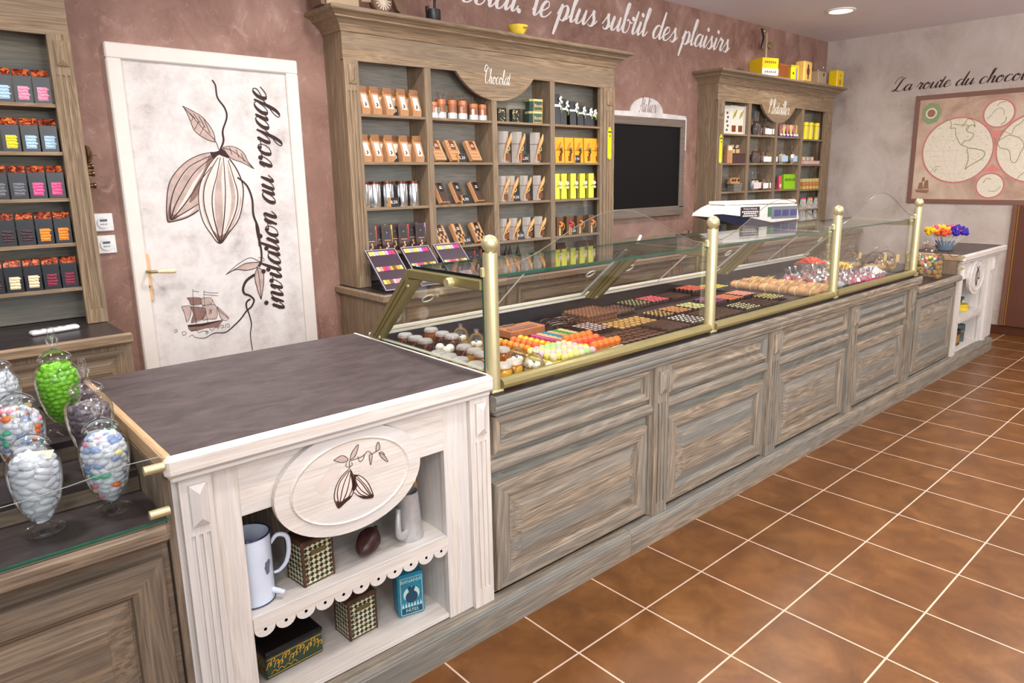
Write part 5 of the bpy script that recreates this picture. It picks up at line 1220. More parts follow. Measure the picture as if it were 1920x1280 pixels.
t = thing('pink_bag', 'narrow pink bag left of the green bags, far cabinet', 'bag', (P(*Nz(980, 255), 1, YR).x, YR, 1.36), -.2); MB().prism([(-.018, 0), (.018, 0), (.008, .13), (-.008, .13)], 0, -.02, .02).build('bag_body', colour('rose_pink_paper', 214, 80, 104), t); MB().box(-.012, -.0185, .02, .01, -.016, .05).build('paper_label', CREAMP, t)
for i, u in enumerate((1050, 1105, 1165)):
    t = thing('green_bag', f'{pos(i, 3)} bright green gift bag on the far third shelf', 'bag', (P(*Nz(u, 255), 1, YR).x, YR+.005*i, 1.36), -.2, 'green gift bags')
    MB().prism([(-.024, 0), (.024, 0), (.016, .142), (-.014, .142)], 0, -.030, .030).build('bag_body', colour('lime_paper', 136, 196, 20), t)
    m = MB()
    for k in range(5): m.ball((-.008+.008*k, -.023, .088+.010*(k % 2)), .009, 8, 0, (1, .5, .7))
    m.build('olive_bow', colour('olive_bow', 110, 130, 30), t, True)
for i in range(6):
    for k, (zz, c) in enumerate(((1.348, (196, 170, 90)), (1.384, (196, 130, 80)), (1.420, (222, 200, 120)))):
        u = 1320+i*46; lb = f'{pos(i, 6)} small box in the {["bottom", "middle", "top"][k]} layer of the pastel stack, far cabinet'
        t = thing('sweet_box', lb, 'box', (P(*Nz(u, 255), 1, 2.09).x, 2.095, zz), 0, 'pastel stack of small boxes')
        MB().box(-.022, -.02, 0, .022, .03, .0345, .002).build('box_body', colour('pastel_box_%d' % k, *c), t); MB().box(-.014, -.0212, .008, .014, -.0195, .026).build('printed_panel', [PAL[0], colour('coral_panel', 226, 120, 90), colour('leaf_panel', 170, 190, 120)][k], t)
for i, u in enumerate((235, 290, 340, 390, 440)):
    t = thing('meringue', f'{pos(i, 5)} pale pink meringue on the fourth shelf, far cabinet', 'meringue', (P(*Nz(u, 400), 1, YR).x, YR, 1.111), 0, 'pale pink meringues'); MB().lathe([(.024, 0), (.027, .01), (.026, .03), (.024, .05), (.015, .075), (.004, .09), (0, .092)], 14).build('meringue_body', colour('pale_meringue', 222, 190, 170), t, True)
t = thing('framed_box', 'white box with blue frame on the far fourth shelf', 'box', (P(*Nz(690, 400), 1, 2.12).x, 2.12, 1.111), 0); MB().box(-.085, -.02, 0, .085, .02, .125, .002).build('box_body', WB, t); f = MB()
for (a, b, c, d) in ((-.078, .02, -.070, .10), (.06, .02, .068, .10), (-.078, .092, .068, .10), (-.078, .02, .068, .028)): f.box(a, -.0215, b, c, -.0195, d)
f.build('blue_frame', colour('slate_blue_frame', 104, 122, 136), t)
for i in range(4):
    u = 985+i*63; t = thing('cream_box', f'{pos(i, 4)} cream box in the wide row on the far fourth shelf', 'box', (P(*Nz(u, 545), 1, 2.08).x, 2.09, 1.158), 0, 'cream boxes'); MB().box(-.029, -.02, 0, .029, .03, .100, .002).build('box_body', WB, t); MB().box(-.020, -.0212, .02, .02, -.0195, .08).build('embossed_panel', CREAMP, t)
MIX = [colour('mix_%d' % i, *c, .35) for i, c in enumerate(((226, 50, 110), (60, 160, 150), (120, 190, 60), (230, 130, 40), (236, 214, 220), (90, 90, 180), (240, 220, 90), (210, 60, 50)))]
for k, (zz, nm) in enumerate(((1.150, 'upper'), (1.032, 'lower'))):
    for i in range(3):
        t = thing('candy_packet', f'{pos(i, 3)} mixed candy packet of the {nm} row, far cabinet right', 'packet', (P(*Nz(1325+i*95, 500), 1, 2.08).x, 2.085, zz), 0, 'mixed candy packets')
        MB().prism([(-.018, 0), (.018, 0), (.004, .112), (-.004, .112)], 0, -.046, .046).build('packet_body', colour('clear_packet', 196, 200, 196, .2), t)
        m = MB(); rr = random.Random(i+10*k)
        for q in range(26): v = rr.uniform(.04, .86); m.ball((rr.uniform(-.04, .04), -.017+.013*v, .10*v), .0085, 6, rr.randrange(8), (1, .5, .8))
        m.build('sweets', MIX, t, True)
        MB().box(-.047, -.006, .098, .047, .004, .114, .002).build('header_card', [MIX[0], MIX[3], MIX[1]][i], t)
# on top of the far cabinet
zt = 2.362; kz = Z(1280, 100, 5.82)
YT = colour('enamel_yellow_tin', 244, 206, 20, .3); WT_ = WHITEP
def kx(u, v=240, y=2.03): return P(*kz(u, v), 1, y).x
x = (kx(860, 230)+kx(1000, 235))/2
t = thing('yellow_tin', 'large square yellow tin with white label on the far cabinet', 'tin', (x-.04, 2.05, zt), -.3); MB().box(-.095, -.08, 0, .095, .08, .15, .004).build('tin_body', YT, t)
MB().box(-.094, -.0815, .005, .094, -.0795, .06).build('white_label', WT_, t); m = MB()
for k in range(6): m.box(-.066+.023*k, -.0822, .024, -.052+.023*k, -.0812, .038+.004*(k % 2)).box(-.066+.023*k, -.0808, .104, -.052+.023*k, -.0798, .124)
m.build('printed_words', colour('tin_brown_print', 130, 90, 20), t, flip=False)
t = thing('brown_box', 'low reddish brown wooden box beside the yellow tin', 'box', (kx(1070, 245), 2.05, zt), 0); MB().box(-.085, -.05, 0, .085, .05, .125, .004).build('box_body', colour('mahogany_box', 124, 66, 28, .4), t); MB().box(-.086, -.051, .112, .086, .051, .127, .002).build('lid', colour('mahogany_lid', 140, 78, 34, .4), t)
t = thing('balance', 'old brass balance arm with pale wooden post on the far cabinet', 'scale', (kx(1005, 200), 2.13, zt), 0); MB().tube([(0, 0, 0), (0, 0, .40)], .011, 10).build('wood_post', OLDP, t); MB().tube([(-.09, 0, .43), (-.05, 0, .36), (-.075, 0, .26)], .009, 8).build('iron_hook', BLK, t, True); MB().lathe([(0, -.012), (.03, -.010), (.034, 0), (.03, .010), (0, .012)], 18, (.07, 0, .30), axis=1).build('brass_weight', BRASS_D, t, True); MB().ball((-.05, 0, .41), .022, 12).build('brass_knob', BRASS_D, t, True)
t = thing('yellow_tin', 'small yellow and blue tin between the boxes on the far cabinet', 'tin', (kx(1180, 270), 2.03, zt), -.25); MB().box(-.05, -.045, 0, .05, .045, .125, .003).build('tin_body', YT, t); MB().box(.010, -.0462, .002, .035, -.0445, .11).build('lilac_stripe', colour('lilac_stripe', 130, 122, 150), t); MB().box(-.053, -.048, .115, .053, .048, .132, .003).build('lid', colour('olive_yellow_lid', 190, 170, 30, .3), t); MB().lathe([(0, -.0465), (.010, -.0462)], 12, (-.02, 0, .06), axis=1).build('dark_emblem', BLK, t)
t = thing('tall_tin', 'tall tan tin printed with a dark figure on the far cabinet', 'tin', (kx(1312, 285), 2.03, zt), 0); MB().box(-.078, -.05, 0, .078, .05, .19, .012).build('tin_body', colour('tan_tin', 226, 184, 96, .35), t); m = MB(); m.ball((-.005, -.051, .145), .016, 10, 0, (1, .15, 1)); m.ball((-.004, -.051, .098), .03, 10, 0, (1, .1, 1.3)); m.box(-.016, -.052, .025, -.006, -.050, .07).box(.002, -.052, .025, .012, -.050, .07); m.build('printed_figure', colour('maroon_figure', 96, 48, 44), t)
t = thing('coffee_mill', 'pale wooden coffee mill with crank on the far cabinet', 'coffee mill', (kx(1480, 320), 2.04, zt), 0); MB().box(-.10, -.06, 0, .10, .06, .015, .003).box(-.085, -.05, .015, .085, .05, .125, .004).build('mill_box', OLDP, t); MB().ball((.02, -.052, .095), .012, 10, 0, (.7, .5, 1.5)).build('drawer_knob', BLK, t, True); MB().tube([(0, 0, .125), (.0, 0, .15), (.09, 0, .155), (.10, 0, .18)], .006, 8).build('crank', STEEL, t, True)
t = thing('yellow_tin', 'narrow yellow tin at the right end of the far cabinet', 'tin', (kx(1668, 360), 2.03, zt), 0); MB().box(-.075, -.045, 0, .075, .045, .165, .006).build('tin_body', YT, t); m = MB(); m.ball((0, -.0455, .115), .014, 8, 0, (.8, .12, 1.4)); m.ball((-.004, -.0455, .05), .03, 8, 0, (1, .1, 1)); m.build('printed_picture', colour('ochre_picture', 190, 140, 30), t, True)

# ------------------------------------------------------------------ left cabinet: black candy boxes
CB = [colour('candy_' + n, *c, .4) for n, c in (('sky', (176, 208, 232)), ('rose', (236, 150, 180)), ('yellow', (236, 184, 70)), ('grey', (110, 112, 120)), ('pink', (236, 90, 150)), ('cocoa', (66, 44, 50)), ('orange', (244, 146, 44)), ('cream', (240, 220, 182)), ('wine', (130, 40, 62)))]
ORF = NT('orange_foil_print'); ob = ORF.bsdf(.25, .2); ORF.l(ORF.ramp(ORF.noise(ORF.coord('Object', (1, 1, 1), 1.0), 70, 4, .6, .8), [(.42, rgb(70, 30, 26)), (.52, rgb(176, 70, 40)), (.66, rgb(240, 140, 70))]), ob.inputs[0])
boxes = {}
def candy_box(ci):
    t = thing('candy_box', 'box', 'candy box'); w, h = .0285, .128
    m = MB().prism([(-.022, 0), (.022, 0), (.022, h*.86), (.006, h), (-.004, h), (-.022, h*.80)], 0, -w, w); m.build('carton', colour('navy_black_carton', 34, 38, 46, .3), t)
    MB().add([(-w+.001, -.0228, h*.79), (w-.001, -.0228, h*.79), (w-.001, -.0048, h*1.001), (-w+.001, -.0048, h*1.001)], [(0, 1, 2, 3)]).build('printed_top', ORF.mat, t)
    m = MB(); rr = random.Random(ci)
    for a in range(4):
        for b in range(3): m.ball((-.0095+.0098*b+rr.uniform(-.002, .002)+.003*(a % 2), -.0222, .019+.0118*a+rr.uniform(-.0015, .0015)), .0088, 10, 0, (.95, .36, .60))
    m.box(-.0165, -.0226, .012, .0165, -.0221, .062, 0, 0); m.build('candy_window', CB[ci], t, True)
    return t
q0 = Z(0, 0, 4.266); p0 = Z(0, 280, 3.556)
rows = [(1.827, q0, 815, [-10, 165, 325], [0, 1, 1], 'top shelf'), (1.641, q0, 1205, [45, 215, 395], [2, 0, 0], 'second shelf'), (1.458, p0, 325, [5, 125, 255, 385], [3, 3, 4, 4], 'third shelf'), (1.275, p0, 620, [30, 165, 290, 420], [5, 5, 6, 6], 'fourth shelf'), (1.09, p0, 920, [-25, 85, 215, 345, 460], [5, 7, 7, 8, 8], 'fifth shelf')]
CN = ['pale blue', 'pink', 'yellow', 'grey', 'hot pink', 'dark brown', 'orange', 'cream', 'wine red']
for (z, zf, v, us, cs_, nm) in rows:
    for i, (u, c) in enumerate(zip(us, cs_)):
        x = -.888-.0325-.063*(len(us)-1-i); y = 2.075
        lb = f'{pos(i, len(us))} black candy box with {CN[c]} sweets on the {nm} of the left cabinet'
        if c not in boxes: o = boxes[c] = candy_box(c)
        else: o = dup(boxes[c])
        o.location = (x, y, z); o.rotation_euler = (0, 0, -.12); o['label'] = lb; o['group'] = 'black candy boxes'
t = thing('remote_control', 'slim white remote control lying on the left dark worktop', 'remote control', (-1.02, 1.93, .932), .18)
MB().box(-.085, -.02, 0, .085, .02, .018, .006).build('case', WHITE_PLASTIC, t); m = MB()
for k in range(4): m.box(-.06+.028*k, -.010, .0175, -.045+.028*k, .006, .0195, .001)
m.build('buttons', colour('brown_grey_buttons', 150, 136, 130), t)
# old brass bell board on the cabinet's side
t = thing('door_bell', 'old brass door bell on a honey wood board beside the cabinet', 'bell', (-.81, 2.15, 1.48), 0, None, True)
MB().box(-.810, 2.125, 1.487, -.800, 2.175, 1.668, .003).build('wood_board', colour('honey_board', 186, 124, 62, .4), t)
MB().lathe([(.038, -.788), (.040, -.785), (.034, -.772), (.018, -.764), (0, -.762)], 24, (0, 2.15, 1.635), axis=0).build('gong', colour('aged_brass', 110, 86, 58, .3, .8), t, True)
MB().lathe([(0, -.744), (.006, -.746), (.004, -.762), (.004, -.80)], 10, (0, 2.15, 1.635), axis=0).build('gong_screw', BRASS_D, t)
for z in (1.585, 1.555, 1.505): MB().lathe([(.010, -.80), (.010, -.775), (.013, -.772), (.012, -.764), (0, -.762)], 14, (0, 2.15, z), axis=0).build('brass_terminal', colour('aged_brass', 110, 86, 58, .3, .8), t, 40)
MB().tube([(-.785, 2.15, 1.598), (-.782, 2.15, 1.575), (-.79, 2.15, 1.55), (-.79, 2.15, 1.51)], .004, 8).build('hammer_arm', BRASS_D, t, True)
# ------------------------------------------------------------------ objects on the nearest white counter's shelves
ENAM = plain('white_enamel', rgb(206, 216, 233), .18, 0, .6, .03, 20); ENAMB = colour('cobalt_rim', 34, 36, 84, .2)
t = thing('enamel_jug', 'tall white enamel jug with blue rim and chipped paint on the shelf', 'jug', (-.866, .392, .402))
b = MB().lathe([(.050, 0), (.054, .004), (.0545, .10), (.0545, .192), (.0535, .196), (.051, .194), (.0505, .10), (.050, .012), (0, .010)], 40).build('jug_body', ENAM, t, 40)
MB().tube([(.0542*math.cos(a), .0542*math.sin(a), .195) for a in [2*math.pi*k/32 for k in range(32)]], .0026, 8, closed=True).build('blue_rim', ENAMB, t, True)
MB().tube([(.0545*math.cos(a), .0545*math.sin(a), .004) for a in [2*math.pi*k/32 for k in range(32)]], .0016, 6, closed=True).build('foot_line', ENAMB, t, True)
h = MB().tube([(.050, -.020, .155), (.066, -.026, .176), (.088, -.034, .168), (.092, -.036, .135), (.084, -.033, .095), (.066, -.026, .072), (.051, -.021, .068)], [.004, .006, .0068, .0065, .006, .005, .004], 10); h.build('handle', ENAM, t, True)
MB().tube([(.036, -.036, .030), (.050, -.050, .026), (.060, -.060, .022)], [.0085, .0075, .0065], 12).build('spout', ENAM, t, True)
def patch(bm_, a0, z0, r, w, h, seed, mi=0):
    rr = random.Random(seed); n = 14; vs = [(r*math.cos(a0), r*math.sin(a0), z0)]
    for k in range(n):
        a = 2*math.pi*k/n; f = rr.uniform(.7, 1.15); aa = a0+w*f*math.cos(a)/r; vs.append((r*math.cos(aa), r*math.sin(aa), z0+h*f*math.sin(a)))
    bm_.add(vs, [(0, 1+k, 1+(k+1) % n) for k in range(n)], mi)
m = MB()
for s in range(9): patch(m, -1.05+R_.uniform(-.12, .12), .125+R_.uniform(-.03, .035), .0549, .007, .012, s)
patch(m, -.50, .165, .0549, .005, .009, 30); patch(m, -.44, .070, .0549, .004, .008, 31)
m.build('chipped_patch', colour('chipped_slate', 96, 104, 128, .6), b, flip=False)
chk = NT('green_cream_check'); cb = chk.bsdf(.4, .2)
ck = chk.n('ShaderNodeTexChecker'); mp_ = chk.n('ShaderNodeMapping'); tc = chk.n('ShaderNodeTexCoord'); chk.l(tc.outputs['UV'], mp_.inputs[0]); chk.l(mp_.outputs[0], ck.inputs['Vector'])
mp_.inputs['Rotation'].default_value = (0, 0, math.radians(45)); ck.inputs['Scale'].default_value = 92; ck.inputs['Color1'].default_value = rgb(210, 206, 172); ck.inputs['Color2'].default_value = rgb(36, 52, 42)
wn_ = chk.noise(chk.coord('Object'), 45, 5, .7, .5); rust = chk.ramp(wn_, [(.56, (0, 0, 0, 1)), (.64, (1, 1, 1, 1))])
chk.l(chk.mix(rust, ck.outputs[0], rgb(92, 62, 38)), cb.inputs[0])
RUST = plain('rusty_brown_tin', rgb(84, 60, 44), .5, .3, .4, .35, 30)
def uv_box(o, scale=1.0):
    me = o.data; uv = me.uv_layers.new(name='UVMap')
    for p in me.polygons:
        n = p.normal; ax = 0 if abs(n.x) > max(abs(n.y), abs(n.z)) else 1 if abs(n.y) > abs(n.z) else 2
        for li in p.loop_indices:
            c = me.vertices[me.loops[li].vertex_index].co; uv.data[li].uv = {0: (c.y, c.z), 1: (c.x, c.z), 2: (c.x, c.y)}[ax]
def check_tin(lb, loc, rz, w, d, h):
    t = thing('check_tin', lb, 'tin', loc, rz, 'checked tins')
    b = MB().box(-w/2, -d/2, 0, w/2, d/2, h-.014, .004).build('tin_body', chk.mat, t); uv_box(b)
    f = MB()
    for (a, c) in ((-1, -1), (1, -1), (-1, 1), (1, 1)): f.tube([(a*(w/2-.003), c*(d/2-.003), 0), (a*(w/2-.003), c*(d/2-.003), h-.014)], .005, 8)
    f.box(-w/2-.001, -d/2-.001, 0, w/2+.001, d/2+.001, .006, .002); f.build('rusty_edges', RUST, t)
    MB().box(-w/2-.003, -d/2-.003, h-.016, w/2+.003, d/2+.003, h, .004).build('lid', RUST, t)
    MB().box(-w*.22, -d/2-.0012, h*.64, w*.26, -d/2+.001, h*.76, .0005).build('label_plate', colour('olive_brown_plate', 92, 80, 46), t)
check_tin('green and cream checked tin on the upper shelf behind the oval plaque', (-.700, .395, .402), .12, .098, .088, .135)
check_tin('worn green and white checked tin on the lower shelf', (-.545, .450, .125), .05, .098, .088, .135)
t = thing('cacao_pod', 'dark dried cacao pod lying on the upper white shelf', 'cacao pod', (-.520, .385, .402+.0405)); t.rotation_euler = (0, math.radians(80), math.radians(40))
n = 24; vs = []; fs = []
for i in range(13):
    s_ = i/12; r = .037*(math.sin(math.pi*s_)**.62)*(1-.15*s_)+.0005; zz = -.062+.124*s_
    for k in range(n): a = 2*math.pi*k/n; q = r*(1+.055*math.cos(5*a)); vs.append((q*math.cos(a), q*math.sin(a), zz))
for i in range(12):
    for k in range(n): fs.append((i*n+k, i*n+(k+1) % n, (i+1)*n+(k+1) % n, (i+1)*n+k))
PODM = plain('dried_pod_skin', rgb(58, 34, 32), .35, 0, .5, .3, 25)
MB().add(vs, fs+[tuple(range(n)), tuple(12*n+k for k in range(n))]).build('pod_husk', PODM, t, True)
MB().tube([(0, 0, .058), (.003, 0, .066), (.004, .002, .072)], [.006, .007, .006], 8).build('stem_stub', colour('dark_stem', 46, 32, 26), t, True)
t = thing('aluminium_jug', 'dull aluminium watering jug with low spout at the right shelf end', 'jug', (-.372, .392, .402))
ALU = plain('worn_aluminium', rgb(182, 182, 182), .38, .45, .5, .12, 40)
MB().lathe([(.046, 0), (.047, .004), (.044, .012), (.040, .07), (.034, .150), (.0345, .154), (.032, .153), (.037, .07), (.042, .01), (0, .008)], 36).build('jug_body', ALU, t, 40)
MB().tube([(-.030, -.028, .032), (-.052, -.042, .034), (-.064, -.044, .048), (-.062, -.040, .078), (-.056, -.034, .108), (-.054, -.032, .122)], [.013, .013, .011, .0095, .0085, .0085], 12).build('spout', ALU, t, True)
MB().tube([(.020, .030, .142), (.030, .036, .168), (.046, .040, .172), (.056, .042, .150), (.052, .042, .110), (.036, .030, .080)], [.005, .006, .006, .006, .006, .005], 8).build('handle', ALU, t, True)
MB().tube([(.056, .042, .152), (.0555, .0425, .13), (.052, .042, .112)], .0085, 10).build('cane_grip', colour('cane_wrap', 168, 128, 66), t, True)
t = thing('pasta_tin', 'tall turquoise tin with printed portrait oval on the lower white shelf', 'tin', (-.372, .415, .125), math.radians(-14))
TEAL = plain('turquoise_tin_print', rgb(34, 128, 158), .35, .1, .5, .15, 40); PALE = colour('pale_teal_print', 190, 216, 208)
MB().box(-.044, -.032, 0, .044, .032, .148, .006).build('tin_body', TEAL, t)
m = MB(); yy = -.0324
for (a, b, c, d) in ((-.037, .008, .037, .0095), (-.037, .136, .037, .1375), (-.037, .008, -.0355, .1375), (.0355, .008, .037, .1375)): m.add([(a, yy, b), (c, yy, b), (c, yy, d), (a, yy, d)], [(0, 1, 2, 3)])
letters(m, 'BANANIA', .0165, front(0, yy-.0001, .125), sx=.98); letters(m, 'PÂTES', .0155, front(0, yy-.0006, .021))
m.lathe([(0, yy-.0001), (.027, yy)], 28, (0, 0, .078), axis=1)
for k in range(7): m.add([(-.034+.010*k, yy, .034), (-.026+.010*k, yy, .034), (-.030+.010*k, yy, .052)], [(0, 1, 2)])
m.build('pale_print', PALE, t, flip=False)
m = MB(); m.add([(-.034, yy-.0003, .012), (.034, yy-.0003, .012), (.034, yy-.0003, .030), (-.034, yy-.0003, .030)], [(0, 1, 2, 3)])
for (a, c, r, q) in ((0, .092, .010, 1.1), (0, .068, .021, .7), (-.006, .100, .007, .7), (.007, .099, .006, .8)): m.lathe([(0, yy-.0006), (r, yy-.0004)], 18, (a, 0, c), axis=1)
m.build('dark_print', colour('dark_teal_print', 20, 66, 92), t, flip=False)
t = thing('gilt_tin', 'black lidded tin with green and gold scroll sides on the lower shelf', 'tin', (-.765, .480, .125), .05)
b = MB().box(-.088, -.066, 0, .088, .066, .072, .004).build('tin_body', colour('bottle_green_tin', 32, 58, 42, .3), t)
MB().box(-.091, -.069, .066, .091, .069, .086, .006).build('lid', colour('black_lacquer', 18, 16, 20, .2), t)
m = MB(); rr = random.Random(12)
def scr(y, x0, x1, along):
    for k in range(15):
        x = x0+(x1-x0)*(k+.5)/15; z = .045+.010*math.sin(k*1.7); pl = (lambda u, v, l: (u, y-l, v)) if along == 0 else (lambda u, v, l: (y-l, u, v))
        ribbon(m, [(x-.008, z-.010), (x-.002, z+.006), (x+.005, z+.008), (x+.006, z), (x+.001, z-.002)], taper(.0025, .004), pl, 0, .0003)
    for z in (.008, .062): m.add([pl(x0, z, .0003), pl(x1, z, .0003), pl(x1, z+.0025, .0003), pl(x0, z+.0025, .0003)], [(0, 1, 2, 3)])
    for q in range(4): ribbon(m, [(x0+.01+.02*q, .016), (x0+.02+.02*q, .024), (x0+.03+.02*q, .015)], taper(.002), pl, 0, .0003)
scr(-.0662, -.084, .084, 0); scr(-.0882, -.062, .062, 1)
m.build('gilt_scrolls', colour('gilt_print', 206, 158, 50, .3, .3), b, flip=False)

# ------------------------------------------------------------------ apothecary jars of sugared almonds on the stepped counter
def jar_parts(t, s=1.0, wide=1.0):
    w = wide
    o = MB().surf([(0, .002), (.043, .001), (.044, .003), (.020, .008), (.009, .016), (.010, .024), (.024, .034), (.040, .060), (.050, .10), (.054, .135), (.0545, .155), (.051, .172), (.040, .186), (.035, .194), (.036, .200)], 32).build('jar_glass', JARGLASS, t, True)
    MB().surf([(.0385, .201), (.040, .204), (.036, .214), (.022, .224), (.010, .231), (.009, .240), (.014, .248), (.015, .256), (.010, .262), (.0085, .268), (.0095, .276), (.006, .288), (0, .291)], 28).build('glass_lid', JARGLASS, t, True)
def jar_radius(z):
    pr = [(.028, .012), (.034, .022), (.060, .038), (.10, .048), (.135, .052), (.155, .0525), (.172, .049), (.186, .038), (.20, .03)]
    for (a, b), (c, d) in zip(pr, pr[1:]):
        if z <= c: return b+(d-b)*max(0, (z-a)/(c-a))
    return .03
def almond_heap(name, label, loc, cs_w, top, size, flat, seed, mats):
    rr = random.Random(seed); m = MB(); prof = [(0, .030)]+[(jar_radius(z)*.80, z) for z in [.034+(top-.044)*k/8 for k in range(9)]]+[(0, top-.004)]
    m.lathe(prof, 14, mi=0); z = .034
    def put(r, a, z):
        M = Matrix.Translation((r*math.cos(a), r*math.sin(a), z)) @ Matrix.Rotation(a, 4, 'Z') @ Matrix.Rotation(rr.uniform(-.55, .55), 4, 'X') @ Matrix.Rotation(rr.uniform(-.3, .3), 4, 'Y')
        m.M = M; m.ball((0, 0, 0), size, 10, rr.choices(range(len(cs_w)), cs_w)[0], (.66, flat, .70)); m.M = None
    while z < top:
        r = jar_radius(z)-size*.98; n = max(4, int(2*math.pi*r/(size*1.75*flat))); o = rr.uniform(0, 6)
        for k in range(n): put(r, o+2*math.pi*k/n+rr.uniform(-.1, .1), z+rr.uniform(-.003, .003))
        z += size*1.16
    for k in range(46): put((jar_radius(top)-size*1.2)*math.sqrt(rr.random()), rr.uniform(0, 6.28), top+rr.uniform(-.004, .006))
    o = m.build(name, mats, None, True); o.location = loc
    tag(o, label, 'sweets', None, 'stuff')
DRG = lambda n, r, g, b: colour('dragee_'+n, r, g, b, .32)
PAS = [DRG('white', 206, 214, 222), DRG('blue', 140, 164, 206), DRG('mint', 92, 184, 150), DRG('pink', 236, 150, 176), DRG('orange', 232, 120, 64), DRG('yellow', 226, 222, 160)]
def jpos(u, y): return P(u[0], u[1], 1, y).x
jl = [((-1.294, .441, .747), 'front left jar', [PAS[0]], [1], .170, .0128, 1.45, 'white'), ((-1.155, .449, .747), 'front right jar', PAS, [13, 3, 1.3, 1.3, 1.3, .8], .182, .0112, 1.15, 'mixed pastel'),
      ((jpos((36, 800), .62), .62, .802), 'left middle jar', PAS, [9, 3, 1.5, 1.5, 1.5, 2], .182, .0120, .95, 'round pastel'), ((jpos((168, 780), .62), .62, .802), 'right middle jar', [DRG('pebble', 118, 110, 116), DRG('pebble_dark', 92, 86, 94)], [2, 1],   .160, .0135, 1.2, 'grey pebble'),
      ((jpos((112, 735), .80), .80, .857), 'green jar', [DRG('lime', 128, 200, 50), DRG('lime_dark', 112, 186, 40)], [2, 1], .178, .0105, 1.0, 'bright green'), ((jpos((-4, 745), .80), .80, .857), 'left rear jar', [DRG('white', 206, 214, 222)], [1], .178, .0100, .95, 'snow white')]
jn = ['glass footed jar of white almonds nearest the left glass guard', 'glass footed jar of mixed pastel almonds beside the white counter', 'glass footed jar of round pastel sweets at the left picture edge', 'glass footed jar of grey pebble sweets behind the pastel jar', 'glass footed jar of bright green almonds on the highest step', 'glass footed jar of snow white almonds behind, cut by picture edge']
pj = None
for i, (loc, nm, ms, cs_, top, sz, fl, cn) in enumerate(jl):
    if pj is None: t = pj = thing('candy_jar', jn[i], 'jar', loc, 0, 'candy jars'); jar_parts(t)
    else: t = dup(pj, loc, .3*i, jn[i], 'candy jars')
    almond_heap('sugared_almonds', f'heap of {cn} sugared almonds inside the {nm.replace(" jar", "")} footed jar', loc, cs_, top, sz, fl, 33+i, ms)
t = thing('price_card', 'cream card lying on the white almonds in the front left jar', 'card', (-1.282, .425, .930), 0); t.rotation_euler = (math.radians(24), 0, -.5)
MB().box(-.026, -.013, -.001, .026, .013, .001).build('card', colour('cream_card', 244, 240, 208), t)

# ------------------------------------------------------------------ inside the glass case
ZD = .8385
def D(x, y, zm=.82):          # spots read on the deck
    k = (1.519-(zm+.038))/(1.519-zm); return (CAM.x+(x-CAM.x)*k, CAM.y+(y-CAM.y)*k)
CHOC = plain('dark_chocolate', rgb(66, 42, 34), .35, 0, .5, .12, 40); MILK = plain('milk_chocolate', rgb(122, 78, 54), .5, 0, .4, .15, 60); DCHOC = plain('bitter_chocolate', rgb(52, 36, 34), .35, 0, .5, .12, 40)
# honey jars with clip lids
def clip_jar(mat):
    t = thing('honey_jar', 'jar', 'jar')
    MB().lathe([(.026, 0), (.029, .003), (.030, .010), (.030, .042), (.027, .050), (.025, .053), (0, .054)], 24).build('jar_filled', mat, t, 40)
    MB().surf([(.0275, .052), (.029, .055), (.029, .061), (.026, .066), (.024, .068), (.020, .066), (0, .067)], 24).build('glass_lid', LIDGLASS, t, 40)
    MB().tube([(.0285*math.cos(a), .0285*math.sin(a), .0545) for a in [2*math.pi*k/24 for k in range(24)]], .0013, 6, closed=True).tube([(.029, -.004, .055), (.035, -.004, .045), (.037, -.002, .028), (.036, .003, .028), (.034, .004, .045), (.029, .004, .055)], .0013, 6).build('wire_clip', STEEL, t, True)
    MB().tube([(.029*math.cos(a), .029*math.sin(a), .0535) for a in [2*math.pi*k/20 for k in range(20)]], .0018, 6, closed=True).tube([(0, -.0285, .0535), (-.012, -.034, .044), (-.016, -.035, .036)], .0018, 6).build('raffia_tie', colour('rust_raffia', 150, 84, 44), t, True)
    return t
HON = [colour('dark_honey', 74, 34, 20, .12), colour('amber_honey', 150, 80, 22, .12), colour('golden_honey', 206, 150, 40, .12)]
protos = [clip_jar(m) for m in HON]; used = [0, 0, 0]
lid = [(.11, 1.13, 0), (.11, 1.05, 0), (.11, .98, 0), (.25, 1.14, 1), (.24, 1.04, 0), (.24, .97, 0), (.02, .77, 1), (.03, .70, 1), (.03, .63, 1), (.16, .78, 0), (.15, .70, 2), (.14, .64, 1), (.02, .54, 2), (.02, .485, 2), (.15, .47, 2), (.24, .64, 1), (.09, .46, 2)]
lid = [(x if x > .05 else x-.01, y, c) for x, y, c in lid]
hn = ['dark', 'amber', 'golden']
for i, (x, y, c) in enumerate(lid):
    k = .941; loc = (max(-.058, CAM.x+(x-CAM.x)*k), CAM.y+(y-CAM.y)*k, ZD)
    col = 'back' if i < 6 else 'end glass' if i in (6, 7, 8, 12, 13) else 'middle'
    lb = f'{ORD[used[c]]} {hn[c]} honey clip jar from the back at the left end of the case'
    if not used[c]: o = protos[c]
    else: o = dup(protos[c])
    used[c] += 1; o.location = loc; o.rotation_euler = (0, 0, -.6+.2*(i % 4)); o['label'] = lb; o['group'] = 'honey jars'
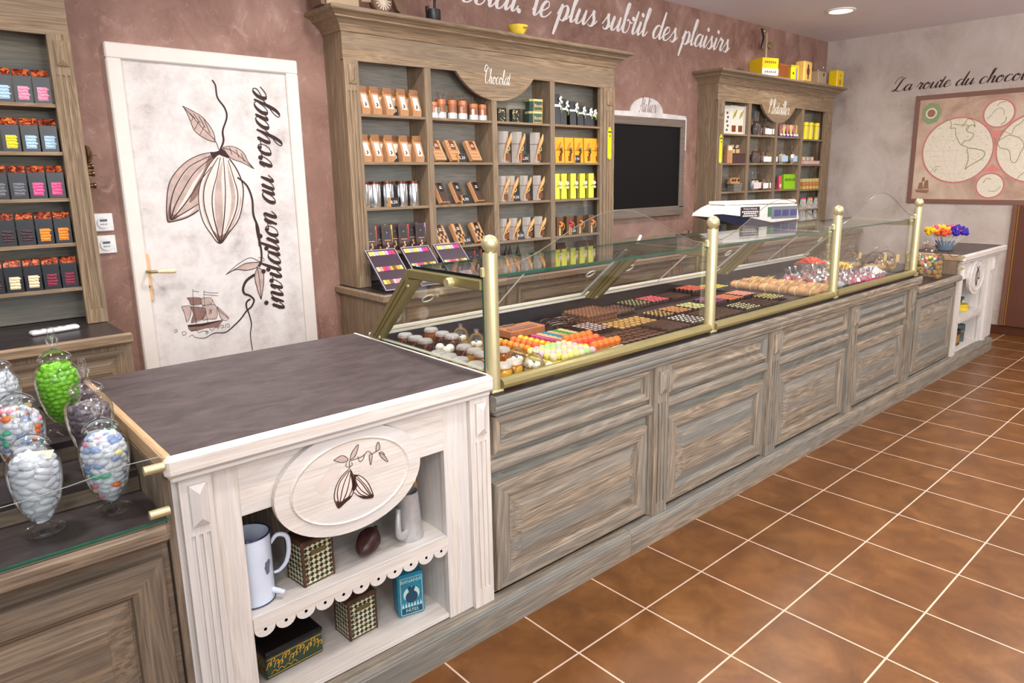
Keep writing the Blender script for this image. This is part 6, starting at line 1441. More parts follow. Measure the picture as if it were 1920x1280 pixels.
# glass domes with white sweets
IV = colour('ivory_sweet', 244, 238, 222, .4)
def dome():
    t = thing('glass_dome', 'dome', 'dome')
    MB().lathe([(.030, 0), (.036, .002), (.036, .006), (.02, .008), (0, .008)], 24).build('dome_base', colour('amber_plate', 190, 150, 60, .15), t, 40)
    MB().surf([(.0335, .008), (.034, .030), (.030, .048), (.020, .060), (.008, .066), (.006, .070), (.009, .075), (.008, .081), (0, .084)], 26).build('dome_glass', DOMEGLASS, t, True)
    return t
pj = None
dl = ['back glass dome over ivory sweets at the left end of the case', 'second glass dome from the back, behind the brass corner post', 'third glass dome, near the pastel balls', 'front glass dome beside the pastel balls and the brass rail']
for i, (x, y) in enumerate(((.36, 1.07), (.34, .93), (.29, .61), (.28, .50))):
    k = .94; loc = (CAM.x+(x-CAM.x)*k, CAM.y+(y-CAM.y)*k, ZD)
    if pj is None: o = pj = dome(); o.location = loc; o['label'] = dl[i]; o['group'] = 'glass domes'
    else: dup(pj, loc, 0, dl[i], 'glass domes')
    for q in range(3):
        b = MB().ball((0, 0, .012), .012, 10).build('ivory_sweet', IV, None, True) if (i, q) == (0, 0) else ivory.copy()
        if (i, q) == (0, 0): ivory = b
        else: COL.objects.link(b)
        b.location = (loc[0]+.015*math.cos(2.1*q), loc[1]+.015*math.sin(2.1*q), ZD+.008); tag(b, f'round ivory sweet under the {["back", "second", "third", "front"][i]} glass dome', 'sweet', f'ivory sweets under dome {["one", "two", "three", "four"][i]}')
for q, (x, y) in enumerate(((.10, .86), (.12, .82), (.09, .80), (.10, .55), (.27, .52), (.30, .44))):
    x, y = D(x, y); b = ivory.copy(); COL.objects.link(b); b.location = (x, y, ZD+.034*(q < 3)); b.scale = (1.5, 1.5, 1.5); tag(b, f'{ORD[q]} large ivory sweet between the honey jars from the back', 'sweet', 'large ivory sweets')
    if q < 3: s_ = MB().lathe([(.016, 0), (.017, .002), (.017, .032), (0, .034)], 16).build('amber_pot', HON[1], None, 40); s_.location = (x, y, ZD); tag(s_, f'{ORD[q]} low amber pot carrying a large ivory sweet from the back', 'pot', 'low amber pots')
# small sweets and chocolates
def single(name, mats, mb, smooth=40): return mb.build(name, mats, None, smooth)
class Proto:
    def __init__(self, o): self.o = o; self.n = 0
    def put(self, loc, rz, label, cat, group, rot=None):
        o = self.o if self.n == 0 else self.o.copy()
        if self.n: COL.objects.link(o)
        self.n += 1; o.location = loc; o.rotation_euler = rot if rot else (0, 0, rz); tag(o, label, cat, group); return o
def tray(x0, x1, y0, y1, label, z=ZD, h=.005, mat=None):
    o = MB().box(-(x1-x0)/2, -(y1-y0)/2, 0, (x1-x0)/2, (y1-y0)/2, h, .001).build('tray', mat or colour('black_tray', 30, 28, 34, .25)); o.location = ((x0+x1)/2, (y0+y1)/2, z); tag(o, label, 'tray'); return z+h
def ballp(name, r, mats, extra=None):
    m = MB().ball((0, 0, r), r, 14)
    if extra: extra(m)
    return Proto(single(name, mats, m, True))
leafm = colour('green_calyx', 70, 130, 40)
def calyx(r):
    def f(m):
        m.lathe([(r*.35, 2*r-.002), (r*.2, 2*r+.0005), (0, 2*r+.001)], 8, mi=1)
    return f
MZ = {'orange': ballp('marzipan_orange', .0165, [colour('marzipan_orange', 232, 136, 36, .3), leafm], calyx(.0165)), 'tangerine': ballp('marzipan_tangerine', .0185, [colour('marzipan_tangerine', 230, 116, 34, .3), leafm], calyx(.0185))}
def banana(name, c, tip, r=.009, L=.022, bend=.010):
    m = MB().tube([(-L, 0, r+bend*.0), (-L*.5, bend*.7, r), (0, bend, r), (L*.5, bend*.7, r), (L, 0, r)], [r*.4, r*.95, r, r*.95, r*.35], 10); m.ball((L, 0, r), r*.4, 6, 1); return Proto(single(name, [c, tip], m, True))
BAN = banana('marzipan_banana', colour('marzipan_yellow', 250, 208, 40, .3), CHOC); PEP = banana('marzipan_pepper', colour('marzipan_red', 216, 44, 30, .25), leafm, .010, .022, .006)
APR = Proto(single('marzipan_apricot', [colour('marzipan_apricot', 236, 108, 50, .35), leafm], MB().ball((0, 0, .014), .0155, 12, 0, (1.15, 1, .9)), True)); PEA = Proto(single('marzipan_lemon', [colour('marzipan_lemon', 250, 186, 40, .3)], MB().ball((0, 0, .014), .015, 12, 0, (1.25, .95, .92)), True))
CLEART = colour('pale_gold_tray', 216, 176, 110, .15)
zz = tray(.295, .48, .555, .765, 'clear tray under the marzipan fruit behind the pastel balls', mat=CLEART)
for k in range(6):
    y = .745-.033*k
    MZ['orange'].put((.318, y, zz), 0, 'round marzipan orange in the row at the left of the fruit tray', 'marzipan fruit', 'marzipan orange row, left')
    BAN.put((.352, y, zz), math.pi/2, 'yellow marzipan banana next to the left row of marzipan oranges', 'marzipan fruit', 'marzipan bananas, left')
    APR.put((.390, y, zz), .3*k, 'reddish marzipan apricot between bananas and lemons', 'marzipan fruit', 'marzipan apricots')
    PEA.put((.428, y, zz), .5, 'golden marzipan lemon beside the marzipan apricots', 'marzipan fruit', 'marzipan lemons')
    PEP.put((.462, y, zz), math.pi/2, 'red marzipan pepper in the long row beside the lemons', 'marzipan fruit', 'marzipan peppers, left')
# foil wrapped pieces
for (x, c, nm) in ((.515, (206, 90, 150), 'pink'), (.548, (236, 196, 150), 'cream'), (.580, (40, 150, 180), 'turquoise'), (.612, (236, 176, 130), 'peach'), (.645, (60, 160, 70), 'green'), (.675, (238, 210, 160), 'straw')):
    m = MB().box(-.012, -.0125, 0, .012, .0125, .018, .003); m.prism([(-.018, -.006), (-.011, 0), (-.018, .006)], 2, .004, .013); m.prism([(.018, -.006), (.011, 0), (.018, .006)], 2, .004, .013)
    pp = Proto(single('foil_sweet', [plain('foil_'+nm, rgb(*c), .22, .25, .6)], m, False))
    for k in range(7): pp.put((x, .755-.0285*k, ZD), math.pi/2+.1*(k % 3-1), f'{nm} foil wrapped sweet in the {nm} row beside the marzipan fruit', 'wrapped sweet', f'{nm} foil sweets')
# second fruit block
zz = tray(.478, .648, .375, .565, 'clear tray under the front block of marzipan oranges', h=.016, mat=CLEART)
for k in range(5):
    x = .497+.033*k
    MZ['tangerine'].put((x, .393, zz), 0, 'round marzipan tangerine in the front row beside the rail', 'marzipan fruit', 'marzipan tangerines, front')
    (PEP if k % 2 else BAN).put((x, .432, zz), .3, 'red marzipan pepper behind the front tangerine row' if k % 2 else 'yellow marzipan banana behind the front tangerine row', 'marzipan fruit', 'front peppers' if k % 2 else 'front bananas')
    PEP.put((x, .467, zz), -.2, 'red marzipan pepper in the full pepper row of the front block', 'marzipan fruit', 'front pepper row')
    APR.put((x, .505, zz), 0, 'reddish marzipan apricot in the front block', 'marzipan fruit', 'front apricots')
    MZ['tangerine'].put((x, .545, zz), 0, 'round marzipan tangerine in the rear row of the front block', 'marzipan fruit', 'marzipan tangerines, rear')
# pastel balls
PB = [ballp('coconut_ball', .0150, [colour('ball_'+n, *c, .6)]) for n, c in (('pink', (226, 178, 194)), ('yellow', (226, 214, 122)), ('cream', (222, 212, 176)), ('green', (170, 212, 130)))]
pn = ['pale pink', 'pale yellow', 'cream', 'pale green']
zz = tray(.262, .472, .350, .535, 'clear yellow tray of pastel coconut balls beside the brass rail', h=.014, mat=colour('yellow_clear_tray', 240, 220, 120, .2))
for i in range(7):
    for j in range(6):
        c = 1 if j == 0 and i < 4 else (3 if (j > 3 and 1 < i < 5) or (j == 0 and i == 5) else 0 if (i+j) % 3 == 0 else 2 if (i+j) % 3 == 1 else 1)
        if j == 0 and i == 0: continue
        PB[c].put((.279+.0295*i, .366+.0305*j, zz), 0, f'{pn[c]} coconut ball in the tray by the brass rail', 'sweet', f'{pn[c]} coconut balls')
# nut paste slab with a fork
x0, y0 = .44, .80
t = thing('nougat_slab', 'brown nougat slab lying near the back behind the marzipan fruit', 'nougat', (.53, .86, ZD)); MB().box(-.10, -.055, 0, .10, .055, .036, .004).build('slab', plain('nougat_paste', rgb(176, 114, 76), .6, 0, .3, .15, 60), t); MB().box(-.09, -.05, .036, .06, -.01, .040, .002).build('dark_topping', plain('nougat_topping', rgb(140, 96, 84), .5, 0, .3, .2, 50), t)
t = thing('serving_fork', 'steel serving fork resting on the nougat slab', 'fork', (.47, .90, ZD+.041), math.radians(-5)); m = MB(); m.box(-.10, -.004, 0, -.0, .004, .002, .001); m.box(0, -.012, 0, .012, .012, .002, .0008)
for k in range(4): m.box(.011, -.012+.0065*k, 0, .055, -.0085+.0065*k, .002)
m.build('fork', STEEL, t)
# orangettes
m = MB().tube([(-.040, 0, .004), (-.02, .002, .0065), (0, .003, .007), (.02, .002, .0065), (.040, 0, .004)], [.003, .0045, .0048, .0045, .003], 7)
pp = Proto(single('orangette', [CHOC], m, True))
for k in range(34): pp.put((.70+.16*R_.random(), .80+.12*R_.random(), ZD+.0035+.007*(k//9)), R_.uniform(-.6, .9), 'chocolate coated orange stick in the loose heap beside the truffles', 'chocolate', 'orangettes heap')
# truffles in a wire tray: two layers
tr = ballp('truffle', .0118, [MILK]); tw = (.865, 1.08, .765, .935)
zz = tray(*tw, 'clear tray holding the block of milk chocolate truffles', h=.004, mat=CLEART)
for l in range(2):
    for i in range(9):
        for j in range(7):
            if l == 0 and 0 < i < 8 and j > 0: continue
            tr.put((tw[0]+.0125+.0238*i, tw[2]+.0125+.0242*j, zz+.0225*l), 0, 'milk chocolate truffle in the %s layer of the truffle block' % ('lower', 'upper')[l], 'truffle', ('lower', 'upper')[l]+' truffles')
f = MB()
for z in (.030, .004): f.tube([(tw[0]-.002, tw[2]-.002, ZD+z), (tw[1]+.002, tw[2]-.002, ZD+z), (tw[1]+.002, tw[3]+.002, ZD+z), (tw[0]-.002, tw[3]+.002, ZD+z)], .0014, 6, closed=True)
for a in (0, 1):
    for b in (2, 3): f.tube([(tw[a]+(.002 if a else -.002), tw[b]+(.002 if b == 3 else -.002), ZD+.003), (tw[a]+(.002 if a else -.002), tw[b]+(.002 if b == 3 else -.002), ZD+.031)], .0014, 6)
tag(f.build('wire_frame', STEEL), 'thin wire frame around the milk chocolate truffle block', 'wire frame')
td = ballp('truffle', .0118, [plain('plain_truffle', rgb(96, 66, 56), .5, 0, .4, .15, 60)]); zz = tray(1.105, 1.255, .80, .945, 'black tray of dark truffles next to the milk truffle block')
for i in range(6):
    for j in range(6): td.put((1.118+.0245*i, .813+.0242*j, zz), 0, 'dark truffle on the tray right of the milk truffle block', 'truffle', 'dark truffles')
# bonbon trays
def round_bonbon(nm, top, h=.014, r=.0118, deco=0):
    m = MB().lathe([(r, 0), (r*1.02, .002), (r*.98, h-.002), (r*.9, h), (0, h)], 14); mats = [DCHOC, top]
    if deco == 0: m.lathe([(r*.92, h), (r*.86, h+.0012), (0, h+.0014)], 14, mi=1)
    elif deco == 1:
        rr = random.Random(len(nm))
        for k in range(6): a = rr.uniform(0, 6.28); q = r*.6*rr.random(); m.ball((q*math.cos(a), q*math.sin(a), h), r*.28, 6, 1)
    elif deco == 2: m.lathe([(r*.62, h), (r*.5, h+.001), (0, h+.0012)], 12, mi=1)
    return Proto(single('round_bonbon', mats, m))
def square_bonbon(nm, top, h=.013, r=.0108, deco=0):
    m = MB().box(-r, -r, 0, r, r, h, .0015); mats = [DCHOC if top is not CHOC else CHOC, top]
    if deco == 1:
        rr = random.Random(len(nm)+3)
        for k in range(5): m.ball((rr.uniform(-.7, .7)*r, rr.uniform(-.7, .7)*r, h+.001), r*.30, 6, 1, (1, 1, .7))
    elif deco == 2: m.box(-r*.55, -r*.30, h, r*.55, r*.30, h+.0012, mi=1)
    return Proto(single('square_bonbon', mats, m, False))
def flat_disc(mat, r=.0155, h=.0055): return Proto(single('chocolate_disc', [mat], MB().lathe([(r*.96, 0), (r, .001), (r, h-.001), (r*.94, h), (0, h)], 18)))
def block(pp, x0, x1, y0, y1, nx, ny, desc, where, raise_=.005, tilt=0.0, tr_=True):
    z = tray(x0-.004, x1+.004, y0-.004, y1+.004, f'tray of {desc}s {where}'.replace('plain dark square bonbons', 'dark squares').replace(' right of the second post', ' by the second post').replace('round bonbons with butter', 'bonbons with butter').replace('large thin ', 'large ').replace(' round bonbons with', ' bonbons with'), h=raise_) if tr_ else ZD
    for i in range(nx):
        for j in range(ny):
            pp.put((x0+(x1-x0)*(i+.5)/nx+R_.uniform(-.0012, .0012), y0+(y1-y0)*(j+.5)/ny+R_.uniform(-.0012, .0012), z), R_.uniform(-.08, .08), f'{desc} {where}', 'chocolate', f'{desc}s {where}')
C_ = lambda n, r, g, b: colour('topping_'+n, r, g, b, .4)
block(square_bonbon('rosy', C_('rose_white', 236, 206, 206), deco=1), .745, .860, .615, .765, 4, 6, 'dark square bonbon with rosy crumbs', 'beside the green foil row')
block(round_bonbon('g', C_('pistachio', 166, 170, 110), deco=1), 1.33, 1.470, .870, 1.005, 5, 5, 'round bonbon with pistachio specks', 'in the back row left of the pink ones')
block(round_bonbon('p', C_('coral_pink', 236, 96, 112)), 1.49, 1.635, .870, 1.005, 5, 5, 'round bonbon with coral pink top', 'in the back row')
block(square_bonbon('d', CHOC, deco=0), 1.66, 1.82, .860, 1.005, 6, 5, 'plain dark square bonbon', 'in the back row before the orange ones')
block(round_bonbon('c', C_('tomato_orange', 232, 104, 72), .02), 1.87, 2.02, .880, 1.02, 6, 5, 'tall round bonbon with red orange top', 'behind the brass post', .012)
block(round_bonbon('y', C_('acid_yellow', 226, 214, 60)), 2.10, 2.235, .880, 1.01, 5, 5, 'round bonbon with acid yellow top', 'at the back right beside the paper rolls')
block(flat_disc(C_('gold_crust', 206, 160, 92), .0135), .90, 1.165, .590, .730, 7, 4, 'thin chocolate disc with golden crust', 'before the truffle block')
block(round_bonbon('fl', C_('almond_gold', 232, 190, 96), deco=1), 1.195, 1.31, .600, .730, 4, 5, 'round bonbon with golden almond flakes', 'in the middle row')
block(round_bonbon('o', C_('peach_orange', 240, 160, 96)), 1.33, 1.455, .600, .730, 4, 5, 'round bonbon with peach orange top', 'in the middle row')
block(round_bonbon('cr', C_('pale_lime', 232, 234, 158)), 1.475, 1.605, .600, .730, 4, 5, 'round bonbon with pale lime top', 'in the middle row')
block(round_bonbon('pu', C_('violet', 150, 66, 130), .02), 1.635, 1.77, .600, .730, 5, 5, 'tall round bonbon with violet top', 'in the middle row', .010)
block(round_bonbon('o2', C_('apricot', 240, 140, 90), .017), 1.80, 1.935, .600, .730, 5, 5, 'round bonbon with apricot top', 'right of the violet ones')
block(round_bonbon('po', C_('salmon', 244, 160, 140), .017), 1.96, 2.09, .620, .745, 5, 5, 'round bonbon with salmon top', 'right of the apricot ones')
block(round_bonbon('yr', C_('butter_yellow', 240, 220, 110), deco=1), 1.985, 2.125, .465, .590, 5, 5, 'round bonbon with butter yellow flakes', 'in the front row beside the paper rolls')
block(flat_disc(plain('brown_disc', rgb(92, 56, 42), .35), .0165), .690, .975, .395, .565, 7, 4, 'large thin chocolate disc', 'in the front row')
block(square_bonbon('d2', CHOC), .995, 1.155, .405, .565, 6, 6, 'plain dark square bonbon', 'in the front row before the gold discs')
block(square_bonbon('wd', C_('sugar_white', 232, 228, 222), deco=1), 1.175, 1.315, .405, .565, 5, 6, 'dark square bonbon with white sugar', 'in the front row')
block(square_bonbon('d3', CHOC), 1.345, 1.60, .405, .565, 9, 6, 'plain dark square bonbon', 'in the front row left of the second post')
block(round_bonbon('w2', C_('green_white', 220, 220, 170), deco=1), 1.64, 1.775, .405, .545, 5, 5, 'round bonbon with green white flakes', 'in the front row right of the second post')
block(square_bonbon('d4', CHOC), 1.80, 1.965, .405, .565, 6, 5, 'plain dark square bonbon', 'in the front row before the apricot ones')
# kraft rolls tied with raffia
def paper_roll():
    t = thing('nougat_roll', 'roll', 'nougat roll'); L = .088
    MB().lathe([(.010, -L), (.019, -L+.006), (.0205, -L*.5), (.0205, L*.5), (.019, L-.006), (.010, L)], 14, (0, 0, .0205), axis=1).build('kraft_wrap', plain('tan_kraft', rgb(200, 148, 98), .6, 0, .3, .34, 26), t, 40)
    m = MB()
    for y in (-.045, .045): m.tube([(.0212*math.cos(a), y, .0205+.0212*math.sin(a)) for a in [2*math.pi*k/16 for k in range(16)]], .0022, 6, closed=True)
    m.build('raffia_tie', colour('raffia_straw', 238, 222, 180, .6), t, True)
    m = MB()
    for k in range(6): a = k*1.05; m.add([(0, -.045, .042), (.006*math.cos(a+.4), -.045+.006*math.sin(a+.4), .046), (.036*math.cos(a), -.045+.036*math.sin(a), .050+.012*(k % 2)), (.006*math.cos(a-.4), -.045+.006*math.sin(a-.4), .044)], [(0, 1, 2, 3)])
    m.build('raffia_bow', colour('pale_raffia_bow', 236, 206, 130, .6), t)
    return t
pj = None
for i in range(6):
    for j in range(3):
        loc = (2.285+.052*i, .44+.185*j+.02*(i % 2), ZD); lb = f'{pos(i, 6)} kraft nougat roll in the {["front", "middle", "back"][j]} row between second and third post'
        if pj is None: o = pj = paper_roll()
        else: o = dup(pj)
        o.location = loc; o.rotation_euler = (0, 0, R_.uniform(-.12, .12)); o['label'] = lb; o['group'] = 'kraft nougat rolls'
# small cellophane bags of sweets
BAGS = [colour('raspberry_sweets', 206, 60, 110, .3), colour('dark_dragees', 60, 52, 58, .3), colour('silver_dragees', 190, 188, 194, .25), colour('crimson_sweets', 200, 50, 70, .3)]
bn = ['raspberry', 'dark', 'silver', 'crimson']
bp = [clear_bag(b, None, .095, STEEL, .060) for b in BAGS]; cnt = [0]*4
for i in range(7):
    for j in range(5):
        c = (0 if j < 2 and i > 2 else [2, 1, 0, 3, 2, 0, 3][(i+3*j) % 7]); z = ZD+(.0 if j < 3 else .02)
        o = bp[c] if cnt[c] == 0 else dup(bp[c]); cnt[c] += 1
        o.location = (2.635+.072*i, .395+.085*j, ZD); o.rotation_euler = (0, 0, R_.uniform(0, 6)); o['label'] = f'{pos(i, 7)} cellophane bag of {bn[c]} sweets, {ORD[j]} row from the glass'; o['group'] = 'small cellophane bags'
for k in range(6):
    x = 2.62+.052*k; t = thing('pink_packet', f'{pos(k, 6)} small rose pink packet lying along the front rail', 'packet', (2.86+.05*k, .345, ZD), .1, 'rose pink packets'); t.rotation_euler = (.35, 0, .2)
    MB().box(-.018, -.006, 0, .018, .006, .046, .003).build('packet_body', colour('rose_pink_packet', 214, 70, 126, .3), t); MB().box(-.012, -.0068, .012, .012, -.0055, .03).build('paper_label', colour('pale_rose_label', 236, 170, 196), t)
# wicker trays with heaps of sweets at the right end
WICK = plain('grey_wicker_tray', rgb(128, 124, 118), .7, 0, .2, .35, 90)
def heap(x, y, w, d, zb, mats, lab, hl, seed, size=.009, peak=.035):
    t = thing('wicker_tray', f'grey wicker tray holding {lab}', 'tray', (x, y, ZD), 0); m = MB(); h = zb-ZD
    n = max(2, int(h/.012))
    for k in range(n): m.box(-w/2-.0015*(k % 2), -d/2-.0015*(k % 2), h*k/n, w/2+.0015*(k % 2), d/2+.0015*(k % 2), h*(k+.92)/n, .003)
    m.build('woven_body', WICK, t)
    rr = random.Random(seed); q = MB()
    for k in range(150):
        u, v = rr.uniform(-1, 1), rr.uniform(-1, 1); z = peak*(1-u*u)*(1-v*v)
        q.M = Matrix.Translation((u*(w/2-.012), v*(d/2-.012), z+.003)) @ Matrix.Rotation(rr.uniform(0, 6), 4, 'Z') @ Matrix.Rotation(rr.uniform(-.6, .6), 4, 'X')
        q.ball((0, 0, 0), size, 6, rr.randrange(len(mats)), (1.5, .9, .7)); q.M = None
    o = q.build('sweets_heap', mats, None, True); o.location = (x, y, zb); tag(o, hl, 'sweets', None, 'stuff')
heap(3.215, .855, .17, .17, .905, [colour('red_jelly', 232, 60, 34, .3), colour('red_jelly2', 240, 84, 50, .3)], 'bright red jellies near the back', 'heap of bright red jelly sweets on the rear wicker tray', 1)
heap(3.23, .655, .16, .15, .885, [colour('yellow_jelly', 244, 190, 40, .4)], 'yellow sweets in the middle', 'heap of yellow sweets on the middle wicker tray', 2)
heap(3.245, .47, .17, .16, .872, [colour('white_sweets', 236, 226, 220, .4), colour('rose_sweets', 232, 200, 190, .4), colour('blue_white', 200, 216, 232, .4)], 'white sweets near the third post', 'heap of white wrapped sweets on the front wicker tray', 3)
# glass bowls of marzipan potatoes
MPOT = ballp('marzipan_potato', .0175, [plain('marzipan_tan', rgb(196, 158, 96), .5, 0, .3, .15, 40)])
def bowl_jar(R=.085, H=.19):
    t = thing('glass_bowl_jar', 'bowl', 'jar')
    MB().surf([(R*.7, .001), (R*.98, .02), (R, .05), (R*.98, .08), (R*.9, .088)], 26).build('bowl_glass', JARGLASS, t, True)
    MB().surf([(R*.92, .089), (R*.86, .11), (R*.5, .145), (R*.16, .160), (.010, .166), (.016, .178), (.014, .190), (0, .196)], 26).build('glass_lid', JARGLASS, t, True)
    MB().box(-.022, -R*.80, .098, .022, -R*.80+.002, .140, .0008).build('price_card', colour('buff_card', 238, 200, 130), t)
    return t
pj = None
for i, (x, y) in enumerate(((3.40, .83), (3.40, .665), (3.40, .50))):
    lb = f'{["rear", "middle", "front"][i]} glass bowl with domed lid and buff card at the case end'
    if pj is None: o = pj = bowl_jar(.078)
    else: o = dup(pj)
    o.location = (x, y, ZD); o['label'] = lb; o['group'] = 'glass bowls of marzipan'
    for l, (n, r, z) in enumerate(((7, .045, .003), (1, 0, .003), (7, .053, .035), (2, .018, .036))):
        for k in range(n): a = 2*math.pi*k/n+.4*l; MPOT.put((x+r*math.cos(a), y+r*math.sin(a), ZD+z), 0, f'tan marzipan potato inside the {["rear", "middle", "front"][i]} glass bowl', 'marzipan', f'marzipan potatoes in the {["rear", "middle", "front"][i]} bowl')

# ------------------------------------------------------------------ far candy counter, far white counter
t = thing('glass_jar', 'big clear jar of tan balls and colourful sweets on the far candy counter', 'jar', (4.10, .428, .748)); Rb = .126
MB().surf([(Rb*.75, .001), (Rb*.98, .02), (Rb, .06), (Rb*.98, .16), (Rb*.8, .19), (Rb*.6, .20)], 30).build('jar_glass', JARGLASS, t, True)
MB().surf([(Rb*.64, .20), (Rb*.6, .215), (Rb*.3, .235), (.012, .245), (.02, .26), (.016, .276), (0, .282)], 26).build('glass_lid', JARGLASS, t, True)
for l, z in enumerate((.003, .036, .068, .10)):
    for k in range(14):
        a = 2*math.pi*k/14+.2*l
        if math.cos(a-(-.7)) > .25 or l % 2: 
            if math.cos(a+.3) < .75: MPOT.put((4.10+.102*math.cos(a), .428+.102*math.sin(a), .749+z), 0, 'tan marzipan potato against the glass of the big far jar', 'marzipan', 'marzipan potatoes in the big jar')
m = MB(); rr = random.Random(8)
for k in range(110): a = rr.uniform(-1.0, .5); r = rr.uniform(.07, .098); m.ball((r*math.cos(a), r*math.sin(a), rr.uniform(.03, .15)), .0125, 6, rr.randrange(8))
o = m.build('mixed_sweets', MIX, None, True); o.location = (4.10, .428, .748); tag(o, 'colourful mixed sweets on the right side of the big far jar', 'sweets', None, 'stuff')
t = thing('glass_jar', 'clear lidded jar with buff card on the middle step of the far candy counter', 'jar', (3.90, .62, .804)); Rb = .075
MB().surf([(Rb*.75, .001), (Rb, .03), (Rb, .09), (Rb*.8, .11)], 26).build('jar_glass', JARGLASS, t, True); MB().surf([(Rb*.82, .111), (Rb*.7, .13), (.012, .15), (.018, .165), (0, .18)], 24).build('glass_lid', JARGLASS, t, True); MB().box(-.03, -Rb-.004, .07, .03, -Rb-.002, .125).build('price_card', colour('buff_card', 238, 200, 130), t)
for l, z in enumerate((.003, .036)):
    for k in range(7): a = 2*math.pi*k/7+.3*l; MPOT.put((3.90+.048*math.cos(a), .62+.048*math.sin(a), .805+z), 0, 'tan marzipan potato inside the jar on the middle step', 'marzipan', 'marzipan potatoes in the step jar')
# lollipop bunch in a tin bucket
bx, by, bz = 4.74, .50, .897
t = thing('bucket', 'slate blue bucket holding the bunch of candy flowers', 'bucket', (bx, by, bz)); MB().lathe([(.055, 0), (.058, .003), (.072, .075), (.069, .075), (.055, .006), (0, .005)], 24).build('bucket_body', colour('slate_blue_tin', 112, 124, 142, .35), t, 40)
FL = [('yellow', (250, 196, 30)), ('red', (170, 16, 34)), ('pink', (240, 80, 130)), ('blue', (48, 34, 150)), ('orange', (214, 84, 40))]
fp = []
for n_, c in FL:
    t = thing('candy_flower', 'x', 'candy flower'); MB().tube([(0, 0, 0), (0, 0, .15)], .0016, 5).build('stick', WHITEP, t); m = MB()
    for k in range(5): a = 2*math.pi*k/5; m.ball((.010*math.cos(a), .010*math.sin(a), .150), .0100, 6, 0, (1, 1, 1.5))
    m.ball((0, 0, .164), .008, 6); m.build('petals', colour('flower_'+n_, *c, .35), t, True); fp.append([t, 0])
rr = random.Random(21); NF = 60
for k in range(NF):
    r = math.sqrt((k+.5)/NF); an = k*2.39996; ux, uy = r*math.cos(an), r*math.sin(an)
    side, far = ux*.74-uy*.67, ux*.67+uy*.74
    c = (4 if side < -.15 else 3) if far < -.45 else 0 if side < .05 else 1 if far > .25 else 2 if side < .5 or far > 0 else 3
    if k % 11 == 3: c = 2
    o = fp[c][0] if fp[c][1] == 0 else dup(fp[c][0]); fp[c][1] += 1
    th = math.radians(38)*r; v = Vector((math.sin(th)*math.cos(an), math.sin(th)*math.sin(an), math.cos(th)))
    o.location = (bx+.040*ux, by+.040*uy, bz+.008); o.rotation_euler = v.to_track_quat('Z', 'Y').to_euler(); s_ = 1.0+.22*rr.random(); o.scale = (s_, s_, s_)
    o['label'] = f'{FL[c][0]} candy flower on a stick in the slate blue bucket'; o['group'] = f'{FL[c][0]} candy flowers'
def tin_at(lb, u, v, y, z, w, d, h, c, round_=False, name='tin'):
    x = u; t = thing(name, lb, 'tin', (x, y, z))
    if round_: MB().lathe([(w, 0), (w, h*.6), (w*1.04, h*.62), (w*1.04, h), (0, h)], 24).build('tin_body', c, t, 40); MB().lathe([(w*1.05, h*.6), (w*1.05, h*.66)], 24).build('rim_band', GOLDP, t, 40)
    else: MB().box(-w, -d, 0, w, d, h, .004).build('tin_body', c, t); MB().box(-w*1.03, -d*1.03, h*.86, w*1.03, d*1.03, h, .003).build('lid', c, t); MB().box(-w*.7, -d-.0012, h*.2, w*.7, -d+.001, h*.7).build('printed_panel', CREAMP if name != 'dark_tin' else GOLDP, t)
tin_at('low round yellow tin on the upper shelf of the far white counter', 4.92, 575, .40, .402, .062, 0, .05, colour('round_yellow_tin', 226, 196, 40, .3), True)
tin_at('tall mustard tin behind the oval plaque of the far white counter', 5.06, 550, .56, .402, .07, .04, .15, colour('mustard_tin', 206, 166, 40, .3))
tin_at('small dark green tin on the upper shelf of the far white counter', 5.04, 570, .44, .402, .034, .03, .085, colour('far_green_tin', 40, 82, 66, .3))
tin_at('dark brown tin on the lower shelf of the far white counter', 4.80, 640, .39, .1255, .055, .04, .13, DKBR, name='dark_tin')
tin_at('slate round tin on the lower shelf of the far white counter', 5.0, 625, .42, .1255, .055, 0, .14, colour('slate_round_tin', 76, 90, 92, .4), True)
tin_at('teal blue tin at the back of the far lower shelf', 5.02, 610, .57, .1255, .08, .04, .19, colour('far_teal_tin', 50, 110, 134, .35))

# ------------------------------------------------------------------ weighing scale and bits behind the case
a = P(1330, 400, 1, 1.16); b = P(1488, 400, 1, .93)
ctr = (a+b)/2+Vector((0, .06, 0)); ang = math.atan2(b.y-a.y, b.x-a.x); Ls = math.hypot(b.x-a.x, b.y-a.y)
zs_ = P(1410, 412, 1, ctr.y).z; pass
t = thing('weighing_scale', 'white and navy electronic shop scale standing above the glass case', 'scale', (ctr.x, ctr.y, zs_), ang); k = Ls/.50
W2 = colour('scale_white', 234, 230, 224, .3); NV = colour('scale_navy', 22, 26, 52, .3)
poly = [(-.255, .028), (-.25, .040), (-.20, .066), (-.165, .078), (.245, .074), (.262, .006), (.258, .002), (.10, -.008), (-.05, .022), (-.19, .040), (-.235, .040)]
MB().prism([(x*k, z*k) for x, z in poly], 1, -.11, .09).build('housing', W2, t)
MB().prism([(x*k, z*k) for x, z in [(-.248, .026), (-.235, .039), (-.19, .0395), (-.05, .0215), (.10, -.0085), (.258, .0015), (.25, -.012), (.10, -.030), (-.12, -.012)]], 1, -.105, .085).build('base_shell', NV, t)
MB().box(-.175*k, -.10, .079*k, .250*k, .07, .094*k, .006).build('weighing_pan', colour('scale_pan', 240, 234, 228, .3), t)
lb = MB().box(-.09*k, -.1125, .020*k, .02*k, -.1095, .068*k).build('dealer_plate', colour('plum_plate', 56, 34, 44, .3), t)
m = MB(); letters(m, 'TONUS PESAGE', .0115*k, front(-.035*k, -.1128, .058*k))
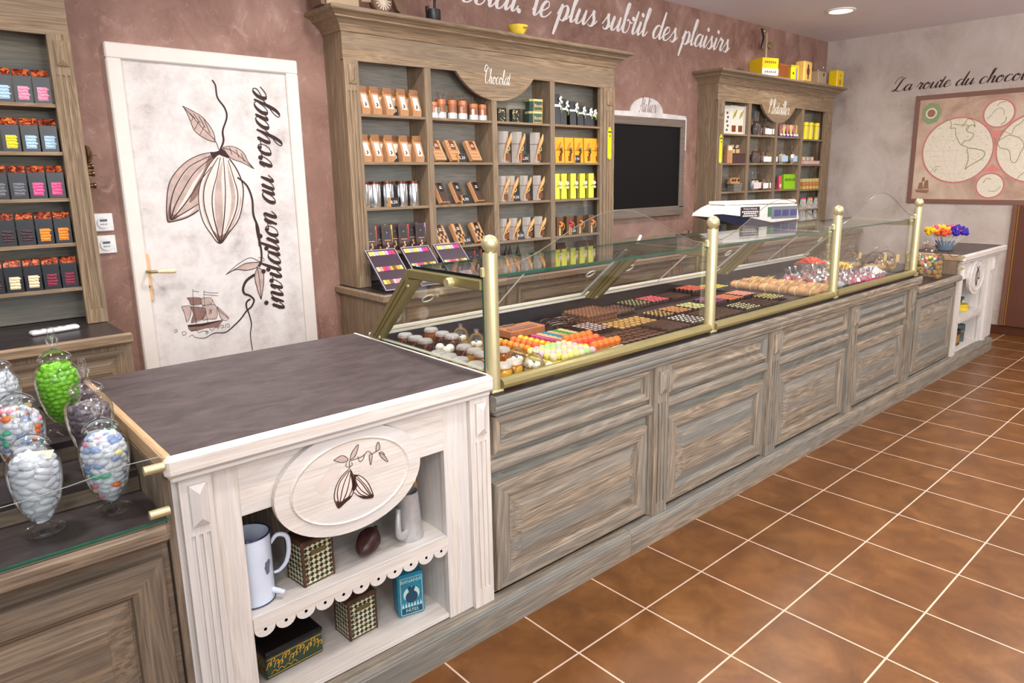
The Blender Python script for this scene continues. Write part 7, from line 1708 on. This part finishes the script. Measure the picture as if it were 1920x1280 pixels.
for q, (zz_, n_) in enumerate(((.046, 9), (.037, 7), (.027, 8))):
    for w_ in range(n_): m.box((-.035+(w_-n_/2)*.0105)*k, -.1131, (zz_-.003)*k, (-.035+(w_-n_/2)*.0105+.0075)*k, -.1126, (zz_+.003)*k)
m.build('plate_lettering', WHITEP, lb, flip=False)
dp = MB().box(.092*k, -.1125, .008*k, .248*k, -.1095, .066*k, .001).build('display_panel', colour('grey_display_panel', 104, 112, 128, .3), t)
m = MB()
for q in range(3): m.box((.108+.048*q)*k, -.1138, .020*k, (.148+.048*q)*k, -.112, .050*k)
m.build('blue_displays', colour('display_blue', 26, 40, 116, .15), dp); MB().box(.070*k, -.1124, .018*k, .092*k, -.1096, .064*k).build('green_panel', colour('panel_green', 20, 104, 62, .3), t)
for i, (x, y) in enumerate(((-.17, -.06), (.06, -.06), (.20, -.06), (-.15, .06), (.18, .06))): MB().lathe([(.012, -.014*k), (.008, -.03*k), (.018, -.040*k), (.018, -.050*k), (0, -.051*k)], 14, (x*k, y, 0)).build('foot', colour('dark_rubber', 40, 44, 50, .5), t, 40)
t2 = thing('scale_stand', 'dark board on brass legs carrying the shop scale behind the case', 'stand', (ctr.x, ctr.y, zs_-.064*k), ang); MB().box(-.26*k, -.10, -.012, .28*k, .26, 0, .004).build('board', SLATE_D, t2)
MB().box(-.20*k, .06, -.07, .20*k, .22, -.012, .003).build('brass_box', BRASS_D, t2)
for (x, y) in ((-.15, .21), (.15, .21)): MB().tube([(x*k, y, -.07), (x*k, y, -(zs_-.064*k))], .016, 10).build('leg', BRASS_D, t2, True)
t = thing('tape_dispenser', 'small black tape dispenser with a pen behind the glass case', 'tape dispenser', (P(1300, 440, 1, 1.85).x, 1.85, .932), -.4)
MB().box(-.09, -.025, 0, .03, .025, .045, .005).build('base', BLK, t); MB().lathe([(.040, -.012), (.040, .012), (.022, .012), (.022, -.012), (.040, -.012)], 24, (.045, 0, .045), axis=1).build('tape_roll', colour('tape_beige', 200, 190, 176, .4), t, 40); MB().tube([(-.05, 0, .03), (-.045, 0, .15)], .005, 8).build('pen', BLK, t, True)
p = P(1200, 447, 1, 1.80)
t = thing('candy_scoop', 'pale plastic scoop lying on the worktop under the blackboard', 'scoop', (p.x, 1.86, .935), .3); MB().tube([(.02, 0, .05), (.14, 0, .14)], .012, 8).build('handle', WHITE_PLASTIC, t, True); MB().prism([(-.09, 0), (-.02, .012), (.0, .05), (.06, .06), (.05, .01), (.0, 0)], 1, -.035, .035).build('scoop_bowl', WHITE_PLASTIC, t)
t = thing('steel_tongs', 'steel tongs lying on the worktop beside the large cabinet', 'tongs', (P(1165, 450, 1, 1.85).x, 1.88, .934), .4); MB().tube([(-.10, -.01, .006), (0, -.02, .012), (.10, -.004, .02)], .006, 8).build('arm', STEEL, t, True); MB().tube([(-.10, .01, .006), (0, .02, .03), (.10, .004, .04)], .006, 8).build('arm', STEEL, t, True); MB().tube([(.10+.02*math.cos(a), .02*math.sin(a), .035) for a in [2*math.pi*q/14 for q in range(14)]], .004, 6, closed=True).build('ring', STEEL, t, True)

bpy.context.view_layer.update()
for o in COL.objects:                      # everything small rests a hair above what carries it
    if o.parent is None and o.type in ('MESH', 'EMPTY') and 'category' in o and o.get('category') in ('bag', 'tin', 'price tag', 'pouch', 'jar', 'chocolate pack', 'gift box', 'gift bag', 'chocolate box', 'bowl', 'pot', 'wheel', 'mill', 'box', 'packet', 'tube', 'basket', 'meringue', 'scale', 'coffee mill', 'candy box', 'remote control', 'jug', 'cacao pod', 'dome', 'nougat', 'nougat roll', 'pot', 'bucket', 'tape dispenser'): o.location.z += .0008
for o in COL.objects:
    if 'world_parts' in o: del o['world_parts']
